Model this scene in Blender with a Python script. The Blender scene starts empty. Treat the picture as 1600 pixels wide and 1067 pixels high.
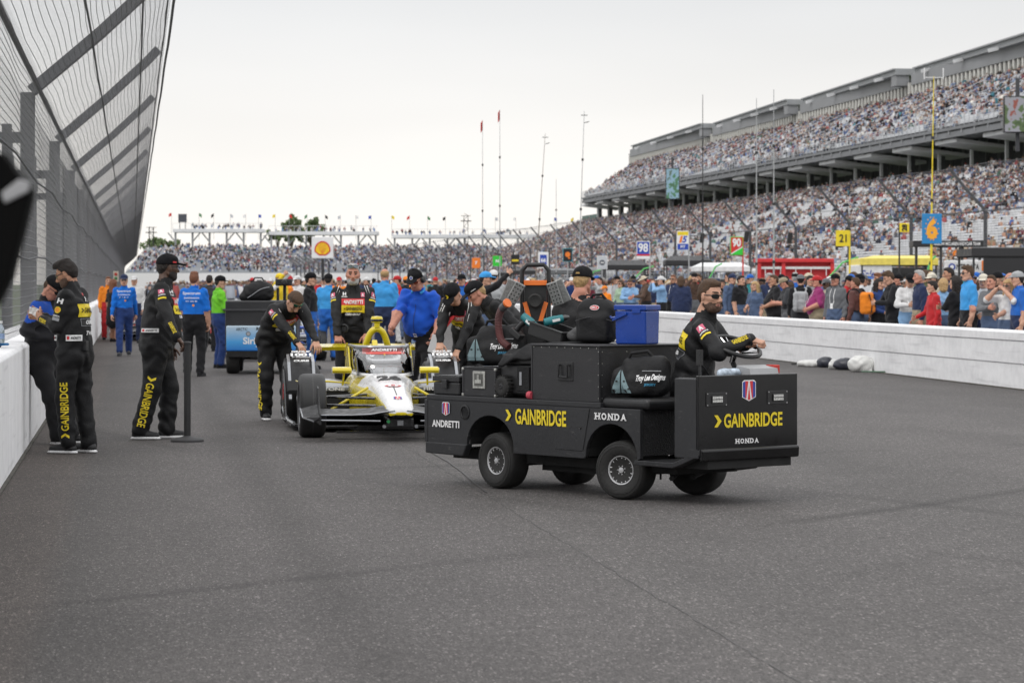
import bpy, bmesh, math, random
import numpy as np
from mathutils import Vector, Matrix
from mathutils.bvhtree import BVHTree
random.seed(7)
RNG = np.random.default_rng(11)
SC = bpy.context.scene
COL = SC.collection
R = math.radians
# ------------------------------------------------------------------ camera
FPX = 4444.0            # focal length in pixels of the 1600 px wide photograph
EYE = 1.57
YAW = R(7.59)           # view turned this far to the right of the track direction (+Y)
HZ = 443.0
cam_d = bpy.data.cameras.new('camera')
cam = bpy.data.objects.new('camera', cam_d)
COL.objects.link(cam)
cam.location = (0, 0, EYE)
cam.rotation_euler = (R(90), 0, -YAW)
cam_d.lens = 36.0 * FPX / 1600.0
cam_d.sensor_width = 36
cam_d.shift_y = -(533.5 - HZ) / 1600.0
cam_d.clip_start = 0.1
cam_d.clip_end = 5000
cam_d.dof.use_dof = True
cam_d.dof.focus_distance = 22.5
cam_d.dof.aperture_fstop = 7.0
SC.camera = cam
# ------------------------------------------------------------------ sky and sun
SUN_EL, SUN_AZ = R(48), R(228)
world = bpy.data.worlds.new('World')
SC.world = world
world.use_nodes = True
nt = world.node_tree
nt.nodes.clear()
_o = nt.nodes.new('ShaderNodeOutputWorld')
_b = nt.nodes.new('ShaderNodeBackground')
_b.inputs['Strength'].default_value = 0.1
_s = nt.nodes.new('ShaderNodeTexSky')
_s.sky_type = 'NISHITA'
_s.sun_disc = False
_s.sun_elevation = SUN_EL
_s.sun_rotation = SUN_AZ
_tc = nt.nodes.new('ShaderNodeTexCoord')
_sx = nt.nodes.new('ShaderNodeSeparateXYZ')
nt.links.new(_tc.outputs['Generated'], _sx.inputs[0])
_rp = nt.nodes.new('ShaderNodeValToRGB')          # overcast layer: cream near the horizon, grey above, bright overhead
_e = _rp.color_ramp.elements
_e[0].position = 0.0; _e[0].color = (.945, .905, .845, 1)
_e[1].position = 1.0; _e[1].color = (1.2, 1.2, 1.21, 1)
for _p, _c in ((.035, (.90, .87, .835, 1)), (.10, (.70, .70, .705, 1)), (.2, (.86, .865, .875, 1)), (.45, (1.18, 1.18, 1.19, 1))):
 _q = _rp.color_ramp.elements.new(_p); _q.color = _c
nt.links.new(_sx.outputs['Z'], _rp.inputs[0])
_nz = nt.nodes.new('ShaderNodeTexNoise')
_nz.inputs['Scale'].default_value = 3.0
_nz.inputs['Detail'].default_value = 3.0
_mpg = nt.nodes.new('ShaderNodeMapping')
_mpg.inputs['Scale'].default_value = (1, 1, 5)
nt.links.new(_tc.outputs['Generated'], _mpg.inputs[0])
nt.links.new(_mpg.outputs[0], _nz.inputs['Vector'])
_mr = nt.nodes.new('ShaderNodeMapRange')
_mr.inputs['From Min'].default_value = .3; _mr.inputs['From Max'].default_value = .7
_mr.inputs['To Min'].default_value = 9.2; _mr.inputs['To Max'].default_value = 10.2
nt.links.new(_nz.outputs[0], _mr.inputs[0])
_vm = nt.nodes.new('ShaderNodeVectorMath'); _vm.operation = 'SCALE'
nt.links.new(_rp.outputs[0], _vm.inputs[0]); nt.links.new(_mr.outputs[0], _vm.inputs['Scale'])
_mx = nt.nodes.new('ShaderNodeMix'); _mx.data_type = 'RGBA'
_mx.inputs[0].default_value = .94
nt.links.new(_s.outputs[0], _mx.inputs[6]); nt.links.new(_vm.outputs[0], _mx.inputs[7])
nt.links.new(_mx.outputs[2], _b.inputs[0]); nt.links.new(_b.outputs[0], _o.inputs[0])
sun_d = bpy.data.lights.new('sun', 'SUN')
sun_d.energy = 0.8
sun_d.angle = R(25)
sun_d.color = (1.0, .965, .92)
sun = bpy.data.objects.new('sun', sun_d)
COL.objects.link(sun)
_sd = Vector((math.sin(SUN_AZ) * math.cos(SUN_EL), math.cos(SUN_AZ) * math.cos(SUN_EL), math.sin(SUN_EL)))
sun.rotation_euler = _sd.to_track_quat('Z', 'Y').to_euler()
sun.location = (0, 0, 60)
SC.view_settings.view_transform = 'Standard'
SC.view_settings.look = 'None'
SC.view_settings.exposure = 0.3
SC.view_settings.gamma = 1
SC.view_settings.use_curve_mapping = False
# ------------------------------------------------------------------ pixel <-> world
_F = Vector((math.sin(YAW), math.cos(YAW), 0)); _Rt = Vector((math.cos(YAW), -math.sin(YAW), 0))
def C2W(X, Z, z=0.0):
 """camera-frame lateral X and depth Z to a world point at height z"""
 p = _F * Z + _Rt * X
 return Vector((p.x, p.y, z))
def P(px, py, Z):
 return C2W((px - 800) / FPX * Z, Z, EYE - (py - HZ) / FPX * Z)
def G(px, py):
 Z = FPX * EYE / (py - HZ)
 return C2W((px - 800) / FPX * Z, Z, 0)
def L2Z(px, lat):
 """depth of the column px where the plane at world x = lat is met"""
 return lat / (math.cos(YAW) * (px - 208) / FPX)
def cam_dir(fx, fz):
 """heading vector in the camera frame -> rotation about z that turns local +Y onto it"""
 v = _F * fz + _Rt * fx
 return math.atan2(-v.x, v.y)
# ------------------------------------------------------------------ materials
MATS = {}
def lin(c):
 return tuple(((x / 255.) / 12.92 if x / 255. <= .04045 else ((x / 255. + .055) / 1.055) ** 2.4) for x in c)
def mat(name, col=(.5, .5, .5), rough=.6, metal=0., var=.12, scale=6., bump=0., bscale=60., coat=0., spec=.5, emit=0., sheen=0., trans=0., scuff=0.):
 if name in MATS:
  return MATS[name]
 m = bpy.data.materials.new(name)
 m.use_nodes = True
 n = m.node_tree
 b = n.nodes['Principled BSDF']
 b.inputs['Roughness'].default_value = rough
 b.inputs['Metallic'].default_value = metal
 b.inputs['Specular IOR Level'].default_value = spec
 if coat: b.inputs['Coat Weight'].default_value = coat; b.inputs['Coat Roughness'].default_value = .08
 if sheen: b.inputs['Sheen Weight'].default_value = sheen
 if trans: b.inputs['Transmission Weight'].default_value = trans
 tc = n.nodes.new('ShaderNodeTexCoord')
 if var > 0:
  nz = n.nodes.new('ShaderNodeTexNoise'); nz.inputs['Scale'].default_value = scale; nz.inputs['Detail'].default_value = 4
  n.links.new(tc.outputs['Object'], nz.inputs['Vector'])
  mr = n.nodes.new('ShaderNodeMapRange')
  mr.inputs['From Min'].default_value = .3; mr.inputs['From Max'].default_value = .7
  mr.inputs['To Min'].default_value = 1 - var; mr.inputs['To Max'].default_value = 1 + var
  n.links.new(nz.outputs[0], mr.inputs[0])
  vm = n.nodes.new('ShaderNodeVectorMath'); vm.operation = 'SCALE'
  vm.inputs[0].default_value = col
  n.links.new(mr.outputs[0], vm.inputs['Scale'])
  n.links.new(vm.outputs[0], b.inputs['Base Color'])
  if scuff:      # scratches and rubbed spots
   mp = n.nodes.new('ShaderNodeMapping'); mp.inputs['Scale'].default_value = (1, 1, 3.5); n.links.new(tc.outputs['Object'], mp.inputs[0])
   n3 = n.nodes.new('ShaderNodeTexNoise'); n3.inputs['Scale'].default_value = 9; n3.inputs['Detail'].default_value = 9; n3.inputs['Roughness'].default_value = .75; n.links.new(mp.outputs[0], n3.inputs[0])
   m3 = n.nodes.new('ShaderNodeMapRange'); m3.inputs['From Min'].default_value = .60; m3.inputs['From Max'].default_value = .74; m3.inputs['To Max'].default_value = scuff; n.links.new(n3.outputs[0], m3.inputs[0])
   mx = n.nodes.new('ShaderNodeMix'); mx.data_type = 'RGBA'; mx.inputs[7].default_value = (.14, .135, .13, 1)
   n.links.new(m3.outputs[0], mx.inputs[0]); n.links.new(vm.outputs[0], mx.inputs[6]); n.links.new(mx.outputs[2], b.inputs['Base Color'])
 else:
  b.inputs['Base Color'].default_value = (*col, 1)
 if var > 0 and metal < .5:
  m2 = n.nodes.new('ShaderNodeMapRange'); m2.inputs['From Min'].default_value = .35; m2.inputs['From Max'].default_value = .7; m2.inputs['To Min'].default_value = max(rough - .06, .05); m2.inputs['To Max'].default_value = min(rough + .16, 1)
  n.links.new(nz.outputs[0], m2.inputs[0]); n.links.new(m2.outputs[0], b.inputs['Roughness'])
 if bump > 0:
  n2 = n.nodes.new('ShaderNodeTexNoise'); n2.inputs['Scale'].default_value = bscale; n2.inputs['Detail'].default_value = 3
  n.links.new(tc.outputs['Object'], n2.inputs['Vector'])
  bp = n.nodes.new('ShaderNodeBump'); bp.inputs['Strength'].default_value = bump; bp.inputs['Distance'].default_value = .01
  n.links.new(n2.outputs[0], bp.inputs['Height']); n.links.new(bp.outputs[0], b.inputs['Normal'])
 if emit:
  b.inputs['Emission Color'].default_value = (*col, 1); b.inputs['Emission Strength'].default_value = emit
 MATS[name] = m
 return m
def cloth(col, name=None):
 key = name or 'cloth_%.3f_%.3f_%.3f' % tuple(col)
 return mat(key, col, rough=.85, var=.1, scale=9, bump=.25, bscale=90, spec=.25, sheen=.1)
def attr_mat(name, rough=.8):
 if name in MATS: return MATS[name]
 m = bpy.data.materials.new(name); m.use_nodes = True
 n = m.node_tree; b = n.nodes['Principled BSDF']
 a = n.nodes.new('ShaderNodeVertexColor'); a.layer_name = 'tint'
 n.links.new(a.outputs[0], b.inputs['Base Color']); b.inputs['Roughness'].default_value = rough
 b.inputs['Specular IOR Level'].default_value = .25
 MATS[name] = m
 return m
# ------------------------------------------------------------------ objects
def link(o, parent=None):
 COL.objects.link(o)
 if parent is not None: o.parent = parent
 return o
def tag(o, label=None, cat=None, group=None, kind=None):
 if label: o['label'] = label
 if cat: o['category'] = cat
 if group: o['group'] = group
 if kind: o['kind'] = kind
 return o
def empty(name, loc=(0, 0, 0), rz=0., label=None, cat=None, group=None, kind=None):
 o = bpy.data.objects.new(name, None)
 link(o)
 o.location = loc; o.rotation_euler = (0, 0, rz); o.empty_display_size = .2
 return tag(o, label, cat, group, kind)
def kids(o, _c={}):
 return [c for c in bpy.data.objects if c.parent is o]
def copy_tree(o, parent=None, ch=None):
 c = o.copy(); COL.objects.link(c)
 if parent is not None: c.parent = parent
 for k in (kids(o)):
  copy_tree(k, c)
 return c
I3 = np.eye(3)
def rotm(rx=0, ry=0, rz=0):
 m = Matrix.Rotation(R(rz), 3, 'Z') @ Matrix.Rotation(R(ry), 3, 'Y') @ Matrix.Rotation(R(rx), 3, 'X')
 return np.array(m)
def frame(d):
 d = np.array(d, float); d /= np.linalg.norm(d)
 a = np.array((0, 0, 1.)) if abs(d[2]) < .9 else np.array((1., 0, 0))
 u = np.cross(a, d); u /= np.linalg.norm(u)
 return u, np.cross(d, u), d
class MB:
 def __init__(s):
  s.v = []; s.f = []; s.m = []; s.mi = 0
 def add(s, vs, fs):
  b = len(s.v)
  s.v.extend([tuple(map(float, x)) for x in vs])
  for f in fs:
   s.f.append([b + i for i in f]); s.m.append(s.mi)
  return s
 def mat(s, i): s.mi = i; return s
 def box(s, c, size, rot=None):
  h = np.array(size) / 2.
  vs = np.array([(x, y, z) for x in (-1, 1) for y in (-1, 1) for z in (-1, 1)]) * h
  if rot is not None: vs = vs @ np.array(rot).T
  vs = vs + np.array(c)
  return s.add(vs, [(0, 1, 3, 2), (4, 6, 7, 5), (0, 4, 5, 1), (2, 3, 7, 6), (0, 2, 6, 4), (1, 5, 7, 3)])
 def span(s, a, b):
  a = np.array(a, float); b = np.array(b, float)
  return s.box((a + b) / 2, np.abs(b - a))
 def cyl(s, p0, p1, r0, r1=None, n=12, cap=True):
  r1 = r0 if r1 is None else r1
  p0 = np.array(p0, float); p1 = np.array(p1, float)
  u, v, d = frame(p1 - p0)
  vs = []
  for p, r in ((p0, r0), (p1, r1)):
   for i in range(n):
    a = 2 * math.pi * i / n
    vs.append(p + r * (math.cos(a) * u + math.sin(a) * v))
  fs = [(i, (i + 1) % n, n + (i + 1) % n, n + i) for i in range(n)]
  if cap: fs += [tuple(range(n - 1, -1, -1)), tuple(range(n, 2 * n))]
  return s.add(vs, fs)
 def tube(s, pts, r, n=8, cap=True, closed=False):
  pts = [np.array(p, float) for p in pts]
  k = len(pts)
  rs = r if hasattr(r, '__len__') else [r] * k
  vs = []; pu = None
  for i, p in enumerate(pts):
   if closed: t = pts[(i + 1) % k] - pts[i - 1]
   else: t = pts[min(i + 1, k - 1)] - pts[max(i - 1, 0)]
   t = t / np.linalg.norm(t)
   if pu is None: u, v, _ = frame(t)
   else:
    u = pu - t * (pu @ t); u /= np.linalg.norm(u); v = np.cross(t, u)
   pu = u
   for j in range(n):
    a = 2 * math.pi * j / n
    vs.append(p + rs[i] * (math.cos(a) * u + math.sin(a) * v))
  fs = []
  for i in range(k if closed else k - 1):
   i2 = (i + 1) % k
   for j in range(n):
    j2 = (j + 1) % n
    fs.append((i * n + j, i * n + j2, i2 * n + j2, i2 * n + j))
  if cap and not closed: fs += [tuple(range(n - 1, -1, -1)), tuple((k - 1) * n + j for j in range(n))]
  return s.add(vs, fs)
 def lathe(s, prof, o, axis, n=24):
  """prof: (radius, distance along axis)"""
  o = np.array(o, float); u, v, d = frame(axis)
  vs = []
  for r, h in prof:
   for i in range(n):
    a = 2 * math.pi * i / n
    vs.append(o + d * h + r * (math.cos(a) * u + math.sin(a) * v))
  fs = []
  for k in range(len(prof) - 1):
   for i in range(n):
    j = (i + 1) % n
    fs.append((k * n + i, k * n + j, (k + 1) * n + j, (k + 1) * n + i))
  if prof[0][0] > 1e-4: fs.append(tuple(range(n - 1, -1, -1)))
  if prof[-1][0] > 1e-4: fs.append(tuple((len(prof) - 1) * n + i for i in range(n)))
  return s.add(vs, fs)
 def prism(s, poly, o, u, v, n, depth):
  """poly in (u,v), extruded by depth along n from o"""
  o, u, v, n = [np.array(x, float) for x in (o, u, v, n)]
  k = len(poly)
  vs = [o + a * u + b * v for a, b in poly] + [o + a * u + b * v + n * depth for a, b in poly]
  fs = [tuple(range(k - 1, -1, -1)), tuple(range(k, 2 * k))]
  fs += [(i, (i + 1) % k, k + (i + 1) % k, k + i) for i in range(k)]
  return s.add(vs, fs)
 def loft(s, rings, cap=True, closed=True):
  n = len(rings[0]); vs = [p for r in rings for p in r]; fs = []
  for k in range(len(rings) - 1):
   for i in range(n if closed else n - 1):
    j = (i + 1) % n
    fs.append((k * n + i, k * n + j, (k + 1) * n + j, (k + 1) * n + i))
  if cap: fs += [tuple(range(n - 1, -1, -1)), tuple((len(rings) - 1) * n + i for i in range(n))]
  return s.add(vs, fs)
 def quad(s, a, b, c, d): return s.add([a, b, c, d], [(0, 1, 2, 3)])
 def build(s, name, mats, parent=None, smooth=False, bevel=0., seg=2, loc=None, fix=True, sub=0):
  me = bpy.data.meshes.new(name)
  me.from_pydata(s.v, [], s.f)
  ms = mats if isinstance(mats, (list, tuple)) else [mats]
  for m in ms: me.materials.append(m)
  if len(ms) > 1: me.polygons.foreach_set('material_index', s.m)
  if fix:
   bm = bmesh.new(); bm.from_mesh(me); bmesh.ops.recalc_face_normals(bm, faces=bm.faces); bm.to_mesh(me); bm.free()
  if smooth:
   me.polygons.foreach_set('use_smooth', [True] * len(me.polygons))
   if smooth != 'all': me.set_sharp_from_angle(angle=R(42))
  me.update()
  o = bpy.data.objects.new(name, me); link(o, parent)
  if loc is not None: o.location = loc
  if bevel:
   b = o.modifiers.new('bevel', 'BEVEL'); b.width = bevel; b.segments = seg; b.limit_method = 'ANGLE'; b.angle_limit = R(35)
   b.harden_normals = False
  if sub:
   q = o.modifiers.new('sub', 'SUBSURF'); q.levels = q.render_levels = sub
  return o
def np_mesh(name, V, Fc, mats, mi=None, smooth=True, parent=None, obj=True):
 """numpy quads/tris to a mesh"""
 me = bpy.data.meshes.new(name)
 V = np.asarray(V, np.float32); Fc = np.asarray(Fc, np.int32)
 k = Fc.shape[1]
 me.vertices.add(len(V)); me.vertices.foreach_set('co', V.ravel())
 me.loops.add(len(Fc) * k); me.loops.foreach_set('vertex_index', Fc.ravel())
 me.polygons.add(len(Fc)); me.polygons.foreach_set('loop_start', np.arange(0, len(Fc) * k, k, dtype=np.int32))
 for m in (mats if isinstance(mats, (list, tuple)) else [mats]): me.materials.append(m)
 if mi is not None: me.polygons.foreach_set('material_index', np.asarray(mi, np.int32))
 if smooth: me.polygons.foreach_set('use_smooth', np.ones(len(Fc), bool))
 me.update(calc_edges=True)
 if not obj: return me
 o = bpy.data.objects.new(name, me); link(o, parent)
 return o
# ------------------------------------------------------------------ lettering
_TX = {}
def text_geo(s, bold=0., sub=0):
 key = (s, bold, sub)
 if key in _TX: return _TX[key]
 cu = bpy.data.curves.new('t', 'FONT'); cu.body = s; cu.size = 1; cu.offset = bold; cu.resolution_u = 4
 ob = bpy.data.objects.new('t', cu)
 me = bpy.data.meshes.new_from_object(ob)
 bm = bmesh.new(); bm.from_mesh(me)
 bmesh.ops.remove_doubles(bm, verts=bm.verts, dist=1e-5)
 if sub:
  bmesh.ops.subdivide_edges(bm, edges=bm.edges, cuts=sub, use_grid_fill=True)
  bmesh.ops.triangulate(bm, faces=bm.faces)
 bm.verts.ensure_lookup_table()
 V = np.array([(v.co.x, v.co.y) for v in bm.verts]); Fs = [[v.index for v in f.verts] for f in bm.faces]
 bm.free(); bpy.data.objects.remove(ob); bpy.data.curves.remove(cu); bpy.data.meshes.remove(me)
 V -= V.min(0); ext = V.max(0); V = V / ext - .5
 _TX[key] = (V, Fs)
 return V, Fs
class Decal:
 """flat print in (u,v) metres around an origin; several colours stacked, laid flat or draped over a body"""
 def __init__(s): s.items = []
 def text(s, t, w, h, m, x=0, y=0, bold=.012, lvl=1, sub=0, rot=0, shear=0):
  V, Fs = text_geo(t, bold, sub)
  V = V * np.array((w, h))
  if shear: V = V + np.stack([V[:, 1] * shear, V[:, 1] * 0], 1)
  c, q = math.cos(R(rot)), math.sin(R(rot)); V = V @ np.array(((c, q), (-q, c)))
  s.items.append((V + np.array((x, y)), Fs, m, lvl)); return s
 def poly(s, pts, m, lvl=0, grid=0):
  pts = np.array(pts, float); s.items.append((pts, [list(range(len(pts)))], m, lvl)); return s
 def tri(s, a, b, c, m, lvl=0, n=6):
  a, b, c = [np.array(q, float) for q in (a, b, c)]; V = []; ix = {}
  for i in range(n + 1):
   for j in range(n + 1 - i): ix[i, j] = len(V); V.append(a + (b - a) * i / n + (c - a) * j / n)
  F = []
  for i in range(n):
   for j in range(n - i):
    F.append([ix[i, j], ix[i + 1, j], ix[i, j + 1]])
    if j < n - i - 1: F.append([ix[i + 1, j], ix[i + 1, j + 1], ix[i, j + 1]])
  s.items.append((np.array(V), F, m, lvl)); return s
 def rect(s, w, h, m, x=0, y=0, lvl=0, n=1):
  xs = np.linspace(-w / 2, w / 2, n + 1); k = n + 1
  V = [(a + x, b + y) for b in np.linspace(-h / 2, h / 2, k) for a in xs]
  Fs = [[j * k + i, j * k + i + 1, (j + 1) * k + i + 1, (j + 1) * k + i] for j in range(n) for i in range(n)]
  s.items.append((np.array(V), Fs, m, lvl)); return s
 def disc(s, r, m, x=0, y=0, lvl=0, n=20, ry=None):
  return s.poly([(x + r * math.cos(6.2832 * i / n), y + (ry or r) * math.sin(6.2832 * i / n)) for i in range(n)], m, lvl)
 def lay(s, name, o, u, v, parent=None, off=.003, step=.0012, bvh=None, n=None):
  """bvh: drape along -n; otherwise flat"""
  o, u, v = [np.array(x, float) for x in (o, u, v)]
  u = u / np.linalg.norm(u); v = v / np.linalg.norm(v)
  n = np.cross(u, v) if n is None else np.array(n, float)
  n = n / np.linalg.norm(n)
  mb = MB(); mats = []
  for V, Fs, m, lvl in s.items:
   if m not in mats: mats.append(m)
   mb.mat(mats.index(m))
   d = off + step * lvl
   pts = []
   for a, b in V:
    p = o + a * u + b * v
    if bvh is not None:
     hit = bvh.ray_cast(Vector(p + n * .35), Vector(-n), .6)
     if hit[0] is not None: p = np.array(hit[0]) + n * d * 1.0
     else: p = p + n * d
    else: p = p + n * d
    pts.append(p)
   mb.add(pts, Fs)
  return mb.build(name, mats, parent, fix=False)
# ------------------------------------------------------------------ signed-distance bodies, meshed with surface nets
def nrm(v):
 v = np.array(v, float); return v / (np.linalg.norm(v) + 1e-12)
class SDF:
 def __init__(s, lo, hi, h):
  s.h = h; s.lo = np.array(lo, np.float32)
  s.n = np.ceil((np.array(hi) - np.array(lo)) / h).astype(int) + 1
  s.ax = [(s.lo[i] + h * np.arange(s.n[i])).astype(np.float32) for i in range(3)]
  s.D = np.full(s.n, .3, np.float32); s.B = np.full(s.n, .3, np.float32); s.M = np.zeros(s.n, np.int8)
 def block(s, lo, hi):
  a = np.clip(np.floor((np.array(lo) - s.lo) / s.h).astype(int), 0, s.n - 1)
  b = np.clip(np.ceil((np.array(hi) - s.lo) / s.h).astype(int) + 1, 1, s.n)
  sl = tuple(slice(a[i], max(b[i], a[i] + 1)) for i in range(3))
  X = s.ax[0][sl[0]][:, None, None]; Y = s.ax[1][sl[1]][None, :, None]; Z = s.ax[2][sl[2]][None, None, :]
  return sl, X, Y, Z
 def put(s, sl, d, k, m):
  a = s.D[sl]; h = np.maximum(k - np.abs(a - d), 0) / max(k, 1e-6)
  s.D[sl] = np.minimum(a, d) - h * h * k * .25
  if m is not None:
   b = s.B[sl]; w = d < b
   s.B[sl] = np.where(w, d, b); s.M[sl] = np.where(w, m, s.M[sl])
 def limb(s, p0, p1, r0, r1, k=.03, m=0, U=None, ru=None):
  """tapered capsule; U + ru=(a0,a1): radius multipliers along direction U"""
  p0 = np.array(p0, float); p1 = np.array(p1, float)
  g = max(r0, r1) * (max(ru) if ru else 1) + k + 2 * s.h + .01
  sl, X, Y, Z = s.block(np.minimum(p0, p1) - g, np.maximum(p0, p1) + g)
  d = p1 - p0; L2 = d @ d + 1e-9
  t = np.clip(((X - p0[0]) * d[0] + (Y - p0[1]) * d[1] + (Z - p0[2]) * d[2]) / L2, 0, 1)
  x = X - p0[0] - t * d[0]; y = Y - p0[1] - t * d[1]; z = Z - p0[2] - t * d[2]
  q = x * x + y * y + z * z
  if U is not None:
   U = nrm(U); f = ru[0] + (ru[1] - ru[0]) * t
   u = x * U[0] + y * U[1] + z * U[2]
   q = q - u * u + (u / f) ** 2
  s.put(sl, (np.sqrt(q) - (r0 + (r1 - r0) * t)).astype(np.float32), k, m)
 def ell(s, c, r, k=.02, m=0, A=None, cut=False):
  """ellipsoid, axes = columns of A"""
  c = np.array(c, float); r = np.array(r, float); g = r.max() + k + 2 * s.h + .005
  sl, X, Y, Z = s.block(c - g, c + g)
  x, y, z = X - c[0], Y - c[1], Z - c[2]
  if A is not None:
   A = np.array(A)
   x, y, z = (x * A[0, i] + y * A[1, i] + z * A[2, i] for i in range(3))
  q = np.sqrt((x / r[0]) ** 2 + (y / r[1]) ** 2 + (z / r[2]) ** 2)
  q2 = np.sqrt((x / r[0] ** 2) ** 2 + (y / r[1] ** 2) ** 2 + (z / r[2] ** 2) ** 2)
  d = (q * (q - 1) / np.maximum(q2, 1e-6)).astype(np.float32)
  if cut:
   a = s.D[sl]; h = np.maximum(k - np.abs(a + d), 0) / max(k, 1e-6)
   s.D[sl] = np.maximum(a, -d) + h * h * k * .25
  else: s.put(sl, d, k, m)
 def rbox(s, c, hf, r, k=.02, m=0):
  c = np.array(c, float); hf = np.array(hf, float); g = hf + k + 2 * s.h
  sl, X, Y, Z = s.block(c - g, c + g)
  q = [np.maximum(np.abs(v - c[i]) - (hf[i] - r), 0) for i, v in enumerate((X, Y, Z))]
  ins = np.minimum(np.maximum(np.maximum(np.abs(X - c[0]) - hf[0] + r, np.abs(Y - c[1]) - hf[1] + r), np.abs(Z - c[2]) - hf[2] + r), 0)
  s.put(sl, (np.sqrt(q[0] ** 2 + q[1] ** 2 + q[2] ** 2) + ins - r).astype(np.float32), k, m)
 def mesh(s):
  D = s.D; S = D < 0; n = s.n
  C = [S[i:n[0] - 1 + i, j:n[1] - 1 + j, k:n[2] - 1 + k] for i in (0, 1) for j in (0, 1) for k in (0, 1)]
  cnt = sum(c.astype(np.int8) for c in C)
  act = (cnt > 0) & (cnt < 8)
  I = np.argwhere(act); N = len(I)
  idx = np.full(act.shape, -1, np.int64); idx[act] = np.arange(N)
  off = [(i, j, k) for i in (0, 1) for j in (0, 1) for k in (0, 1)]
  val = np.stack([D[I[:, 0] + o[0], I[:, 1] + o[1], I[:, 2] + o[2]] for o in off])
  acc = np.zeros((N, 3)); w = np.zeros(N)
  for a in range(8):
   for b in range(a + 1, 8):
    oa, ob = np.array(off[a]), np.array(off[b])
    if np.abs(oa - ob).sum() != 1: continue
    da, db = val[a], val[b]; ms = (da < 0) != (db < 0)
    t = np.where(ms, da / np.where(ms, da - db, 1), 0)
    acc += ms[:, None] * (oa + t[:, None] * (ob - oa)); w += ms
  V = (I + acc / w[:, None]) * s.h + s.lo
  Fs = []; Ms = []
  for ax in range(3):
   b, c = (ax + 1) % 3, (ax + 2) % 3
   sa = [slice(None)] * 3; sb = [slice(None)] * 3
   sa[ax] = slice(0, -1); sb[ax] = slice(1, None)
   A_, B_ = S[tuple(sa)], S[tuple(sb)]
   ch = A_ != B_
   E = np.argwhere(ch)
   E = E[(E[:, b] > 0) & (E[:, c] > 0) & (E[:, b] < n[b] - 1) & (E[:, c] < n[c] - 1)]
   if not len(E): continue
   def cell(db, dc):
    q = E.copy(); q[:, b] -= db; q[:, c] -= dc
    return idx[q[:, 0], q[:, 1], q[:, 2]]
   quad = np.stack([cell(1, 1), cell(0, 1), cell(0, 0), cell(1, 0)], 1)
   ins = S[E[:, 0], E[:, 1], E[:, 2]]
   quad[~ins] = quad[~ins][:, ::-1]
   e2 = E.copy(); e2[:, ax] += ~ins
   Fs.append(quad); Ms.append(s.M[e2[:, 0], e2[:, 1], e2[:, 2]])
  Fa = np.concatenate(Fs); Ma = np.concatenate(Ms)
  ok = (Fa >= 0).all(1)
  return V, Fa[ok], Ma[ok]
def folds(s, amp, seed=0, where=None):
 X = s.ax[0][:, None, None]; Y = s.ax[1][None, :, None]; Z = s.ax[2][None, None, :]
 r = np.random.default_rng(seed); ph = r.uniform(0, 6.28, 12)
 a = 38 * Z + 10 * X + 3.2 * np.sin(17 * X + ph[0]) + 2.6 * np.sin(14 * Y + 5 * Z + ph[1])
 b = 62 * Z - 26 * X + 16 * Y + 2.5 * np.sin(23 * Y + ph[2]) + 2. * np.sin(11 * Z + ph[3])
 c = 24 * X + 21 * Y + 13 * Z + 2.4 * np.sin(19 * Z + ph[4])
 f = (np.sin(a + ph[5]) + .6 * np.sin(b + ph[6]) * (.6 + .4 * np.sin(7 * Z + ph[8])) + .7 * np.sin(c + ph[7]))
 s.D += (amp * f * (.65 + .35 * np.sin(9 * Z + 6 * X + ph[9]))).astype(np.float32)
def ik(a, t, l1, l2, hint):
 a = np.array(a, float); t = np.array(t, float); d = t - a; L = np.linalg.norm(d)
 L = min(max(L, abs(l1 - l2) + 1e-3), (l1 + l2) * .999); d = nrm(d)
 x = (l1 * l1 - l2 * l2 + L * L) / (2 * L); y = math.sqrt(max(l1 * l1 - x * x, 0))
 h = np.array(hint, float); h = h - d * (h @ d); h = nrm(h)
 return a + d * x + h * y, a + d * L
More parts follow.
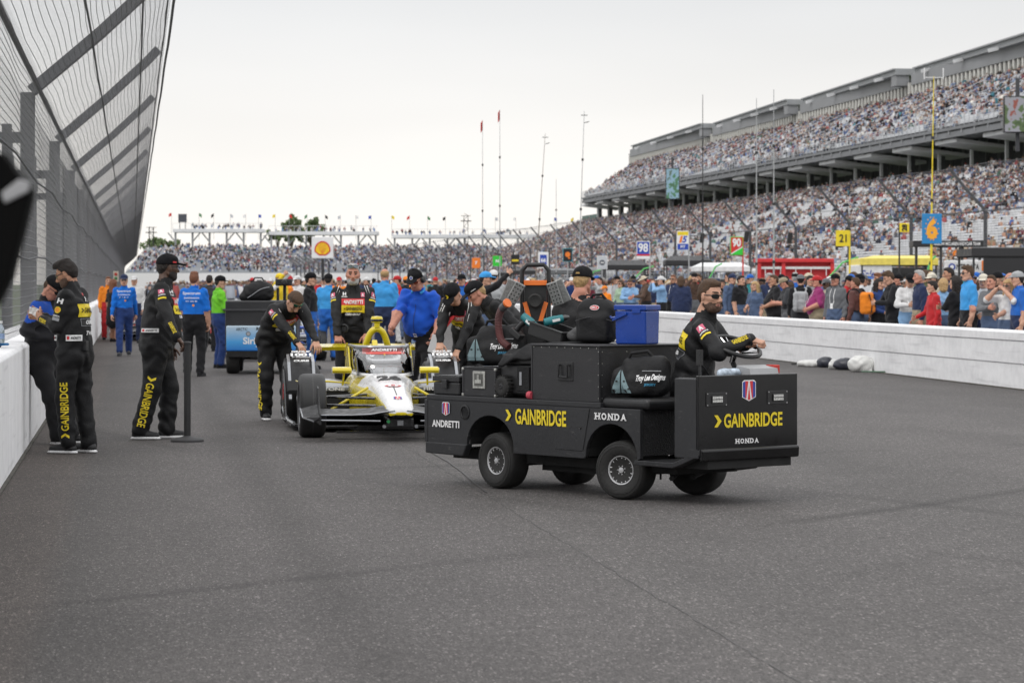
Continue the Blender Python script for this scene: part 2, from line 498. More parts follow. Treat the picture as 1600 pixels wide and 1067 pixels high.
def skel(H=1.78, pelv=None, lean=0, side=0, twist=0, head=(0, 0, 0), hands=(None, None), elb=(None, None), feet=None, knees=(None, None), sh=1., hip_yaw=0):
 s = H / 1.78; J = {'s': s}
 p = np.array(pelv if pelv is not None else (0, 0, .95 * s), float)
 def up(f): return rotm(-lean * f, side * f, 0) @ np.array((0, 0, 1.))
 w = p + .2 * s * up(.55); c = w + .18 * s * up(1); nb = c + .165 * s * up(1.1)
 U = up(1)
 Rt = rotm(-lean, side, 0) @ rotm(0, 0, twist) @ np.array((1., 0, 0)); Fw = np.cross(U, Rt)
 hy = rotm(0, 0, hip_yaw); Rh = hy @ np.array((1., 0, 0)); Fh = hy @ np.array((0, 1., 0))
 J.update(pelvis=p, waist=w, chest=c, neck=nb, U=U, Rt=Rt, Fw=Fw, Rh=Rh, Fh=Fh)
 hr = rotm(0, 0, head[0]) @ rotm(-head[1], 0, 0) @ rotm(0, head[2], 0)
 hdir = nrm(.55 * up(1.1) + .45 * hr[:, 2])
 J['hrot'] = hr; J['head'] = nb + hdir * .17 * s + hr[:, 1] * .025 * s
 feet = feet or ((.11, .0, -10), (-.11, .0, 10))
 for i, (n, sg) in enumerate((('r', 1), ('l', -1))):
  shd = nb - .045 * s * U + Rt * sg * .178 * s * sh
  hand = hands[i]
  if hand is None: hand = shd + np.array((sg * .07, .05, -.545)) * s
  el = elb[i] if elb[i] is not None else Rt * sg * .5 - Fw * 1. - U * .3
  e, wr = ik(shd, hand, .295 * s, .265 * s, el)
  hip = p + Rh * sg * .092 * s - np.array((0, 0, .03 * s))
  f = feet[i]; fz = f[3] if len(f) > 3 else 0.
  an = np.array((f[0], f[1], fz + .085 * s))
  fd = rotm(0, 0, f[2]) @ np.array((0, 1., 0))
  kn = knees[i] if knees[i] is not None else fd + Rh * sg * .12
  k, an2 = ik(hip, an, .43 * s, .415 * s, kn)
  J.update({n + 'sh': shd, n + 'el': e, n + 'wr': wr, n + 'hip': hip, n + 'kn': k, n + 'an': an2, n + 'fd': fd, n + 'fz': fz})
 return J
def body_prims(S, J, fat=0., slim=1., mats=(1, 1, 3), arm=1., skirt=False):
 """torso, arms and legs into the grid; mats = torso/upper arm, forearm, legs"""
 s = J['s']; mt, mf, ml = mats
 p, w, c, nb, U, Rt, Fw = (J[k] for k in ('pelvis', 'waist', 'chest', 'neck', 'U', 'Rt', 'Fw'))
 g = (1.07 + fat * .5) * slim; gl = (1.1 + fat * .32) * slim
 S.limb(p - U * .03, p + U * .06, .132 * s * g, .128 * s * g, .05, ml, J['Rh'], (1.36, 1.36))
 S.limb(p + U * .1 * s, w, .118 * s * g, .117 * s * g, .06, mt, Rt, (1.36, 1.32))
 S.limb(w, c, .118 * s * g, .128 * s * (1 + fat * .3), .06, mt, Rt, (1.32, 1.42))
 S.limb(c, nb - U * .055 * s, .128 * s * (1 + fat * .2), .082 * s, .06, mt, Rt, (1.42, 1.72))
 S.limb(nb - U * .06 * s, nb + U * .03 * s, .078 * s, .062 * s, .05, mt)
 if fat > .15: S.ell(w + Fw * (.055 + .07 * fat) * s - U * .02, np.array((.155, .13, .16)) * s * (1 + fat * .35), .07, mt, np.stack([Rt, Fw, U], 1))
 for n in 'rl':
  S.limb(J[n + 'sh'], J[n + 'el'], .066 * s * min(arm, 1.16), .053 * s * arm, .05, mt)
  S.limb(J[n + 'el'], J[n + 'wr'], .05 * s * arm, .036 * s * arm, .03, mf)
  S.limb(J[n + 'hip'], J[n + 'kn'], .098 * s * gl, .073 * s * gl, .06, ml)
  S.limb(J[n + 'kn'], J[n + 'an'] + np.array((0, 0, .01)), .073 * s * gl, .066 * s * gl, .03, ml)
 if skirt: S.limb(p - np.array((0, 0, .35)), p, .19, .15, .05, mt, J['Rh'], (1.1, 1.2))
def neck_prim(S, J, f=1.):
 s = J['s']; S.limb(J['neck'] - J['U'] * .02, J['head'] + J['hrot'] @ np.array((0, -.02, -.05)) * s, .060 * s * f, .053 * s * f, .012, 0)
def bounds(J, pad=.2):
 A = np.array([J[k] for k in J if isinstance(J[k], np.ndarray) and J[k].shape == (3,) and k not in ('U', 'Rt', 'Fw', 'Rh', 'Fh', 'rfd', 'lfd')])
 return A.min(0) - pad, A.max(0) + pad
def head_prims(S, neck=True, beard=0, jaw=1., fatneck=1.):
 """head in its own frame: x right, y forward, z up; mats 0 skin, 1 lips, 2 eyes, 3 brows"""
 S.ell((0, -.012, .03), (.076, .097, .088), .02, 0)
 S.ell((0, .022, -.035), (.06 * jaw, .07, .084), .035, 0)
 S.limb((-.03 * jaw, .045, -.092), (.03 * jaw, .045, -.092), .024, .024, .03, 0)
 for q in (-1, 1):
  S.limb((q * .055 * jaw, -.01, -.055), (q * .03 * jaw, .052, -.09), .02, .02, .03, 0)
  S.limb((q * .042, .062, -.012), (q * .05, .03, -.01), .018, .016, .02, 0)
  S.limb((q * .014, .084, .026), (q * .046, .07, .03), .009, .007, .014, 0)
  S.ell((q * .03, .088, .008), (.015, .012, .011), .012, None, cut=True)
  S.ell((q * .03, .072, .007), (.0125, .0125, .0115), .002, 2)
  S.limb((q * .015, .0905, .032), (q * .048, .0735, .035), .0062, .0055, .003, 3)
  S.ell((q * .074, -.008, -.005), (.01, .019, .031), .01, 0, rotm(8, 0, q * -22))
  S.ell((q * .013, .1, -.034), (.009, .01, .008), .008, 0)
 S.limb((0, .086, .016), (0, .111, -.028), .008, .0115, .014, 0)
 S.ell((0, .084, -.0575), (.022, .009, .0048), .004, 1)
 S.ell((0, .081, -.067), (.019, .01, .006), .004, 1)
 if neck: S.limb((0, -.018, -.055), (0, -.04, -.175), .054 * fatneck, .062 * fatneck, .03, 0)
_HC = {}
def head_geo(jaw=1., fatneck=1.):
 k = (jaw, fatneck)
 if k not in _HC:
  S = SDF((-.11, -.13, -.2), (.11, .14, .13), .0055); head_prims(S, False, 0, jaw, fatneck); _HC[k] = S.mesh()
 return _HC[k]
def hair_geo(style, seed=0):
 k = ('hair', style, seed)
 if k in _HC: return _HC[k]
 S = SDF((-.16, -.2, -.36), (.16, .17, .17), .006)
 X = S.ax[0][:, None, None]; Y = S.ax[1][None, :, None]; Z = S.ax[2][None, None, :]
 nz = .5 * np.sin(150 * Y + 60 * X + 3 * np.sin(60 * Z)) + .5 * np.sin(110 * Z + 80 * X + 2 * np.sin(70 * Y) + seed)
 if style in ('short', 'crop', 'thick', 'grey_top', 'fringe'):
  t = {'short': .0035, 'crop': .001, 'thick': .006, 'grey_top': .004, 'fringe': .006}[style]
  S.ell((0, -.014, .032), (.076 + t, .097 + t, .088 + t * 1.3), .01, 0)
  S.ell((0, .012, .1), (.058, .075, .028), .03, 0)
  if style == 'thick':
   S.ell((0, .055, .1), (.055, .04, .03), .03, 0); S.ell((0, 0, .115), (.06, .08, .025), .03, 0)
  S.limb((0, -.075, -.01), (0, -.068, -.05), .03, .022, .03, 0, (1, 0, 0), (1.8, 1.7))
  reg = np.maximum(-(Z - .055 + .62 * (Y - .055) * (Y < .055) * 1.0 + 3 * np.maximum(Y - .055, 0) * 0) * .8, -1)
  if style == 'fringe': reg = np.maximum(-(Z - .035 + .62 * np.minimum(Y - .055, 0)) * .8, -1)
  # hairline: straight above the forehead, falling behind the ears to the nape
  line = np.where(Y > .025, .058 + .35 * (Y - .02), np.where(Y > .0, .0, np.clip(-.01 + (Y + .01) * 1.6, -.062, 0)))
  if style == 'fringe': line = line - .02
  side = np.where((np.abs(X) > .05) & (Y > .02) & (Y < .045), .015, 0)   # sideburns
  reg = line - side - Z
  S.D = np.maximum(S.D + .0022 * nz, reg.astype(np.float32) * .8).astype(np.float32)
  for q in (-1, 1): S.ell((q * .088, .002, -.012), (.035, .03, .04), .006, None, cut=True)
 elif style in ('long', 'pony'):
  S.ell((0, -.014, .034), (.09, .11, .1), .01, 0)
  S.limb((0, -.07, .0), (0, -.1, -.24 if style == 'long' else -.1), .075, .06, .05, 0, (1, 0, 0), (1.25, 1.3))
  for q in (-1, 1):
   if style == 'long': S.limb((q * .075, -.02, .02), (q * .085, -.01, -.22), .032, .03, .03, 0)
  line = np.where(Y > .03, .055, -.36 + 0 * Y)
  S.D = np.maximum(S.D + .004 * nz, (line - Z).astype(np.float32) * .7).astype(np.float32)
 elif style in ('beard', 'stubble'):
  t = .0042 if style == 'beard' else .0012
  S.ell((0, .022, -.037), (.06 + t, .07 + t, .084 + t), .03, 0)
  S.limb((-.03, .045, -.092 - t), (.03, .045, -.092 - t), .024 + t, .024 + t, .03, 0)
  for q in (-1, 1): S.limb((q * .055, -.01, -.055), (q * .03, .052, -.09), .02 + t, .02 + t, .03, 0)
  S.limb((-.026, .081, -.0475), (.026, .081, -.0475), .0065, .0065, .006, 0)
  line = np.where(Y > .07, -.044 - 0 * Y, np.where(Y > .02, -.045 + (.07 - Y) * .9, .0))
  mouth = .0085 - np.sqrt((X / 2.6) ** 2 + (Z + .062) ** 2 + 0 * Y)
  mouth = np.where(Y > .05, mouth, -1)
  S.D = np.maximum(np.maximum(S.D + .0012 * nz, (Z - line).astype(np.float32) * .8), np.maximum(mouth, (-.012 - Y))).astype(np.float32)
 elif style == 'ring':      # bald on top
  S.ell((0, -.014, .03), (.083, .103, .09), .01, 0)
  line = np.where(Y > .02, .058 + .35 * (Y - .02), .058 + np.clip((Y - .02) * 1.25, -.135, 0))
  S.D = np.maximum(np.maximum(S.D + .002 * nz, (line - Z).astype(np.float32) * .8), (Z - .075) * .8 + 0 * Y).astype(np.float32)
 _HC[k] = S.mesh()
 return _HC[k]
def cap_geo(style='cap'):
 k = ('cap', style)
 if k in _HC: return _HC[k]
 S = SDF((-.2, -.2, -.02), (.2, .23, .17), .006)
 Z = S.ax[2][None, None, :]; Y = S.ax[1][None, :, None]
 if style == 'cap':
  S.ell((0, -.012, .04), (.088, .109, .1), .01, 0)
  S.ell((0, .015, .085), (.078, .08, .045), .03, 0)
  S.D = np.maximum(S.D, (.036 - Z + .12 * np.minimum(Y, 0) * -1 * 0).astype(np.float32))
  S.ell((0, .118, .044), (.074, .072, .009), .01, 1, rotm(-10, 0, 0))
  S.ell((0, -.012, .142), (.009, .009, .006), .004, 0)
 elif style == 'bucket':
  S.ell((0, -.012, .05), (.092, .112, .085), .01, 0)
  S.D = np.maximum(S.D, .036 - Z)
  S.ell((0, -.005, .045), (.15, .165, .013), .015, 1)
 elif style == 'beanie':
  S.ell((0, -.014, .05), (.092, .112, .1), .01, 0)
  S.D = np.maximum(S.D, .028 - Z)
 _HC[k] = S.mesh()
 return _HC[k]
def hand_geo(curl=30, spread=4, thumb=30):
 """right hand: wrist at origin, fingers along +Y, palm facing -Z, thumb on -X"""
 k = ('hand', curl, spread, thumb)
 if k in _HC: return _HC[k]
 S = SDF((-.1, -.05, -.14), (.085, .22, .06), .0045)
 S.limb((0, -.03, 0), (0, .015, 0), .026, .024, .01, 0, (1, 0, 0), (1.1, 1.2))
 S.limb((-.004, .02, 0), (-.002, .08, -.002), .0155, .0145, .015, 0, (1, 0, 0), (2.3, 2.9))
 for i, (x, L) in enumerate(((-.033, .074), (-.011, .083), (.011, .077), (.032, .06))):
  a = R((-1.5 + i) * spread); p = np.array((x, .088 - abs(i - 1.2) * .004, -.001)); ang = 0
  for j, f in enumerate((.45, .31, .24)):
   ang += R(curl * (1, 1.15, .7)[j] * (1 + .08 * i))
   d = np.array((math.sin(a) * math.cos(ang), math.cos(a) * math.cos(ang), -math.sin(ang)))
   q = p + d * L * f
   S.limb(p, q, (.0093, .0085, .0078)[j], (.0085, .0078, .007)[j], .004, 0); p = q
 p = np.array((-.026, .022, -.006)); t = R(thumb)
 for j, (L, r) in enumerate(((.04, .0135), (.03, .0105), (.024, .009))):
  d = nrm((-math.cos(t) * (1 - .25 * j), .75 + .25 * j, -.35 - .2 * j)); q = p + d * L
  S.limb(p, q, r, r * .9, .008, 0); p = q
 _HC[k] = S.mesh()
 return _HC[k]
def shoe_geo():
 if 'shoe' in _HC: return _HC['shoe']
 S = SDF((-.08, -.12, -.02), (.08, .23, .17), .0065)
 S.limb((0, -.05, .045), (0, .13, .038), .043, .04, .02, 0, (0, 0, 1), (.95, .85))
 S.limb((0, -.035, .05), (0, -.03, .1), .042, .043, .03, 0)
 S.limb((0, .02, .07), (0, .09, .05), .03, .025, .02, 0)
 S.limb((0, -.06, .013), (0, .14, .013), .046, .045, .004, 1, (0, 0, 1), (.34, .34))
 Z = S.ax[2][None, None, :]
 S.D = np.maximum(S.D, -Z)
 S.D = np.maximum(S.D, Z - .125)
 S.M = np.where(np.broadcast_to(Z, S.M.shape) < .026, 1, 0).astype(np.int8)
 _HC['shoe'] = S.mesh()
 return _HC['shoe']
def geo_mesh(name, geo, mats):
 return np_mesh(name, geo[0], geo[1], mats, geo[2] if len(mats) > 1 else None, True, obj=False)
SKIN = {'light': mat('skin_light', (.52, .29, .2), .5, var=.1, scale=30, spec=.4), 'tan': mat('skin_tan', (.42, .215, .135), .5, var=.1, scale=30, spec=.4),
  'red': mat('skin_ruddy', (.5, .23, .16), .5, var=.12, scale=30, spec=.4), 'dark': mat('skin_brown', (.085, .042, .026), .45, var=.1, scale=30, spec=.5)}
LIP = mat('lip', (.36, .13, .11), .45, var=0); EYEM = mat('eye', (.06, .045, .04), .2, var=0)
BROW = mat('eyebrow', (.05, .03, .02), .8, var=0)
HAIRM = {'dark': mat('hair_dark', (.018, .013, .011), .75, var=.3, scale=60, bump=.6, bscale=160), 'brown': mat('hair_brown', (.07, .038, .02), .75, var=.3, scale=60, bump=.6, bscale=160),
  'grey': mat('hair_grey', (.36, .35, .34), .6, var=.25, scale=60, bump=.6, bscale=160), 'red': mat('hair_auburn', (.16, .055, .022), .55, var=.3, scale=60, bump=.6, bscale=160),
  'blond': mat('hair_blond', (.42, .27, .12), .55, var=.25, scale=60, bump=.6, bscale=160), 'shadow': mat('hair_short_beard', (.085, .048, .032), .8, var=.6, scale=170, bump=.4, bscale=200), 'salt': mat('hair_greying', (.16, .15, .145), .6, var=.4, scale=90, bump=.6, bscale=160)}
BLACKSUIT = mat('black_suit_cloth', (.0095, .0095, .0105), .62, var=.25, scale=7, bump=.4, bscale=55, spec=.32)
BLACKCAP = mat('black_cap_cloth', (.007, .007, .0085), .8, var=.15, scale=20, bump=.4, bscale=200, spec=.2)
GLASSM = mat('dark_lens', (.008, .008, .009), .08, var=0, coat=.6)
BLACKPL = mat('black_plastic', (.014, .014, .015), .38, var=.15, scale=15, bump=.1, bscale=120)
WHITEP = mat('white_print', (.78, .78, .78), .6, var=.04)
YELP = mat('yellow_print', (.78, .6, .02), .55, var=.06)
REDP = mat('red_print', (.6, .035, .04), .55, var=.06)
BLUEP = mat('blue_print', (.03, .06, .32), .55, var=.06)
BLACKP = mat('black_print', (.012, .012, .012), .6, var=.05)
GREYP = mat('grey_print', (.35, .36, .38), .6, var=.05)
PINKP = mat('pink_print', (.6, .12, .2), .6, var=.05)
def rigid(A, o):
 M = np.eye(4); M[:3, :3] = A; M[:3, 3] = o
 return Matrix(M.tolist())
def glasses(parent, J, lens=GLASSM, up=0., name='sunglasses', frame_m=None, bigger=1.):
 mb = MB(); A = J['hrot']; o = J['head']; s = J['s']
 frame_m = frame_m or BLACKPL
 def T(p): return o + A @ (np.array(p, float) * s)
 for q in (-1, 1):
  mb.mat(0)
  out = [(.006, .011), (.03, .015), (.055, .012), (.06, 0), (.053, -.016), (.03, -.02), (.01, -.013)]
  f = [T((q * a * bigger, .100 - 9 * (a - .005) ** 2 + up * -.02, b * bigger + .006 + up)) for a, b in out]
  g = [T((q * a * bigger, .094 - 9 * (a - .005) ** 2 + up * -.02, b * bigger + .006 + up)) for a, b in out]
  mb.loft([f, g])
  mb.mat(1)
  mb.tube([T((q * .058, .071 + up * -.02, .012 + up)), T((q * .076, .03, .012 + up)), T((q * .08, -.02, .008 + up * 1.1))], .0032 * s, 6)
  mb.tube([T((q * .058 * bigger, .074 + up * -.02, .016 + up)), T((q * .03, .098 + up * -.02, .02 + up)), T((0, .103 + up * -.02, .012 + up))], .003 * s, 6)
 return mb.build(name, [lens, frame_m], parent, smooth=True)
def person(label, loc, rz, J, suit=BLACKSUIT, pants=None, fore=None, skin='light', fat=0., slim=1., arm=1.12, hair=('short', 'dark'), beard=None, cap=None, capm=(BLACKCAP, BLACKCAP),
  shoe=None, sole=WHITEP, hands=((30, 4, 30), (30, 4, 30)), hdir=(None, None), palm=(None, None), fold=.0068, seed=1, jaw=1., fatneck=1., collar=True, group=None, vox=.0115, cat='person', feet=True, headscale=1.0):
 """one continuous figure: clothed body, head and hands in one mesh; hair, cap, shoes are its children"""
 pants = pants or suit; fore = fore or suit; s = J['s']
 sk = SKIN[skin]
 lo, hi = bounds(J)
 S = SDF(lo, hi, vox)
 body_prims(S, J, fat, slim, (1, 2, 3), arm)
 neck_prim(S, J, fatneck)
 if collar: S.limb(J['neck'] + J['U'] * .0 + J['Fw'] * .005, J['neck'] + J['U'] * .05 * s + J['Fw'] * .012, .073 * s, .068 * s, .02, 1)
 folds(S, fold, seed)
 V, Fa, Ma = S.mesh()
 vs = [V]; fs = [Fa]; ms = [Ma]; nv = len(V)
 def app(geo, A, o, mm):
  nonlocal nv
  v = geo[0] @ np.array(A).T + o
  vs.append(v)
  fa = geo[1] + nv
  if np.linalg.det(np.array(A)) < 0: fa = fa[:, ::-1]
  fs.append(fa); ms.append(np.array([mm[i] for i in range(8)])[geo[2]]); nv += len(v)
 app(head_geo(jaw, fatneck), J['hrot'] * s * headscale, J['head'], (0, 4, 5, 6, 0, 0, 0, 0))
 for i, n in enumerate('rl'):
  if hands[i] is None: continue
  d = nrm(hdir[i] if hdir[i] is not None else J[n + 'wr'] - J[n + 'el'])
  pn = palm[i] if palm[i] is not None else ((J['Rt'] * (-1 if n == 'r' else 1)) + J['Fw'] * -.2)
  z = -np.array(pn, float); z = nrm(z - d * (z @ d)); x = np.cross(d, z)
  A = np.stack([x, d, z], 1) * s * 1.04
  if n == 'l': A = A @ np.diag((-1, 1, 1))
  app(hand_geo(*hands[i]), A, J[n + 'wr'] + d * .012, (0,) * 8)
 V = np.concatenate(vs); Fa = np.concatenate(fs); Ma = np.concatenate(ms)
 me = np_mesh('person', V, Fa, [sk, suit, fore, pants, LIP, EYEM, BROW], Ma, True, obj=False)
 o = bpy.data.objects.new('person', me); link(o)
 o.location = loc; o.rotation_euler = (0, 0, rz)
 tag(o, label, cat, group)
 hm = rigid(J['hrot'] * s * headscale, J['head'])
 def child(name, geo, mats, M):
  c = bpy.data.objects.new(name, geo_mesh(name, geo, mats)); link(c, o); c.matrix_local = M
  return c
 if hair: child('hair', hair_geo(hair[0], seed), [HAIRM[hair[1]]], hm)
 if beard: child('beard', hair_geo(beard[0], 0), [HAIRM[beard[1]]], hm)
 if cap: child('cap', cap_geo(cap), list(capm), hm)
 if feet:
  sm = shoe or mat('black_shoe', (.012, .012, .013), .5, var=.2, bump=.2)
  for n in 'rl':
   fd = J[n + 'fd']; A = np.stack([np.cross(fd, (0, 0, 1)), fd, (0, 0, 1)], 1) * s * 1.02
   p = J[n + 'an'].copy(); p[2] = J[n + 'fz']
   child('shoe', shoe_geo(), [sm, sole], rigid(A, p + fd * .015))
 o['J'] = 0; del o['J']
 bv = BVHTree.FromPolygons([tuple(v) for v in V], [tuple(f) for f in Fa])
 return o, bv
def W2L(o, p):
 """world point to the person's local frame (objects not yet evaluated)"""
 M = Matrix.Translation(o[0]) @ Matrix.Rotation(o[1], 4, 'Z')
 return np.array(M.inverted() @ Vector(p))
def limb_text(o, bv, p0, p1, n, t, w_frac=1., h=.05, m=YELP, name='lettering', x0=0., chevron=True, flip=False):
 """lettering running along a limb from p0 to p1, seen from direction n"""
 p0 = np.array(p0, float); p1 = np.array(p1, float)
 u = p1 - p0; L = np.linalg.norm(u); u = nrm(u); n = np.array(n, float); n = nrm(n - u * (n @ u)); v = np.cross(n, u)
 d = Decal()
 tw = L * w_frac
 d.text(t, tw * (.86 if chevron else 1), h, m, x=tw * .07 if chevron else 0, bold=.02, sub=1)
 if chevron:
  c = h * .5; x = -tw * .5 + h * .3
  d.poly([(x - c * .5, c), (x + c * .1, c), (x + c * .75, 0), (x + c * .1, -c), (x - c * .5, -c), (x + c * .1, 0)], m, 1)
 return d.lay(name, (p0 + p1) / 2, u, v, o, .004, bvh=bv, n=n)
def shield(d, x, y, w, h, lvl=0):
 """red, white and blue shield with a white A stroke"""
 def S(pts): return [(x + a * w / 2, y + b * h / 2) for a, b in pts]
 d.poly(S([(-1, .82), (-.72, 1), (.72, 1), (1, .82), (1, -.62), (0, -1), (-1, -.62)]), WHITEP, lvl)
 d.poly(S([(-.9, .78), (-.55, .9), (-.55, -.72), (-.9, -.58)]), BLUEP, lvl + 1)
 d.poly(S([(.9, .78), (.55, .9), (.55, -.72), (.9, -.58)]), BLUEP, lvl + 1)
 d.poly(S([(-.55, .9), (-.1, .9), (-.42, -.76), (-.55, -.72)]), REDP, lvl + 1)
 d.poly(S([(.55, .9), (.1, .9), (.42, -.76), (.55, -.72)]), REDP, lvl + 1)
 d.poly(S([(0, .5), (.2, -.84), (0, -.9), (-.2, -.84)]), REDP, lvl + 1)
 return d
# ------------------------------------------------------------------ ground
def asphalt(name, base, brown=True):
 m = bpy.data.materials.new(name); m.use_nodes = True
 n = m.node_tree; b = n.nodes['Principled BSDF']; L = n.links.new
 def N(t, **k):
  q = n.nodes.new(t)
  for a, v in k.items(): setattr(q, a, v)
  return q
 def math_(op, a, c=None, clamp=False):
  q = N('ShaderNodeMath', operation=op, use_clamp=clamp)
  for i, x in enumerate((a, c)):
   if x is None: continue
   if hasattr(x, 'links'): L(x, q.inputs[i])
   else: q.inputs[i].default_value = x
  return q.outputs[0]
 tc = N('ShaderNodeTexCoord').outputs['Object']
 sx = N('ShaderNodeSeparateXYZ'); L(tc, sx.inputs[0])
 def noise(scale, det=4, mp=(1, 1, 1), rough=.5):
  mpn = N('ShaderNodeMapping'); mpn.inputs['Scale'].default_value = mp; L(tc, mpn.inputs[0])
  q = N('ShaderNodeTexNoise'); q.inputs['Scale'].default_value = scale; q.inputs['Detail'].default_value = det; q.inputs['Roughness'].default_value = rough
  L(mpn.outputs[0], q.inputs['Vector']); return q.outputs[0]
 val = None
 if brown:
  rp = N('ShaderNodeValToRGB'); e = rp.color_ramp.elements
  mr = N('ShaderNodeMapRange'); mr.inputs['From Min'].default_value = -1.; mr.inputs['From Max'].default_value = 13.
  wob = math_('MULTIPLY', math_('SUBTRACT', noise(.6, 3), .5), .12)
  L(math_('ADD', sx.outputs['X'], wob), mr.inputs[0]); L(mr.outputs[0], rp.inputs[0])
  k = base
  stops = [(0, (.86, .76, .69)), (.035, (.98, .88, .81)), (.046, (.80, .77, .745)), (.1, (.92, .885, .865)), (.122, (1.0, .96, .945)), (.143, (.76, .73, .715)), (.163, (1.0, .965, .95)), (.235, (1.0, .965, .95)),
    (.256, (1.0, .97, .945)), (.262, (1.08, 1.05, 1.025)), (.4, (1.07, 1.04, 1.02)), (.5, (.95, .93, .91)), (.62, (1.08, 1.05, 1.03)), (.8, (1.0, .975, .96)), (1, (.82, .79, .77))]
  e[0].position, e[1].position = stops[0][0], stops[-1][0]
  e[0].color = (*[k * x * y for x, y in zip(stops[0][1], (1.03, .985, .975))], 1); e[1].color = (*[k * x * y for x, y in zip(stops[-1][1], (1.03, .985, .975))], 1)
  for p, c in stops[1:-1]:
   q = e.new(p); q.color = (*[k * x * y for x, y in zip(c, (1.03, .985, .975))], 1)
  col = rp.outputs[0]
 else:
  rg = N('ShaderNodeRGB'); rg.outputs[0].default_value = (base, base * .98, base * .96, 1); col = rg.outputs[0]
 f = math_('ADD', .62, math_('MULTIPLY', noise(.45, 5, (1, .12, 1)), .76))            # long worn lanes
 f = math_('MULTIPLY', f, math_('ADD', .8, math_('MULTIPLY', noise(1.1, 4, (1, .6, 1)), .4)))   # patches
 f = math_('MULTIPLY', f, math_('ADD', -.95, math_('ADD', math_('MULTIPLY', noise(130, 2, (1, .2, 1), rough=.9), 2.4), math_('MULTIPLY', noise(30, 3, (1, .25, 1), rough=.8), 1.5))))    # mottling
 vo = N('ShaderNodeTexVoronoi'); vo.inputs['Scale'].default_value = 120; vm_ = N('ShaderNodeMapping'); vm_.inputs['Scale'].default_value = (1, .3, 1); L(tc, vm_.inputs[0]); L(vm_.outputs[0], vo.inputs['Vector'])
 vs = N('ShaderNodeSeparateXYZ'); L(vo.outputs['Color'], vs.inputs[0])
 st = math_('MULTIPLY', math_('POWER', vs.outputs[0], 16), 1.7)                                  # pale stones
 f = math_('MULTIPLY', f, math_('ADD', math_('ADD', .72, math_('MULTIPLY', vs.outputs[1], .4)), st))
 if brown:   # rubber left by turning tyres: arcs with a shape of their own
  for cx, cy, rr, w, s_ in ((-38.2, 60.6, 60, .08, .42), (-18.1, 80.6, 60, .12, .34), (61.3, 41.8, 60, .1, .26), (58.9, 43, 60.6, .09, .2), (30, -4, 31.5, .07, .12), (24, 2, 24., .08, .12)):
   dx = math_('SUBTRACT', sx.outputs['X'], cx); dy = math_('SUBTRACT', sx.outputs['Y'], cy)
   d = math_('SQRT', math_('ADD', math_('MULTIPLY', dx, dx), math_('MULTIPLY', dy, dy)))
   d = math_('ADD', d, math_('MULTIPLY', noise(.9, 3), .1))
   t = math_('DIVIDE', math_('ABSOLUTE', math_('SUBTRACT', d, rr)), w)
   g = math_('MULTIPLY', math_('SUBTRACT', 1.0, math_('MULTIPLY', t, .5), True), s_)
   g = math_('MULTIPLY', g, math_('MULTIPLY', math_('SUBTRACT', noise(.22, 2), .40), 7., True))
   f = math_('MULTIPLY', f, math_('SUBTRACT', 1.0, g))
  # pale scuffs along the track
  sc = math_('GREATER_THAN', noise(.8, 5, (2.4, .35, 1), .65), .70)
  f = math_('ADD', f, math_('MULTIPLY', math_('MULTIPLY', sc, noise(22, 3)), .3))
 vm = N('ShaderNodeVectorMath', operation='SCALE'); L(col, vm.inputs[0]); L(f, vm.inputs['Scale'])
 L(vm.outputs[0], b.inputs['Base Color'])
 b.inputs['Roughness'].default_value = .82; b.inputs['Specular IOR Level'].default_value = .35
 bp = N('ShaderNodeBump'); bp.inputs['Strength'].default_value = .55; bp.inputs['Distance'].default_value = .004
 L(vo.outputs['Distance'], bp.inputs['Height']); L(bp.outputs[0], b.inputs['Normal'])
 return m
def sheet(name, x0, x1, y0, y1, z, m):
 return tag(MB().quad((x0, y0, z), (x1, y0, z), (x1, y1, z), (x0, y1, z)).build(name, m), kind='structure')
GRASS = mat('infield_grass', (.06, .085, .03), .95, var=.35, scale=.4)
sheet('ground', -2500, 2500, -300, 3500, -.03, GRASS)
sheet('track', -1.5, 13.4, -40, 900, 0, asphalt('track_asphalt', .083))
sheet('pit_lane', 13.2, 61, -40, 640, -.006, asphalt('pit_lane_concrete', .24, False))
SEAM = mat('tar_seam', (.072, .07, .07), .7, var=.3, scale=3)
def seam(x, y0, y1, w, wob=.02, seed=0):
 mb = MB(); r = random.Random(seed); y = y0; L = []
 while y < y1:
  dx = r.uniform(-wob, wob); ww = w * r.uniform(.35, 1.1)
  L.append((x + dx - ww / 2, x + dx + ww / 2, y)); y += .16 if y < 40 else 1.
 for a, b in zip(L, L[1:]):
  mb.quad((a[0], a[2], .004), (a[1], a[2], .004), (b[1], b[2], .004), (b[0], b[2], .004))
 return tag(mb.build('pavement_seam', SEAM, fix=False), kind='structure')
seam(2.6, 6, 120, .006, .012, 1)
mb = MB(); r_ = random.Random(5); pts = [G(672, 706), G(700, 722), G(722, 738), G(742, 756), G(760, 770)]
for a, b in zip(pts, pts[1:]):
 d = (b - a).normalized(); q = Vector((-d.y, d.x, 0)) * .007
 mb.quad(*[(p.x, p.y, .008) for p in (a - q, a + q, b + q, b - q)])
tag(mb.build('pavement_crack', SEAM, fix=False), kind='structure')
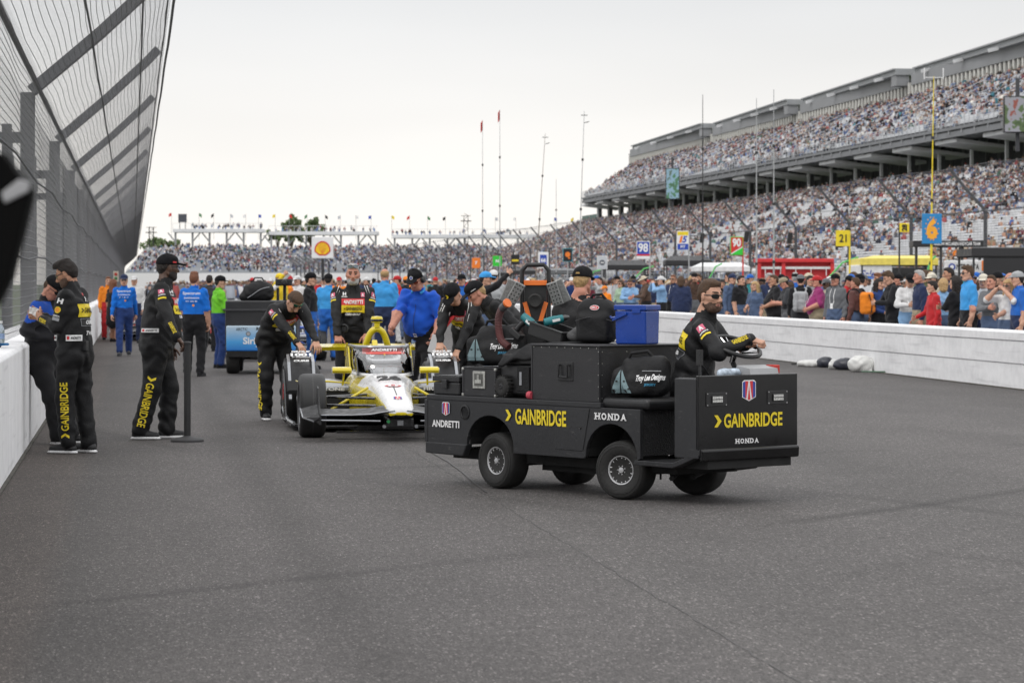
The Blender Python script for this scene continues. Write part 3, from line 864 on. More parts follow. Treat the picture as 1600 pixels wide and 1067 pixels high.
# ------------------------------------------------------------------ concrete walls
def white_paint(name, k=.74, streak=.16, mp=(1, 1, .25)):
 m = mat(name, (k, k, k * 1.01), .65, var=.0)
 n = m.node_tree; b = n.nodes['Principled BSDF']; L = n.links.new
 tc = n.nodes.new('ShaderNodeTexCoord')
 def noise(sc, mp, det=5):
  mpn = n.nodes.new('ShaderNodeMapping'); mpn.inputs['Scale'].default_value = mp; L(tc.outputs['Object'], mpn.inputs[0])
  q = n.nodes.new('ShaderNodeTexNoise'); q.inputs['Scale'].default_value = sc; q.inputs['Detail'].default_value = det; L(mpn.outputs[0], q.inputs['Vector']); return q.outputs[0]
 rp = n.nodes.new('ShaderNodeValToRGB'); e = rp.color_ramp.elements
 e[0].position = .3; e[0].color = (k * (1 - streak * 1.5), k * (1 - streak * 1.5), k * (1 - streak * 1.4), 1)
 e[1].position = .62; e[1].color = (k, k, k * 1.01, 1)
 mx = n.nodes.new('ShaderNodeMix'); mx.data_type = 'FLOAT'; mx.inputs[0].default_value = .45
 L(noise(2.2, mp), mx.inputs[2]); L(noise(7, (1, 1, 1)), mx.inputs[3])
 L(mx.outputs[0], rp.inputs[0])
 sm = n.nodes.new('ShaderNodeMapRange'); sm.inputs['From Min'].default_value = .58; sm.inputs['From Max'].default_value = .70; sm.inputs['To Min'].default_value = 1.; sm.inputs['To Max'].default_value = .84
 L(noise(2.6, (1, .22, 4), 7), sm.inputs[0]); vs = n.nodes.new('ShaderNodeVectorMath'); vs.operation = 'SCALE'; L(rp.outputs[0], vs.inputs[0]); L(sm.outputs[0], vs.inputs['Scale']); L(vs.outputs[0], b.inputs['Base Color'])
 bp = n.nodes.new('ShaderNodeBump'); bp.inputs['Strength'].default_value = .35; bp.inputs['Distance'].default_value = .012
 L(noise(9, (1, 1, 1), 6), bp.inputs['Height']); L(bp.outputs[0], b.inputs['Normal'])
 return m
WALLW = white_paint('white_wall_paint', .9, .12)
WALLP = white_paint('white_pit_wall_paint', .84, .13, (1, .3, 1.5))
GRIME = mat('wall_foot_grime', (.07, .065, .055), .95, var=.4, scale=3)
lw = empty('track_wall', (-1.0, 27.4, 0), 0, 'low white concrete wall along the left edge of the track under the catch fence', 'wall')
proto = None
for k in range(-5, 62):
 if proto is None:
  mb = MB(); mb.prism([(-.6, 0), (0, 0), (0, .97), (-.03, 1.0), (-.57, 1.0), (-.6, .97)], (0, .006, 0), (1, 0, 0), (0, 0, 1), (0, 1, 0), 5.988)
  proto = mb.build('wall_panel', WALLW, lw, bevel=.012); o = proto
 else: o = proto.copy(); COL.objects.link(o)
 o.location = (0, k * 6.0, 0)
mb = MB(); mb.span((-.05, -30, -.01), (.03, 370, .016)); mb.build('joint_strip', GRIME, lw)
pw = empty('pit_wall', (13.0, 40, 0), 0, 'long low white concrete pit wall along the right side of the track', 'wall')
proto = None
for k in range(-4, 52):
 if proto is None:
  mb = MB(); mb.prism([(.028, 0), (.028, .366), (.044, .372), (.014, .386), (.014, .706), (.034, .712), (0, .728), (0, .838), (.025, .862), (.34, .862), (.36, .84), (.36, 0)], (0, .006, 0), (1, 0, 0), (0, 0, 1), (0, 1, 0), 9.988)
  proto = mb.build('wall_panel', WALLP, pw); o = proto
 else: o = proto.copy(); COL.objects.link(o)
 o.location = (0, k * 10.0, 0)
mb = MB(); mb.span((-.05, -40, -.01), (.03, 520, .014)); mb.build('joint_strip', GRIME, pw)
# ------------------------------------------------------------------ catch fences
STEELD = mat('dark_fence_steel', (.075, .077, .083), .55, .3, var=.2, scale=4)
WIRE = mat('fence_wire', (.20, .20, .21), .55, .2, var=.1)
def fence(label, x, side, y0, y1, step, zb, zc, dx, dz, wl, ybig, wt, rw, yfirst=None, group=None, wide=.2, pipes=True, cw=.0013):
 """side +1: overhang towards +x.  zb..zc upright, then overhang (dx, dz)"""
 t = empty('catch_fence', (x, y0, 0), 0, label, 'fence')
 X = lambda a: side * a
 ys = []
 y = yfirst if yfirst is not None else y0
 while y < y1: ys.append(y - y0); y += step
 mb = MB(); mb.span((X(-.24), -wide * .9, 0), (X(-.06), wide * .9, zc + .05))
 post = mb.build('post', STEELD, t, bevel=.01)
 mb = MB(); a = math.atan2(dz, dx)
 pr = [(0, 0), (dx * .5, dz * .47), (dx * .88, dz * .86), (dx, dz)]
 pts = [(X(p - .08), 0, zc + q + .06) for p, q in pr]
 mb.loft([[(p[0] - X(.07), -wide * .75, p[2] + .07), (p[0] + X(.03), -wide * .75, p[2] - .07 + .04), (p[0] + X(.03), wide * .75, p[2] - .03), (p[0] - X(.07), wide * .75, p[2] + .07)] for p in pts])
 arm = mb.build('overhang_arm', STEELD, t)
 for i, yy in enumerate(ys):
  if i:
   for q in (post, arm):
    c = q.copy(); COL.objects.link(c); c.location = (0, yy, 0)
  else: post.location = arm.location = (0, yy, 0)
 # section outline (distance along, dx, z)
 sec = [(0, zb + (zc - zb) * i / 6) for i in range(7)] + [(dx * f, zc + dz * g) for f, g in ((.17, .16), (.34, .32), (.5, .47), (.68, .65), (.85, .83), (1, 1))]
 L = y1 - y0
 V = []; Fq = []
 def addtube(pts, r, n=3):
  b = len(V); pts = np.array(pts, float)
  tang = np.gradient(pts, axis=0); tang /= np.linalg.norm(tang, axis=1)[:, None]
  ref = np.array((1., 0, 0)) if abs(tang[0][0]) < .7 else np.array((0, 1., 0))
  u = np.cross(ref, tang); u /= np.linalg.norm(u, axis=1)[:, None]; v = np.cross(tang, u)
  for k in range(len(pts)):
   for j in range(n):
    an = 2 * math.pi * j / n
    V.append(pts[k] + r * (math.cos(an) * u[k] + math.sin(an) * v[k]))
  for k in range(len(pts) - 1):
   for j in range(n):
    j2 = (j + 1) % n
    Fq.append((b + k * n + j, b + k * n + j2, b + (k + 1) * n + j2, b + (k + 1) * n + j))
 # lengthwise wires
 tot = (zc - zb) + math.hypot(dx, dz)
 def at(d):
  if d <= zc - zb: return 0., zb + d
  f = (d - (zc - zb)) / math.hypot(dx, dz); return dx * f, zc + dz * f * (1 - .06 * math.sin(f * math.pi))
 rr = random.Random(3)
 nl = int(tot / wl)
 for i in range(nl + 1):
  px, pz = at(i * wl); ph = rr.uniform(0, 6)
  yy = []; q = 0.
  while q < L: yy.append(q); q += (1.6 if q < ybig else 14.)
  yy.append(L)
  pts = [(X(px) + .012 * math.sin(u * .9 + i * .3), u, pz + (.012 * math.sin(u * 2 * math.pi / step + .5) + .006 * math.sin(u * 1.7 + ph)) * (u < ybig)) for u in yy]
  addtube(pts, rw)
 # crosswise wires
 q = 0.
 while q < L:
  pts = [(X(a), q + .01 * math.sin(b * 9 + q), b) for a, b in (at(tot * i / 12) for i in range(13))]
  addtube(pts, cw if q < ybig else rw * .9); q += wt if q < ybig else wt * 3
 o = np_mesh('wire_mesh', np.array(V), np.array(Fq), [WIRE], None, True, t); o['kind'] = 'stuff'
 if pipes:
  for d, rad in ((zc - zb, .035), (zc - zb + math.hypot(dx, dz) * .38, .014), (zc - zb + math.hypot(dx, dz) * .74, .014), (tot, .022), (tot - .14, .012), (.9, .012), (1.9, .012)):
   a, b = at(d); mb = MB()
   yy = np.arange(0, L, step / 4) if L < 600 else np.linspace(0, L, 40)
   ph = rr.uniform(0, 6)
   mb.tube([(X(a) + .05, u, b + .04 * math.sin(u * 2 * math.pi / step + ph) * (rad < .03)) for u in yy], rad, 6)
   mb.build('cable', STEELD, t, smooth=True)
 return t
lf = fence('tall dark catch fence with overhanging top along the left track wall', -1.25, 1, 10, 430, 13.2, .98, 4.07, 1.8, 1.65, .088, 150, .083, .0046, 12.3, wide=.28, cw=.0011)
# the stay posts a step behind the fence
sp = empty('stay_frame', (-2.3, 10.6, 0), 0, 'row of dark steel stay posts standing behind the left catch fence', 'frame')
pr0 = None
for k in range(30):
 if pr0 is None:
  mb = MB(); mb.span((-.09, -.3, 0), (.09, -.12, 4.5)); mb.span((-.07, .55, 0), (.07, .7, 4.2)); mb.span((-.1, -.08, 3.7), (.1, .5, 3.95)); mb.span((-.1, -.08, 2.2), (.1, .5, 2.4))
  mb.span((.09, -.26, 3.5), (.82, -.16, 3.65)); pr0 = mb.build('stay_post', STEELD, sp); q = pr0
 else: q = pr0.copy(); COL.objects.link(q)
 q.location = (0, k * 13.4 + (2.5 if k else 0), 0)
f2 = fence('long catch fence with leaning arms between the pit boxes and the main grandstand', 43.4, -1, 128, 520, 14.1, .3, 5.3, 1.9, 2.15, .3, 0, .2, .004, 128, wide=.055)
f3 = fence('short dark catch fence under the shell sign at the end of the pits', 21.5, -1, 316, 385, 9, .2, 4.0, 1.2, .9, .3, 0, .18, .006, 317, wide=.1)
# ------------------------------------------------------------------ seated crowds
PAL = [(.7, .7, .7), (.72, .72, .74), (.015, .015, .02), (.62, .63, .66), (.55, .56, .6), (.3, .36, .48), (.12, .18, .36), (.03, .035, .05), (.02, .02, .022), (.02, .02, .025), (.03, .035, .06), (.05, .08, .2), (.04, .05, .11), (.04, .05, .09), (.06, .09, .22), (.28, .3, .34), (.16, .17, .19), (.2, .2, .22), (.42, .05, .05), (.25, .04, .07),
 (.09, .14, .3), (.2, .28, .45), (.45, .5, .6), (.55, .48, .4), (.13, .1, .08), (.08, .2, .14), (.72, .68, .6), (.5, .36, .34), (.1, .1, .12), (.3, .24, .2), (.02, .22, .3)]
SKN = [(.4, .25, .18), (.36, .21, .15), (.3, .17, .12), (.1, .055, .04), (.44, .29, .23)]
HRC = [(.03, .022, .018), (.08, .045, .025), (.3, .2, .1), (.03, .03, .035), (.7, .7, .7), (.04, .05, .1), (.35, .05, .04), (.25, .24, .23), (.5, .48, .42)]
CROWDM = attr_mat('crowd_tint')
_tv = []; _tf = []; _tc = []
def _bx(c, s, tag_, taper=1.):
 b = len(_tv)
 for z in (-1, 1):
  k = taper if z > 0 else 1
  for x, y in ((-1, -1), (1, -1), (1, 1), (-1, 1)):
   _tv.append((c[0] + x * s[0] / 2 * k, c[1] + y * s[1] / 2 * k, c[2] + z * s[2] / 2)); _tc.append(tag_)
 for f in ((0, 1, 5, 4), (1, 2, 6, 5), (2, 3, 7, 6), (3, 0, 4, 7), (4, 5, 6, 7)):
  _tf.append((b + f[0], b + f[1], b + f[2])); _tf.append((b + f[0], b + f[2], b + f[3]))
_bx((0, 0, .28), (.26, .42, .56), 0, .8)          # torso
_bx((-.26, 0, .08), (.46, .36, .16), 1)           # thighs (facing -x)
_bx((-.44, 0, -.2), (.12, .32, .42), 1)           # shins
_bx((-.1, .25, .25), (.24, .09, .3), 2, .8)       # arms
_bx((-.1, -.25, .25), (.24, .09, .3), 2, .8)
b_ = len(_tv)
_tv.append((.01, 0, .83)); _tc.append(4)
for z, r_, cx in ((.765, .085, .005), (.67, .08, -.01)):
 for i in range(6): a = i * math.pi / 3; _tv.append((cx + r_ * 1.12 * math.cos(a), r_ * .9 * math.sin(a), z)); _tc.append(4 if z > .7 or i == 0 else 3)
_tv.append((-.025, 0, .57)); _tc.append(3)
for i in range(6):
 j = (i + 1) % 6
 for f in ((0, 1 + i, 1 + j), (1 + i, 7 + i, 7 + j), (1 + i, 7 + j, 1 + j), (7 + i, 13, 7 + j)): _tf.append(tuple(b_ + q for q in f))
TV = np.array(_tv); TF = np.array(_tf); TC = np.array(_tc)
def crowd_stuff(name, pos, face, label, cat='crowd', stand=.1, scale=1.):
 """pos Nx3 seat points, face N yaw angles (0 = looking towards -x)"""
 N = len(pos); k = len(TV)
 cs, sn = np.cos(face), np.sin(face)
 sc = RNG.uniform(.9, 1.08, N) * scale
 V = TV[None] * sc[:, None, None]
 lean = RNG.normal(0, .1, N)
 V = V.copy(); V[:, :, 0] += lean[:, None] * V[:, :, 2]
 up = RNG.random(N) < stand
 V[up, :, 2] += .4;
 X = V[:, :, 0] * cs[:, None] - V[:, :, 1] * sn[:, None]; Y = V[:, :, 0] * sn[:, None] + V[:, :, 1] * cs[:, None]
 W = np.stack([X, Y, V[:, :, 2]], 2) + pos[:, None, :]
 pal = np.array(PAL); sk = np.array(SKN); hr = np.array(HRC)
 top = pal[RNG.integers(0, len(pal), N)] * RNG.uniform(.55, 1.05, (N, 1)); g_ = top.mean(1, keepdims=True); top = g_ + (top - g_) * .72; leg = pal[RNG.integers(2, 8, N)] * RNG.uniform(.6, 1.1, (N, 1)); s_ = sk[RNG.integers(0, len(sk), N)]
 arm = np.where((RNG.random(N) < .55)[:, None], s_, top); h = hr[RNG.integers(0, len(hr), N)]
 cols = np.stack([top, leg, arm, s_, h], 1)      # N,5,3
 C = cols[:, TC]                                  # N,k,3
 F = (TF[None] + (np.arange(N) * k)[:, None, None]).reshape(-1, 3)
 o = np_mesh(name, W.reshape(-1, 3), F, [CROWDM], None, False)
 ca = o.data.color_attributes.new('tint', 'FLOAT_COLOR', 'POINT')
 ca.data.foreach_set('color', np.concatenate([C.reshape(-1, 3), np.ones((N * k, 1))], 1).astype(np.float32).ravel())
 tag(o, label, cat, kind='stuff')
 return o
# ------------------------------------------------------------------ main grandstand on the right
CONC = mat('grandstand_concrete', (.15, .152, .157), .85, var=.2, scale=.5)
CONCD = mat('grandstand_dark_steel', (.10, .104, .11), .7, var=.2, scale=.5)
ALU = mat('bench_aluminium', (.64, .645, .655), .55, 0, var=.12, scale=.8)
STEELG = mat('grey_painted_steel', (.30, .31, .32), .6, .1, var=.15, scale=.6)
FASC = mat('grey_fascia', (.25, .255, .265), .65, var=.12, scale=.2)
COLW = mat('pale_column', (.68, .69, .7), .6, var=.1, scale=.3)
SEATW = mat('white_seat_plastic', (.6, .61, .63), .5, var=.15, scale=.3)
GS = empty('grandstand', (62, 150, 0), 0, 'long two-deck grandstand packed with spectators on the right behind the pits', 'grandstand')
LEN = 470.
NR = 46; P0, PZ = .8, .275
mb = MB(); pts = []
for i in range(NR):
 x = i * P0; z = 2.1 + i * PZ; pts += [(x, z), (x + P0, z)]
pts += [(NR * P0, 0), (0, 0)]
mb.prism(pts, (0, 0, 0), (1, 0, 0), (0, 0, 1), (0, 1, 0), LEN)
mb.build('terrace_step', CONC, GS)
benp = None
for i in range(NR):
 if benp is None:
  mb = MB(); mb.span((-.15, 0, .38), (.15, LEN, .43)); mb.span((-.03, 0, 0), (.03, LEN, .38)); mb.span((.2, 0, .62), (.24, LEN, .78)); benp = mb.build('bench', ALU, GS); o = benp
 else: o = benp.copy(); COL.objects.link(o)
 o.location = (i * P0 + .45, 0, 2.1 + i * PZ)
stp = None
for k in range(24):
 if stp is None:
  mb = MB()
  for i in range(NR): mb.span((i * P0 - .02, 0, 2.1 + i * PZ - .1), (i * P0 + P0 + .03, 1.1, 2.1 + i * PZ + .16))
  stp = mb.build('aisle_stair', STEELG, GS); o = stp
 else: o = stp.copy(); COL.objects.link(o)
 o.location = (0, 6 + k * 19.5, 0)
mb = MB(); mb.span((-.1, 0, 0), (-.02, LEN, 2.1));
for y in range(0, int(LEN), 3): mb.span((-.08, y, 2.1), (-.02, y + .06, 3.1))
for z in (2.5, 2.8, 3.1): mb.span((-.08, 0, z - .03), (-.02, LEN, z + .03))
mb.build('front_railing', STEELG, GS)
# upper deck
UX, UZ, UP, UR, UN = 34.0, 19.9, .91, .415, 22
DL = 455.
mb = MB(); pts = []
for i in range(UN): pts += [(UX + i * UP, UZ + i * UR), (UX + (i + 1) * UP, UZ + i * UR)]
pts += [(UX + UN * UP, UZ + 5.6), (UX + 9, UZ - .35), (UX, UZ - .6)]
# the far end runs back at a slant
def slant(p, y): return y + (p[0] - UX) * 2.6
n_ = len(pts)
mb.add([(a, -10., b) for a, b in pts] + [(a, slant((a, b), DL), b) for a, b in pts], [tuple(range(n_)), tuple(range(2 * n_ - 1, n_ - 1, -1))] + [(i, n_ + i, n_ + (i + 1) % n_, (i + 1) % n_) for i in range(n_)])
mb.build('upper_deck', CONCD, GS)
ub = None
for i in range(UN):
 mb = MB(); e = slant((UX + i * UP, 0), DL)
 mb.span((-.2, -8, .36), (.22, e - .5, .42)); mb.span((.2, -8, .42), (.25, e - .5, .82)); o = mb.build('seat_row', SEATW, GS); o.location = (UX + i * UP + .45, 0, UZ + i * UR)
mb = MB(); mb.span((UX - .35, -10, UZ - .25), (UX - .05, DL, UZ + .1)); mb.span((UX - .2, -10, UZ - 1.1), (UX, DL, UZ - .45)); mb.build('deck_edge_beam', mat('beam_grey', (.17, .175, .185), .6, var=.2, scale=.6), GS)
brk = None
for k in range(88):
 if brk is None:
  mb = MB(); mb.prism([(-.3, -.25), (-.3, -.7), (0, -1.2), (1.6, -1.3), (9, -.5)], (UX - .02, 0, UZ), (1, 0, 0), (0, 0, 1), (0, 1, 0), .3); brk = mb.build('deck_bracket', STEELG, GS); o = brk
 else: o = brk.copy(); COL.objects.link(o)
 o.location = (0, k * 5.2, 0)
mb = MB()
y = -8.
while y < DL:
 mb.span((UX - .3, y, UZ + .1), (UX - .22, y + .07, UZ + 1.35)); y += 1.9
for z in (.45, .75, 1.05, 1.35): mb.span((UX - .3, -8, UZ + z - .03), (UX - .24, DL, UZ + z + .03))
for f in range(0, 44):     # rails stepping up along the aisles
 yy = f * 10.5
 for i in range(0, UN - 3, 3):
  mb.span((UX + i * UP + .4, yy, UZ + i * UR + .1), (UX + i * UP + .46, yy + .06, UZ + i * UR + 1.15))
 mb.tube([(UX + .4, yy + .03, UZ + 1.15), (UX + (UN - 3) * UP, yy + .03, UZ + (UN - 3) * UR + 1.1)], .04, 4)
mb.build('deck_railing', mat('galvanised_rail', (.5, .51, .53), .45, .4, var=.1), GS)
# columns below the deck
cp = None
for k in range(34):
 if cp is None:
  mb = MB(); mb.span((-.35, -.3, 0), (.35, .3, 1)); cp = mb.build('column', CONCD, GS); mb = MB(); mb.span((-.24, -.22, 0), (.1, .22, 1)); cw = mb.build('downpipe', COLW, GS); o, o2 = cp, cw
 else: o = cp.copy(); COL.objects.link(o); o2 = cw.copy(); COL.objects.link(o2)
 o.location = (39.6, 4 + k * 14, 13); o.scale = (1, 1, 8)
 o2.location = (38.9, 2.6 + k * 14, 13); o2.scale = (1, 1, 7)
cp2 = None
for k in range(24):
 if cp2 is None:
  mb = MB(); mb.prism([(34.5, 18.3), (42, 17.4), (42, 17.8), (34.5, 18.75)], (0, 0, 0), (1, 0, 0), (0, 0, 1), (0, 1, 0), 9.); cp2 = mb.build('soffit_panel', COLW, GS); o = cp2
 else: o = cp2.copy(); COL.objects.link(o)
 o.location = (0, k * 19.6, 0)
mb = MB(); mb.span((46.5, -10, 10), (47, LEN, 21)); mb.build('concourse_wall', CONCD, GS)
cf = MB().span((46.2, 0, 15), (46.5, .25, 20)).build('concourse_frame', STEELG, GS)
for k in range(1, 90): o = cf.copy(); COL.objects.link(o); o.location = (0, k * 5.2, 0)
# suites and roof
BX = UX + UN * UP
mb = MB(); mb.span((BX + .0, -10, UZ + UN * UR - .5), (BX + .4, 518, UZ + UN * UR + .2)); mb.build('suite_sill', FASC, GS)
WIN = mat('suite_glass', (.05, .055, .06), .12, var=.1, scale=.2)
mb = MB(); mb.span((BX + .35, -10, UZ + UN * UR + .2), (BX + .45, 514, UZ + UN * UR + 3.2)); mb.build('window', WIN, GS)
mp_ = None
for k in range(262):
 if mp_ is None:
  mb = MB(); mb.span((-.2, 0, 0), (.1, .75, 2.6)); mp_ = mb.build('mullion', mat('cream_mullion', (.62, .61, .57), .6, var=.1, scale=.3), GS); o = mp_
 else: o = mp_.copy(); COL.objects.link(o)
 o.location = (BX + .2, -6 + k * 1.98, UZ + UN * UR + .2)
RZ = UZ + UN * UR + 2.3
for (y0, y1) in ((-60, 46), (46, 110), (112, 190), (192, 266), (268, 338), (340, 414), (416, 510)):
 L_ = y1 - y0; tl = 2.4
 mb = MB()
 q = [(BX - 1.9 - tl * .0, y0), (BX - 1.9 + tl, y1), (BX + 6, y1), (BX + 6, y0)]
 zz = RZ + 1.7
 mb.prism([(a[0], a[1]) for a in q], (0, 0, zz), (1, 0, 0), (0, 1, 0), (0, 0, 1), .75)
 mb.prism([(a[0] - (.4 if i in (0, 1) else 0), a[1]) for i, a in enumerate(q)], (0, 0, zz + .75), (1, 0, 0), (0, 1, 0), (0, 0, 1), .22)
 rf = mb.build('roof', STEELG, GS)
 mb = MB(); mb.add([(BX + .1 - .2, y0 + .4, RZ), (BX + .1 - .2 + tl * .1, y1 - .4, RZ), (BX + .1 + tl * .1, y1 - .4, zz), (BX + .1, y0 + .4, zz)], [(0, 1, 2, 3)])
 mb.span((BX - 1.7, y0 + .3, RZ + .1), (BX + .3, y0 + 3.2, zz - .01))
 mb.span((BX - .12, y0 + 3.3, RZ), (BX + .3, y1 - .3, zz - .01)); mb.build('fascia', FASC, GS)
 lm = None
 for k in range(4):
  mb = MB(); yy = y0 + (k + .5) * L_ / 4; xx = BX - 1.9 + tl * (k + .5) / 4
  mb.box((xx - .6, yy, zz - .1), (1.3, .8, .5), rotm(0, -14, 0)); mb.build('floodlight', COLW, rf)
# end screen below the deck
mb = MB(); mb.span((40, LEN + 2, 11), (40.4, LEN + 24, 17)); mb.build('windscreen', mat('green_tarpaulin', (.10, .15, .13), .8, var=.15, scale=.3), GS)
def screen(px, Z, w, h, ytop, label, pals):
 p = P(px, ytop, Z); t = empty('video_screen', p, -YAW, label, 'screen')
 mb = MB(); mb.span((-w / 2 - .12, .06, -h - .12), (w / 2 + .12, .7, .12)); mb.build('frame', BLACKPL, t, bevel=.04)
 m = bpy.data.materials.new('screen_picture'); m.use_nodes = True; n = m.node_tree; b = n.nodes['Principled BSDF']
 tc = n.nodes.new('ShaderNodeTexCoord'); nz = n.nodes.new('ShaderNodeTexNoise'); nz.inputs['Scale'].default_value = .9; nz.inputs['Detail'].default_value = 6
 n.links.new(tc.outputs['Object'], nz.inputs[0]); rp = n.nodes.new('ShaderNodeValToRGB'); rp.color_ramp.interpolation = 'CONSTANT'
 e = rp.color_ramp.elements; e[0].color = (*pals[0], 1); e[1].color = (*pals[-1], 1); e[1].position = .62
 for i, c in enumerate(pals[1:-1]): q = e.new(.40 + .08 * i); q.color = (*c, 1)
 n.links.new(nz.outputs[0], rp.inputs[0]); n.links.new(rp.outputs[0], b.inputs['Emission Color']); b.inputs['Emission Strength'].default_value = .7; b.inputs['Base Color'].default_value = (.02, .02, .02, 1)
 mb = MB(); mb.span((-w / 2, 0, -h), (w / 2, .06, 0)); mb.build('display', m, t)
 mb = MB(); mb.span((-.2, .7, -h - 2), (.2, .9, 2)); mb.build('bracket', STEELD, t)
 return t
screen(1051, 478, 2.1, 5.0, 264, 'tall narrow video screen hung on the upper deck near its far end', [(.05, .12, .07), (.07, .2, .1), (.25, .4, .5), (.1, .16, .13)])
screen(1592, 296, 2.9, 3.6, 152, 'video screen hung on the deck edge at the right edge of the picture', [(.05, .09, .03), (.09, .14, .05), (.3, .3, .33), (.28, .07, .05)])
# people in the stand; the nearest of the lower rows become objects of their own
rows = []
for i in range(NR):
 x = 62 + i * P0 + .4; z = 2.1 + i * PZ + .43
 ys = np.arange(30, LEN, .56) + 150
 ph = np.sin(ys * .043 + i * .07) + np.sin(ys * .11 + i * .19 + 1) + .6 * np.sin(ys * .29 - i * .45)
 dens = np.clip(.22 + .17 * ph + .17 * (i > 31) - .07 * (i < 18) * (ys < 380) + .14 * (ys > 400), .03, .8)
 keep = RNG.random(len(ys)) < dens
 rows.append(np.stack([np.full(keep.sum(), x), ys[keep] + RNG.normal(0, .06, keep.sum()), np.full(keep.sum(), z)], 1))
low = np.concatenate(rows)
def px_of(W):
 X = W[:, 0] * math.cos(YAW) - W[:, 1] * math.sin(YAW); Z = W[:, 0] * math.sin(YAW) + W[:, 1] * math.cos(YAW)
 return 800 + FPX * X / Z, Z
pxl, zl = px_of(low)
low = low[pxl < 2100]; pxl, zl = px_of(low)
order = np.argsort(np.where(pxl < 1596, zl, 1e9))
SEATED = low[order[:92]]
restl = low[order[92:]]
crowd_stuff('seated_crowd', restl, RNG.normal(.25, .5, len(restl)), 'crowd of seated spectators filling the lower rows of the right grandstand')
rows = []
for i in range(UN):
 x = 62 + UX + i * UP + .4; z = UZ + i * UR + .42
 ys = np.arange(60, slant((UX + i * UP, 0), DL) - 2, .55) + 150
 dens = np.clip(.22 + .12 * np.sin(ys * .05 + i) + .1 * np.sin(ys * .21 + i * .5) + .3 * (i > 17) - .04 * (i < 8), .04, .9)
 keep = RNG.random(len(ys)) < dens
 rows.append(np.stack([np.full(keep.sum(), x), ys[keep], np.full(keep.sum(), z)], 1))
upp = np.concatenate(rows); pxu, zu = px_of(upp); upp = upp[pxu < 2100]
crowd_stuff('upper_deck_crowd', upp, RNG.normal(.25, .5, len(upp)), 'crowd of spectators on the upper deck of the right grandstand', stand=.35)
# ------------------------------------------------------------------ far grandstand across the turn
FS = empty('far_grandstand', C2W(0, 640), -YAW, 'low grey grandstand full of people across the turn in the distance', 'grandstand')
FN = 24
CONF = mat('far_stand_grey', (.33, .345, .365), .85, var=.12, scale=.15)
mb = MB(); pts = []
for i in range(FN): pts += [(i * 1.5, 4.2 + i * .24), (i * 1.5 + 1.5, 4.2 + i * .24)]
pts += [(FN * 1.5, 0), (0, 0)]
mb.prism(pts, (-87, 0, 0), (0, 1, 0), (0, 0, 1), (1, 0, 0), 125); mb.build('terrace_step', CONF, FS)
for i in range(FN):
 mb = MB(); mb.span((-87, i * 1.5 + .5, 4.2 + i * .24 + .3), (38, i * 1.5 + .8, 4.2 + i * .24 + .42)); mb.build('bench', mat('far_bench', (.42, .435, .455), .6, var=.1, scale=.2), FS)
for x in (-70, -52, -34, -16, 2, 20):
 mb = MB()
 for i in range(FN): mb.span((x + i * .5, i * 1.5, 4.2 + i * .24), (x + i * .5 + 1.6, i * 1.5 + 1.52, 4.2 + i * .24 + .35))
 mb.build('aisle_stair', STEELG, FS)
mb = MB(); mb.span((-90, -3, 0), (40, -2.4, 3.9)); mb.build('front_wall', mat('far_white_wall', (.72, .72, .72), .7, var=.06), FS)
for (a, b, zt) in ((270, 410, 357), (420, 590, 361), (613, 840, 366)):
 Z = 676; xa, xb = (a - 800) / FPX * Z, (b - 800) / FPX * Z; z = EYE + (HZ - zt) / FPX * Z
 dk = MB(); dk.span((xa, 36, z - .95), (xb, 44, z - .1)); d = dk.build('press_deck', COLW, FS, bevel=.03)
 mb = MB()
 for q in np.arange(xa, xb, 1.5): mb.span((q, 36, z - .1), (q + .07, 36.08, z + 1.2))
 mb.span((xa, 36, z + 1.15), (xb, 36.08, z + 1.25)); mb.build('railing', COLW, d)
 nP = int((xb - xa) / 4) + 1
 for i in range(nP):
  q = xa + .5 + i * (xb - xa - 1) / (nP - 1)
  mb = MB(); mb.span((q - .22, 37, z - 4.5), (q + .22, 37.5, z - .95)); mb.tube([(q, 37.2, z - 3.2), (q + (1.8 if i % 2 else -1.8), 37.2, z - 1.)], .16, 5); mb.build('support_leg', STEELG, FS)
ps = []
for i in range(FN):
 xs = np.arange(-86, 37, .52); d = np.clip(.55 + .2 * np.sin(xs * .21 + i * .17) + .12 * np.sin(xs * .57 + 2), .1, .95); d[(xs + 70 - i * .5) % 18 < 1.8] = .04
 k = RNG.random(len(xs)) < d; xs = xs[k]
 ps += [tuple(C2W(0, 640) + _Rt * x + _F * (i * 1.5 + .6) + Vector((0, 0, 4.2 + i * .24 + .42))) for x in xs]
for (a, b, zt) in ((300, 410, 357), (425, 590, 361), (613, 840, 366)):
 for _ in range(34):
  q = RNG.uniform(a, b); p = P(q, zt, 676 + 2); p.z += .2; ps.append(tuple(p))
ps = np.array(ps)
crowd_stuff('far_crowd', ps, np.full(len(ps), math.pi / 2 - YAW) + RNG.normal(0, .4, len(ps)), 'crowd of tiny spectators in the far grandstand across the turn', stand=.25)
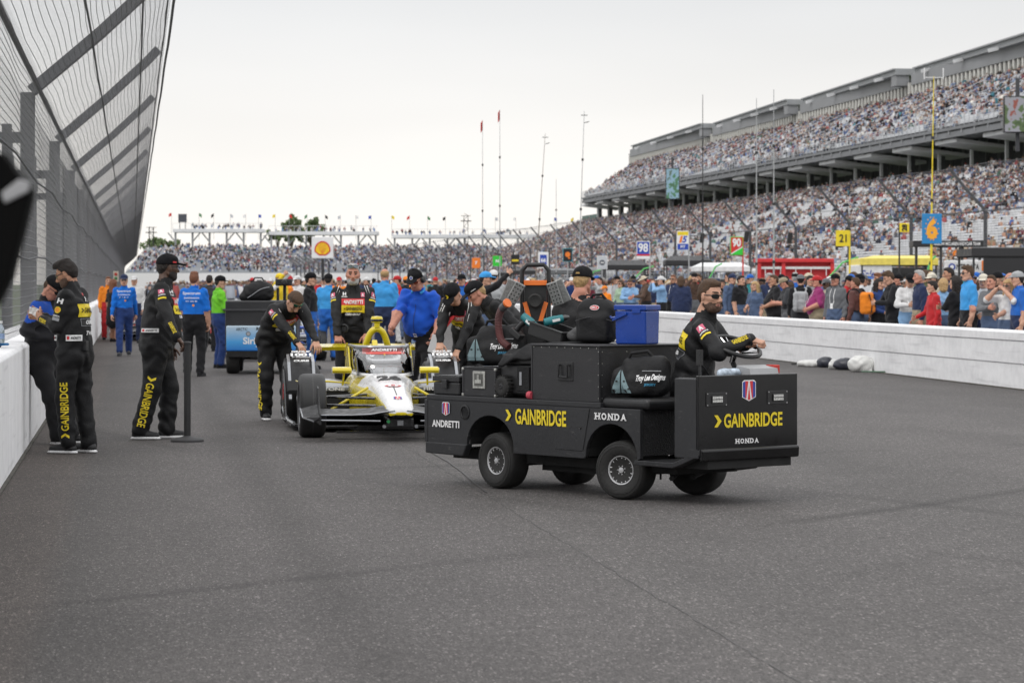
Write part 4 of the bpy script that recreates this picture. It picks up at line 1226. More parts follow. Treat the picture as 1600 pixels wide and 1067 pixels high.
# ------------------------------------------------------------------ the black equipment cart
CARTP = mat('black_cart_paint', (.021, .0215, .0235), .42, scuff=.7, var=.18, scale=3, bump=.12, bscale=40, spec=.45)
CARTG = mat('gloss_black_paint', (.0035, .0035, .004), .14, scuff=.25, var=.15, scale=3, coat=.25, spec=.35, bump=.03, bscale=5)
RUBB = mat('tyre_rubber', (.018, .0175, .017), .72, var=.25, scale=8, bump=.35, bscale=60)
ALLOY = mat('alloy_rim', (.55, .55, .56), .38, .55, var=.12, scale=14)
CHROME = mat('chrome_steel', (.7, .7, .71), .16, 1., var=0)
VINYL = mat('black_vinyl', (.012, .012, .013), .34, var=.2, scale=5, bump=.15, bscale=30)
UNDER = mat('underbody_black', (.01, .01, .01), .8, var=.2)
GRAYM = mat('cart_lip_grey', (.045, .046, .05), .5, var=.2, scale=5)
TREADM = mat('tread_plate', (.012, .012, .013), .4, var=.1, bump=.8, bscale=90)
CO = C2W(.2125, 22.06); CRZ = cam_dir(.63, -.775)
CART = empty('equipment_cart', CO, CRZ, 'black electric equipment cart loaded with cases and bags, driven across the track', 'cart')
CM = Matrix.Translation(CO) @ Matrix.Rotation(CRZ, 4, 'Z')
def onc(x, y, z=0.): return CM @ Vector((x, y, z))
def arc(cy, zb, hw, h, n=14, a0=180, a1=0):
 return [(cy + hw * math.cos(R(a0 + (a1 - a0) * i / n)), zb + h * math.sin(R(a0 + (a1 - a0) * i / n))) for i in range(n + 1)]
for sx in (1, -1):
 out = [(-.79, .66), (-.79, .325)] + [(-.30, .325)] + arc(-.01, .325, .285, .235) + [(.275, .285), (1.10, .285)] + arc(1.40, .30, .285, .25) + [(1.69, .30), (1.717, .31), (1.717, .665), (1.29, .665)]
 o_ = []
 for p in out:
  if not o_ or (abs(p[0] - o_[-1][0]) + abs(p[1] - o_[-1][1])) > 1e-3: o_.append(p)
 mb = MB(); mb.prism(o_, (sx * .455, 0, 0), (0, 1, 0), (0, 0, 1), (sx, 0, 0), .03)
 mb.build('side_panel', CARTP, CART, bevel=.004)
 mb = MB(); mb.prism([(-.815, .24), (-.815, .33), (-.285, .33), (-.34, .235)], (sx * .43, 0, 0), (0, 1, 0), (0, 0, 1), (sx, 0, 0), .062); mb.build('rear_skirt', CARTP, CART, bevel=.01)
 # arch liners
 for cy, zb, h in ((-.01, .325, .235), (1.40, .30, .25)):
  pts = arc(cy, zb, .285, h, 12)
  mb = MB(); mb.loft([[(sx * .455, a, b), (sx * .18, a, b)] for a, b in pts], cap=False, closed=False); mb.add([(sx * .18, a, b) for a, b in pts], [tuple(range(13))]); mb.build('arch_liner', UNDER, CART, fix=False)
mb = MB(); mb.prism([(.775, .34), (.775, .652), (1.165, .652), (1.088, .34)], (.485, 0, 0), (0, 1, 0), (0, 0, 1), (1, 0, 0), .005); dr = mb.build('door', CARTP, CART, bevel=.003)
mb = MB(); mb.lathe([(.012, 0), (.012, .004), (.009, .006), (.004, .002)], (.49, 1.06, .51), (1, 0, 0), 14); mb.build('lock', BLACKPL, dr)
mb = MB(); mb.lathe([(.055, 0), (.058, .006), (.048, .009), (.043, -.002), (.02, -.006), (.0, -.004)], (.485, -.315, .575), (1, 0, 0), 24); mb.build('filler_cap', BLACKPL, CART, smooth=True)
mb = MB(); mb.span((-.49, -.80, .66), (.49, 1.285, .70)); mb.span((-.49, -.83, .33), (.49, -.79, .66)); mb.build('deck', CARTP, CART, bevel=.006)
mb = MB(); mb.span((-.3, -.7, .2), (.3, 1.9, .28)); mb.span((-.42, -.06, .17), (.42, .06, .26)); mb.span((-.4, 1.36, .17), (.4, 1.45, .24)); mb.span((-.2, .3, .15), (.22, 1.0, .24))
for k in range(4): mb.cyl((.3 - .12 * k, 1.6, .2), (.3 - .12 * k, 1.6, .145), .008, n=6)
for k in range(2): mb.cyl((-.05 - .3 * k, 1.55, .2), (.3 - .2 * k, 1.85, .17), .02, n=6)
mb.build('chassis', UNDER, CART)
# seat, seat base, floor, cowl
mb = MB(); mb.span((-.455, 1.26, .655), (.46, 1.77, .742)); mb.build('seat', VINYL, CART, bevel=.035, seg=4)
mb = MB(); mb.span((-.455, 1.70, .33), (.452, 1.715, .655)); mb.build('kick_panel', TREADM, CART)
mb = MB(); mb.prism([(1.66, .30), (2.06, .30), (2.20, .345), (2.34, .405), (2.34, .36), (2.14, .285), (2.06, .262), (1.64, .265)], (-.485, 0, 0), (0, 1, 0), (0, 0, 1), (1, 0, 0), .972); mb.build('floor', CARTP, CART, bevel=.005)
for sx in (1, -1): MB().box((sx * .4715, 2.2075, .62), (.033, .245, .56)).build('cowl_side', CARTP, CART, bevel=.006)
mb = MB(); mb.span((-.488, 2.305, .40), (.488, 2.335, .922)); mb.span((-.47, 2.1, .88), (.47, 2.306, .905)); mb.build('front_panel', CARTG, CART, bevel=.006)
mb = MB(); mb.prism([(2.337, .318), (2.362, .326), (2.366, .396), (2.356, .408), (2.337, .408)], (-.478, 0, 0), (0, 1, 0), (0, 0, 1), (1, 0, 0), .955); mb.build('bumper', CARTG, CART, bevel=.008)
mb = MB(); mb.span((-.42, 2.0, .262), (.4, 2.335, .325)); mb.cyl((-.1, 2.3, .28), (.12, 2.3, .27), .03); mb.build('under_tray', UNDER, CART)
for x in (.3165, -.282):
 mb = MB(); mb.span((x - .1, 2.335, .705), (x + .1, 2.341, .803)); hl = mb.build('headlight', BLACKPL, CART, bevel=.003)
 mb = MB(); mb.span((x - .052, 2.341, .728), (x + .052, 2.349, .78)); mb.build('lens_frame', BLACKPL, hl, bevel=.002)
 mb = MB()
 for r_i in range(2):
  for c_i in range(6): mb.box((x - .04 + .016 * c_i, 2.35, .766 - .024 * r_i), (.013, .006, .018))
 mb.build('lens', mat('headlight_lens', (.62, .62, .6), .15, .3, var=.15, scale=60), hl)
 mb = MB()
 for a in (-.09, .09):
  for b in (.714, .794): mb.cyl((x + a, 2.341, b), (x + a, 2.345, b), .004, n=8)
 mb.build('screw', ALLOY, hl)
mb = MB(); mb.prism([(2.13, .906), (2.32, .906), (2.30, .965), (2.17, .985)], (-.32, 0, 0), (0, 1, 0), (0, 0, 1), (1, 0, 0), .28); mb.build('dash_box', mat('grey_dash_lid', (.33, .335, .345), .45, var=.1, scale=8), CART, bevel=.004)
mb = MB(); mb.span((-.345, 2.2, .923), (-.30, 2.3, .985)); mb.build('dash_strap', mat('red_strap', (.5, .04, .03), .6), CART, bevel=.006)
# steering wheel
SWC = np.array((-.205, 2.0, 1.112)); tilt = rotm(-24, 0, 0)
SWU, SWV, SWN = tilt @ (1, 0, 0), tilt @ (0, 1, 0), tilt @ (0, 0, 1)
mb = MB(); ring = [SWC + .175 * (math.cos(a) * SWU + math.sin(a) * SWV) for a in np.linspace(0, 2 * math.pi, 40, endpoint=False)]
mb.tube(ring, .016, 10, closed=True); sw = mb.build('steering_wheel', VINYL, CART, smooth=True)
mb = MB()
for a in (30, 150, 270):
 d = math.cos(R(a)) * SWU + math.sin(R(a)) * SWV
 for q in (-.012, .012):
  w = np.cross(SWN, d) * q
  mb.tube([SWC + d * .165 + w * 2.2, SWC + d * .08 - SWN * .03 + w, SWC - SWN * .045 + d * .02], .006, 6)
mb.lathe([(.045, -.06), (.05, -.045), (.035, -.03), (0, -.025)], SWC, SWN, 16)
mb.build('spoke', CHROME, sw, smooth=True)
mb = MB(); mb.cyl(SWC - SWN * .05, SWC - SWN * .13, .024, .021, 14); mb.build('column_collar', CHROME, sw, smooth=True)
mb = MB(); mb.cyl(SWC - SWN * .12, (-.20, 2.12, .76), .02, n=12); mb.build('steering_column', BLACKPL, CART, smooth=True)
mb = MB(); mb.cyl((.30, 2.15, .9), (.30, 2.14, 1.06), .011, n=8); mb.span((.284, 2.125, .99), (.316, 2.165, 1.10)); mb.tube([(.30, 2.15, .95), (.26, 2.11, 1.0), (.2, 2.1, .96), (.14, 2.08, .9)], .005, 6); mb.build('radio_holder', BLACKPL, CART)
def wheel(name, parent, c, r, w, rr, spokes, side=1, steer=0., lug=True):
 t = empty(name, c, R(steer)); t.parent = parent
 if side < 0: t.rotation_euler.z += math.pi
 mb = MB(); h = w / 2
 prof = [(rr, h * .72), (rr + .012, h * .86), (r * .74, h * 1.0), (r * .88, h * .98), (r * .965, h * .84), (r * .995, h * .55), (r, h * .2), (r, -h * .2), (r * .995, -h * .55), (r * .965, -h * .84), (r * .88, -h * .98), (r * .74, -h), (rr, -h * .75)]
 mb.lathe(prof, (0, 0, 0), (1, 0, 0), 40)
 if lug:
  for rad, d in ((r * .80, h * 1.0), (r * .9, h * .965)):
   mb.tube([(d, rad * math.cos(a), rad * math.sin(a)) for a in np.linspace(0, 6.283, 36, endpoint=False)], .0022, 5, closed=True)
 mb.build('tyre', RUBB, t, smooth='all')
 mb = MB(); mb.lathe([(rr * .86, h * .3), (rr * .9, h * .62), (rr * .97, h * .78), (rr * 1.04, h * .8), (rr * 1.04, h * .7), (rr, h * .5), (rr, -h * .6)], (0, 0, 0), (1, 0, 0), 36)
 mb.build('rim', ALLOY, t, smooth=True)
 mb = MB(); mb.lathe([(0, h * .25), (rr * .95, h * .25)], (0, 0, 0), (1, 0, 0), 24); mb.build('brake_drum', UNDER, t)
 mb = MB()
 mb.lathe([(rr * .42, h * .42), (rr * .42, h * .58), (rr * .3, h * .62), (rr * .22, h * .62), (rr * .2, h * .78), (0, h * .8)], (0, 0, 0), (1, 0, 0), 20)
 for k in range(spokes):
  a = 2 * math.pi * k / spokes
  for q in (-.16, .16):
   b1, b2 = a, a + q * 1.7
   p0 = (h * .56, rr * .36 * math.cos(b1), rr * .36 * math.sin(b1)); p1 = (h * .66, rr * .92 * math.cos(b2), rr * .92 * math.sin(b2))
   mb.tube([p0, p1], .0085, 6)
  mb.cyl((h * .6, rr * .3 * math.cos(a + .4), rr * .3 * math.sin(a + .4)), (h * .72, rr * .3 * math.cos(a + .4), rr * .3 * math.sin(a + .4)), .006, n=6)
 mb.build('wheel_spokes', ALLOY, t, smooth=True)
 return t
for y, st in ((0, 0), (1.42, 18)):
 for sx in (1, -1): wheel('wheel', CART, (sx * .355, y, .215), .215, .195, .102, 7, sx, st)
# lettering on the cart
NX = ((0, 1, 0), (0, 0, 1))
def emboss(s, w, h, m, x=0, y=0, bold=.02): return Decal().text(s, w, h, m, x, y, bold)
def slab(d, s, w, h, m, x=0, y=0):
 """serifed capitals: bold letters with small feet and heads"""
 n = len(s); cw = w / n
 for i, c in enumerate(s):
  cx = x - w / 2 + cw * (i + .5)
  d.text(c, cw * .76, h, m, cx, y, .04, 1)
  feet = {'H': (-.3, .3), 'N': (-.3, .3), 'D': (-.32,), 'A': (-.36, .36), 'O': ()}[c]
  for f in feet:
   for q in ((-1, 1) if c != 'A' else (-1,)):
    if c == 'N' and ((f > 0) == (q < 0)): continue
    d.rect(cw * (.42 if c != 'A' else .26), h * .16, m, cx + f * cw * (1 if c != 'A' else .86), y + q * h * .42, 1)
 return d
def chev(d, x, y, h, m, lvl=1):
 c = h / 2
 return d.poly([(x - c * .8, y + c), (x - c * .05, y + c), (x + c * .85, y), (x + c * .02, y)], m, lvl).poly([(x + c * .02, y), (x + c * .85, y), (x - c * .05, y - c), (x - c * .8, y - c)], m, lvl)
d = Decal(); shield(d, -.549, .594, .095, .105); d.text('ANDRETTI', .345, .054, WHITEP, -.55, .477, .03)
chev(d, .225, .572, .085, YELP); d.text('GAINBRIDGE', .595, .118, YELP, .608, .568, .025); slab(d, 'HONDA', .36, .05, WHITEP, 1.404, .603)
d.lay('lettering', (.485, 0, 0), *NX, CART, .008)
d = Decal(); shield(d, 0, .809, .135, .15)
chev(d, -.305, .60, .085, YELP); d.text('GAINBRIDGE', .575, .10, YELP, .043, .60, .025); slab(d, 'HONDA', .235, .035, WHITEP, -.02, .453)
d.lay('lettering', (0, 2.335, 0), (-1, 0, 0), (0, 0, 1), CART, .003)
# ------------------------------------------------------------------ cargo
def cthing(name, x, y, z, rz, label, cat, group=None):
 return empty(name, onc(x, y, z), CRZ + R(rz), label, cat, group)
CASEM = mat('black_case_board', (.022, .022, .024), .55, scuff=.6, var=.2, scale=5, bump=.15, bscale=120)
EDGE = mat('case_edge_dark', (.045, .045, .048), .4, .4, var=.15)
FAB = mat('black_bag_fabric', (.0095, .0095, .0105), .7, var=.25, scale=8, bump=.4, bscale=45, spec=.35)
TEAL = mat('pale_teal_panel', (.17, .25, .27), .6, var=.12, scale=12)
LATCH = mat('zinc_latch', (.45, .45, .42), .4, .6, var=.25, scale=30)
t = cthing('tool_chest', 0, .86, .70, 0, 'big black tool chest across the cart behind the seats with a recessed handle', 'tool chest')
mb = MB(); mb.span((-.462, -.388, 0), (.462, .388, .405)); mb.build('case_body', CASEM, t, bevel=.004)
mb = MB(); mb.span((-.472, -.398, .405), (.472, .398, .418)); mb.build('lid', EDGE, t, bevel=.003)
mb = MB()
for y in (-.391, .391): mb.span((.455, y - .006, 0), (.466, y + .006, .4))
for x in (-.465, .465): mb.span((x - .006, .386, 0), (x + .006, .392, .4))
mb.build('edge_strip', EDGE, t)
mb = MB(); mb.span((.462, -.09, .15), (.468, .09, .29)); hd = mb.build('handle', BLACKPL, t, bevel=.006)
mb = MB(); mb.tube([(.47, -.055, .265), (.486, -.05, .265), (.49, -.05, .18), (.486, -.05, .178), (.488, .05, .178), (.49, .05, .265), (.47, .055, .265)], .008, 6); mb.span((.468, -.062, .2), (.469, .062, .275)); mb.build('grip', BLACKPL, hd, smooth=True)
mb = MB()
for y in np.linspace(-.36, .36, 9): mb.cyl((.466, y, .395), (.469, y, .395), .004, n=6)
for z in np.linspace(.03, .37, 5):
 mb.cyl((.466, .38, z), (.469, .38, z), .004, n=6)
 for x in (-.4, .2, .44): mb.cyl((x, .388, z), (x, .392, z), .004, n=6)
mb.build('rivet', LATCH, t)
t = cthing('hard_case', .30, -.60, .70, 0, 'small ribbed black hard case at the rear corner of the cart', 'case')
mb = MB(); mb.span((-.15, -.165, 0), (.15, .165, .10)); mb.build('case_body', BLACKPL, t, bevel=.012)
mb = MB(); mb.span((-.155, -.17, .104), (.155, .17, .145))
for k in range(7): mb.span((-.15, -.15 + k * .046, .145), (.15, -.13 + k * .046, .152))
mb.build('lid', BLACKPL, t, bevel=.008)
mb = MB(); mb.span((.15, -.03, .05), (.172, .03, .12)); mb.build('latch', BLACKPL, t, bevel=.004)
t = cthing('flight_case', .24, -.195, .70, 0, 'black square flight case with a big zinc butterfly latch', 'case')
mb = MB(); mb.span((-.2, -.2, 0), (.2, .2, .215)); mb.build('case_body', CASEM, t, bevel=.005)
mb = MB()
for a in (-.2, .2):
 mb.span((.192, a - .008, 0), (.206, a + .008, .22)); mb.span((a - .008, .192, 0), (a + .008, .206, .22))
mb.span((-.205, -.205, .214), (.205, .205, .226)); mb.build('edge_strip', EDGE, t, bevel=.002)
mb = MB(); mb.span((.2, -.075, .06), (.208, .075, .195)); l = mb.build('latch', LATCH, t, bevel=.008)
mb = MB(); mb.span((.208, -.05, .08), (.212, .05, .175)); mb.build('latch_recess', mat('latch_recess', (.14, .14, .13), .5, .5), l);
mb = MB(); mb.span((.212, -.038, .10), (.217, .038, .128)); mb.span((.212, -.012, .128), (.217, .012, .165)); mb.build('latch_bow', LATCH, l, bevel=.002)
mb = MB()
for y, z in ((-.2, .21), (.2, .21), (-.2, .01), (.2, .01)): mb.box((.2, y, z), (.022, .022, .022))
mb.build('corner', LATCH, t, bevel=.006)
t = cthing('rolling_tool_tower', .22, .22, .70, 0, 'black wheeled tool tower standing between the flight case and the tool chest', 'tool box')
mb = MB(); mb.span((-.2, -.19, .03), (.19, .2, .25)); mb.span((-.19, -.18, .255), (.185, .19, .335)); mb.build('case_body', BLACKPL, t, bevel=.012)
mb = MB(); mb.span((.19, .02, .05), (.205, .17, .24)); mb.build('mesh_pocket', FAB, t, bevel=.01)
mb = MB(); mb.span((.206, .06, .1), (.21, .085, .2)); mb.build('label_strip', mat('clear_sleeve', (.3, .31, .33), .3), t)
for y in (-.12,):
 w_ = empty('wheel', (.215, y, .085)); w_.parent = t
 mb = MB(); mb.lathe([(.03, .03), (.05, .036), (.07, .03), (.083, .015), (.083, -.015), (.07, -.03), (.03, -.03)], (0, 0, 0), (1, 0, 0), 24)
 for k in range(18):
  a = k * 2 * math.pi / 18; mb.box((0, .083 * math.cos(a), .083 * math.sin(a)), (.05, .012, .014), rotm(math.degrees(a), 0, 0))
 mb.build('tyre', RUBB, w_, smooth=True)
 mb = MB(); mb.lathe([(.0, .03), (.012, .034), (.03, .028)], (0, 0, 0), (1, 0, 0), 12)
 for k in range(5): a = k * 1.2566; mb.box((.026, .03 * math.cos(a), .03 * math.sin(a)), (.01, .05, .012), rotm(math.degrees(a), 0, 0))
 mb.build('hub', BLACKPL, w_)
tag((MB().cyl((.24, .21, .03), (.24, .255, .03), .03, n=14)).build('red_cap', mat('faded_red_plastic', (.5, .06, .09), .5), t), None)
# drape over the tower
t = cthing('black_cover', .2, .30, 1.04, 0, 'folded black fabric cover lying over the tool tower beside the chest', 'cover')
V, n1 = [], 22
mb = MB(); rng = random.Random(4); rows_ = []
for i in range(n1):
 row = []
 for j in range(10):
  x = -.24 + .5 * j / 9; y = -.24 + .62 * i / (n1 - 1); z = .035 + .05 * (i / n1) + .018 * math.sin(9 * y + 4 * x) + .012 * math.sin(23 * y + 11 * x) - (.10 * max(0, (x - .16) / .1) ** 1.3) * (1 if i < 17 else .2)
  row.append((x, y, z))
 rows_.append(row)
top = [p for r in rows_ for p in r]; bot = [(p[0] * .98, p[1], p[2] - .022) for p in top]
F_ = []
for i in range(n1 - 1):
 for j in range(9):
  a = i * 10 + j; F_.append((a, a + 1, a + 11, a + 10)); F_.append((220 + a, 220 + a + 10, 220 + a + 11, 220 + a + 1))
edge = [i * 10 for i in range(n1)] + [(n1 - 1) * 10 + j for j in range(1, 10)] + [i * 10 + 9 for i in range(n1 - 2, -1, -1)] + [j for j in range(8, 0, -1)]
for a, b in zip(edge, edge[1:] + edge[:1]): F_.append((a, b, 220 + b, 220 + a))
mb.add(top + bot, F_); mb.build('fabric', FAB, t, smooth='all')
def duffel(label, x, y, z, rz, w=.44, h=.27, dp=.26, group=None):
 t = cthing('duffel_bag', x, y, z, rz, label, 'bag')
 # +x of the thing faces the viewer
 S = SDF((-.25, -.32, -.03), (.25, .32, .38), .0095)
 S.rbox((-.01, .03, h * .48), (dp * .42, w * .40, h * .44), .07, .03)
 S.rbox((0, -w * .40, h * .42), (dp * .36, w * .12, h * .36), .06, .05)
 S.rbox((.05, .03, h * .34), (dp * .36, w * .33, h * .28), .05, .04)
 S.limb((-.02, -.1, h * .9), (-.02, .14, h * .93), .045, .05, .05, 0, (1, 0, 0), (1.6, 1.6))
 folds(S, .0036, int(x * 100) % 97)
 Z = S.ax[2][None, None, :]; S.D = np.maximum(S.D, -Z)
 V_, F2, _ = S.mesh(); np_mesh('bag_body', V_, F2, [FAB], None, True, t)
 bv = BVHTree.FromPolygons([tuple(v) for v in V_], [tuple(f) for f in F2])
 d = Decal(); q = -w * .33
 d.tri((q - .085, -.085), (q - .005, -.085), (q - .005, .085), TEAL, 1); d.tri((q + .005, -.085), (q + .09, -.085), (q + .005, .085), TEAL, 1)
 for a, b in ((-.07, -.055), (-.03, .0), (.03, .0), (.07, -.055)): d.rect(.016, .012, BLACKP, q + a, b, 3)
 d.lay('side_panel', (.0, 0, h * .42), (0, 1, 0), (0, 0, 1), t, .004, bvh=bv, n=(1, 0, .05))
 d = Decal(); d.text('Troy Lee Designs', .21, .062, WHITEP, w * .19, .0, .03, 1, 1, rot=4, shear=.25); d.text('JERSEY', .09, .022, mat('cyan_print', (.04, .25, .42), .5), w * .2, -.05, .03, 1, 1)
 d.lay('lettering', (0, 0, h * .45), (0, 1, 0), (0, 0, 1), t, .005, bvh=bv, n=(1, 0, .15))
 mb = MB(); mb.tube([(.0, -.02 + .2 * i / 8, h * .98 + .012 * math.sin(i)) for i in range(9)], .004, 6); mb.build('zip', EDGE, t)
 mb = MB(); mb.tube([(dp * .43, w * .05 + .14 * i / 6, h * .72) for i in range(7)], .003, 5); mb.build('zip', GREYP, t)
 mb = MB(); mb.tube([(-.02, -.12, h * .9), (.0, -.08, h + .05), (.0, .04, h + .065), (-.02, .12, h * .93)], .012, 8); mb.build('carry_handle', FAB, t, smooth=True)
 return t
duffel('black duffel bag with two pale teal triangles lying on top of the flight case', .20, -.27, .926, 34, w=.46, h=.30)
duffel('black duffel bag with pale teal triangles lying on the cart seat beside the driver', .27, 1.50, .742, 37, w=.43)
# tall jack dolly
t = cthing('hand_truck', -.06, -.12, .70, 47, 'tall black and orange tyre dolly standing upright among the bags on the cart', 'dolly')
# thing frame: +x towards the viewer
ORG = mat('orange_paint', (.75, .16, .015), .4, var=.1, scale=10, coat=.3)
mb = MB()
for y in (-.105, .105): mb.tube([(0, y, 0), (0, y, .9)], .016, 10)
mb.tube([(0, -.105, .88), (0, -.105, .97), (0, -.065, 1.015), (0, .065, 1.015), (0, .105, .97), (0, .105, .88)], .018, 10)
mb.build('frame', BLACKPL, t, smooth=True)
mb = MB(); mb.span((-.01, -.088, .05), (.0, .088, .87)); mb.build('back_plate', BLACKPL, t)
mb = MB(); mb.span((-.005, -.09, .855), (.025, .09, .895)); mb.build('cross_bar', ORG, t, bevel=.004)
for q in (-1, 1):
 mb = MB(); mb.prism([(q * .1, .72), (q * .068, .73), (q * .0, .50), (q * .032, .49)], (.004, 0, 0), (0, 1, 0), (0, 0, 1), (1, 0, 0), .014); mb.build('brace', ORG, t)
mb = MB(); mb.lathe([(.028, -.02), (.045, -.026), (.058, -.015), (.058, .015), (.045, .026), (.028, .02)], (.035, 0, .735), (1, 0, 0), 24); mb.build('spare_tyre', RUBB, t, smooth=True)
PERF = mat('drilled_alloy_plate', (.33, .335, .33), .45, .7, var=.25, scale=80)
for q in (-1, 1):
 for k in range(2):
  mb = MB(); A_ = rotm(q * 24 - k * 6, 10, 0)
  mb.box((.035 + .03 * k, q * (.155 + .05 * (1 - k)), .79 + .02 * (1 - k)), (.014, .085, .19), A_)
  pl = mb.build('foot_plate', PERF, t, bevel=.01)
  if k:
   mb = MB()
   for a in range(3):
    for b in range(6): c_ = np.array((.035 + .03 * k, q * .155, .79)) + A_ @ np.array((.0075, -.025 + .025 * a, -.075 + .03 * b)); mb.cyl(c_, c_ + A_ @ np.array((.002, 0, 0)), .006, n=8)
   mb.build('hole', BLACKP, pl)
mb = MB(); mb.span((-.005, -.11, .30), (.03, .11, .34)); mb.build('hub_bar', BLACKPL, t, bevel=.004)
t = cthing('flexible_hose', .27, -.09, 1.13, 0, 'dark red ribbed hose with a grey cuff hanging over the duffel bag', 'hose')
pts = [(0, .0, .27), (-.01, -.055, .24), (-.005, -.085, .17), (.0, -.075, .08), (.01, -.03, .0), (.0, .05, -.05)]
from mathutils import geometry as _g
def smooth_pts(p, n=8):
 p = [np.array(q, float) for q in p]; out = []
 for i in range(len(p) - 1):
  a, b, c, d_ = p[max(i - 1, 0)], p[i], p[i + 1], p[min(i + 2, len(p) - 1)]
  for k in range(n):
   u = k / n; out.append(.5 * ((2 * b) + (c - a) * u + (2 * a - 5 * b + 4 * c - d_) * u * u + (3 * b - a - 3 * c + d_) * u ** 3))
 return out + [p[-1]]
sp_ = smooth_pts(pts, 14); mb = MB(); mb.tube(sp_, [.027 + .003 * (i % 2) for i in range(len(sp_))], 10); mb.build('hose', mat('dark_red_rubber', (.085, .02, .02), .55, var=.2), t)
mb = MB(); mb.tube([np.array((.0, .012, .275)), np.array((-.01, -.045, .25))], .032, 12); mb.build('cuff', mat('grey_rubber', (.1, .1, .105), .5), t, smooth=True)
mb = MB(); mb.tube([np.array((.0, .02, .285)), np.array((.0, .035, .292))], .036, 12); mb.build('collar', ORG, t, smooth=True)
# tray with drills
t = cthing('parts_tray', .10, .30, 1.135, 8, 'black plastic tray propped at a slant on the fabric cover, holding cordless tools', 'tray')
A_ = rotm(0, 0, 0) @ rotm(-14, 0, 0)
def TR(p): return tuple(A_ @ np.array(p, float))
mb = MB()
for c_, s_ in (((0, 0, .01), (.24, .34, .012)), ((.12, 0, .06), (.012, .34, .1)), ((-.12, 0, .06), (.012, .34, .1)), ((0, .17, .06), (.24, .012, .1)), ((0, -.17, .06), (.24, .012, .1)), ((.125, 0, .105), (.03, .36, .012))):
 mb.box(A_ @ np.array(c_), s_, A_)
mb.build('tray', BLACKPL, t, bevel=.003)
MAK = mat('teal_tool_plastic', (.015, .16, .18), .4, var=.12, scale=10)
def drill(x, y, z, rz, tilt, label):
 t = cthing('cordless_drill', x, y, z, rz, label, 'drill')
 A_ = rotm(tilt, 0, 0)
 q = lambda *p: A_ @ np.array(p, float)
 mb = MB(); mb.tube([q(0, -.07, 0), q(0, .0, 0), q(0, .08, 0)], [.03, .036, .03], 12); mb.build('motor_housing', MAK, t, smooth=True)
 mb = MB(); mb.tube([q(0, -.03, -.02), q(0, -.05, -.08), q(0, -.055, -.12)], [.022, .019, .022], 10); mb.build('grip', BLACKPL, t, smooth=True)
 mb = MB(); mb.box(q(0, -.04, -.145), (.07, .11, .045), A_); mb.build('battery', BLACKPL, t, bevel=.006)
 mb = MB(); mb.tube([q(0, .08, 0), q(0, .1, 0), q(0, .13, 0)], [.026, .024, .012], 12); mb.build('chuck', mat('gunmetal', (.1, .1, .1), .3, .9), t, smooth=True)
 mb = MB(); mb.box(q(.034, .02, .0), (.004, .06, .02), A_); mb.build('sticker', WHITEP, t)
 return t
drill(.2, .12, 1.28, 15, -35, 'teal cordless drill lying nose down at the left end of the tray')
drill(.08, .26, 1.285, 60, 12, 'teal cordless driver lying across the middle of the tray')
# backpack and cooler on the chest
t = cthing('backpack', .02, .70, 1.118, 38, 'black backpack with a small oval badge standing on the tool chest', 'backpack')
S = SDF((-.16, -.2, -.02), (.16, .2, .42), .0085)
S.rbox((-.01, 0, .155), (.085, .15, .152), .06, .03); S.rbox((-.02, 0, .28), (.06, .115, .055), .05, .05)
S.rbox((.055, 0, .12), (.06, .125, .11), .045, .035)
folds(S, .0022, 5); S.D = np.maximum(S.D, -S.ax[2][None, None, :])
V_, F2, _ = S.mesh(); np_mesh('bag_body', V_, F2, [FAB], None, True, t); bv = BVHTree.FromPolygons([tuple(v) for v in V_], [tuple(f) for f in F2])
d = Decal(); d.disc(.036, WHITEP, 0, .0, 1, ry=.02); d.disc(.032, REDP, 0, 0, 2, ry=.0165); d.text('BELL', .045, .015, WHITEP, 0, 0, .03, 4)
d.lay('badge', (0, 0, .262), (0, 1, 0), (0, 0, 1), t, .004, bvh=bv, n=(1, 0, .1))
mb = MB(); mb.tube([(.112 + .012 * math.sin(i * .5), -.14 + .28 * i / 14, .17 + .03 * math.sin(i * math.pi / 14)) for i in range(15)], .0035, 5); mb.build('zip', EDGE, t)
mb = MB(); mb.tube([(-.02, -.05, .33), (-.01, -.03, .365), (-.01, .04, .37), (-.02, .07, .33)], .011, 8); mb.build('carry_handle', FAB, t, smooth=True)
t = cthing('cool_box', -.05, 1.085, 1.118, 19, 'glossy blue cool box standing at the front edge of the tool chest', 'cool box')
BLU = mat('glossy_blue_plastic', (.004, .045, .30), .2, var=.08, scale=6, coat=.2)
mb = MB(); mb.prism([(-.1, 0), (.1, 0), (.112, .25), (-.112, .25)], (0, -.13, 0), (1, 0, 0), (0, 0, 1), (0, 1, 0), .26); mb.build('box_body', BLU, t, bevel=.012, seg=3)
mb = MB(); mb.span((-.118, -.137, .252), (.118, .137, .292)); mb.build('lid', BLU, t, bevel=.008, seg=3)
mb = MB(); mb.tube([(.118, -.12, .2), (.13, -.15, .195), (.13, -.155, .21)], .01, 6); mb.box((.122, -.085, .205), (.014, .13, .022), rotm(22, 0, 0)); mb.build('handle', BLU, t, bevel=.003)
mb = MB(); mb.span((.112, .02, .23), (.12, .09, .262)); mb.build('latch', BLU, t, bevel=.003)
t = cthing('gloves', .10, .56, 1.118, 30, 'pair of crumpled dark grey gloves lying beside the backpack', 'gloves')
S = SDF((-.12, -.12, -.02), (.12, .12, .16), .008)
S.ell((0, 0, .05), (.06, .075, .045), .02, 0); S.ell((.02, .03, .09), (.045, .05, .035), .02, 0)
for k in range(4): S.limb((-.03 + .02 * k, .04, .07), (-.04 + .03 * k, .095, .05), .014, .011, .01, 0)
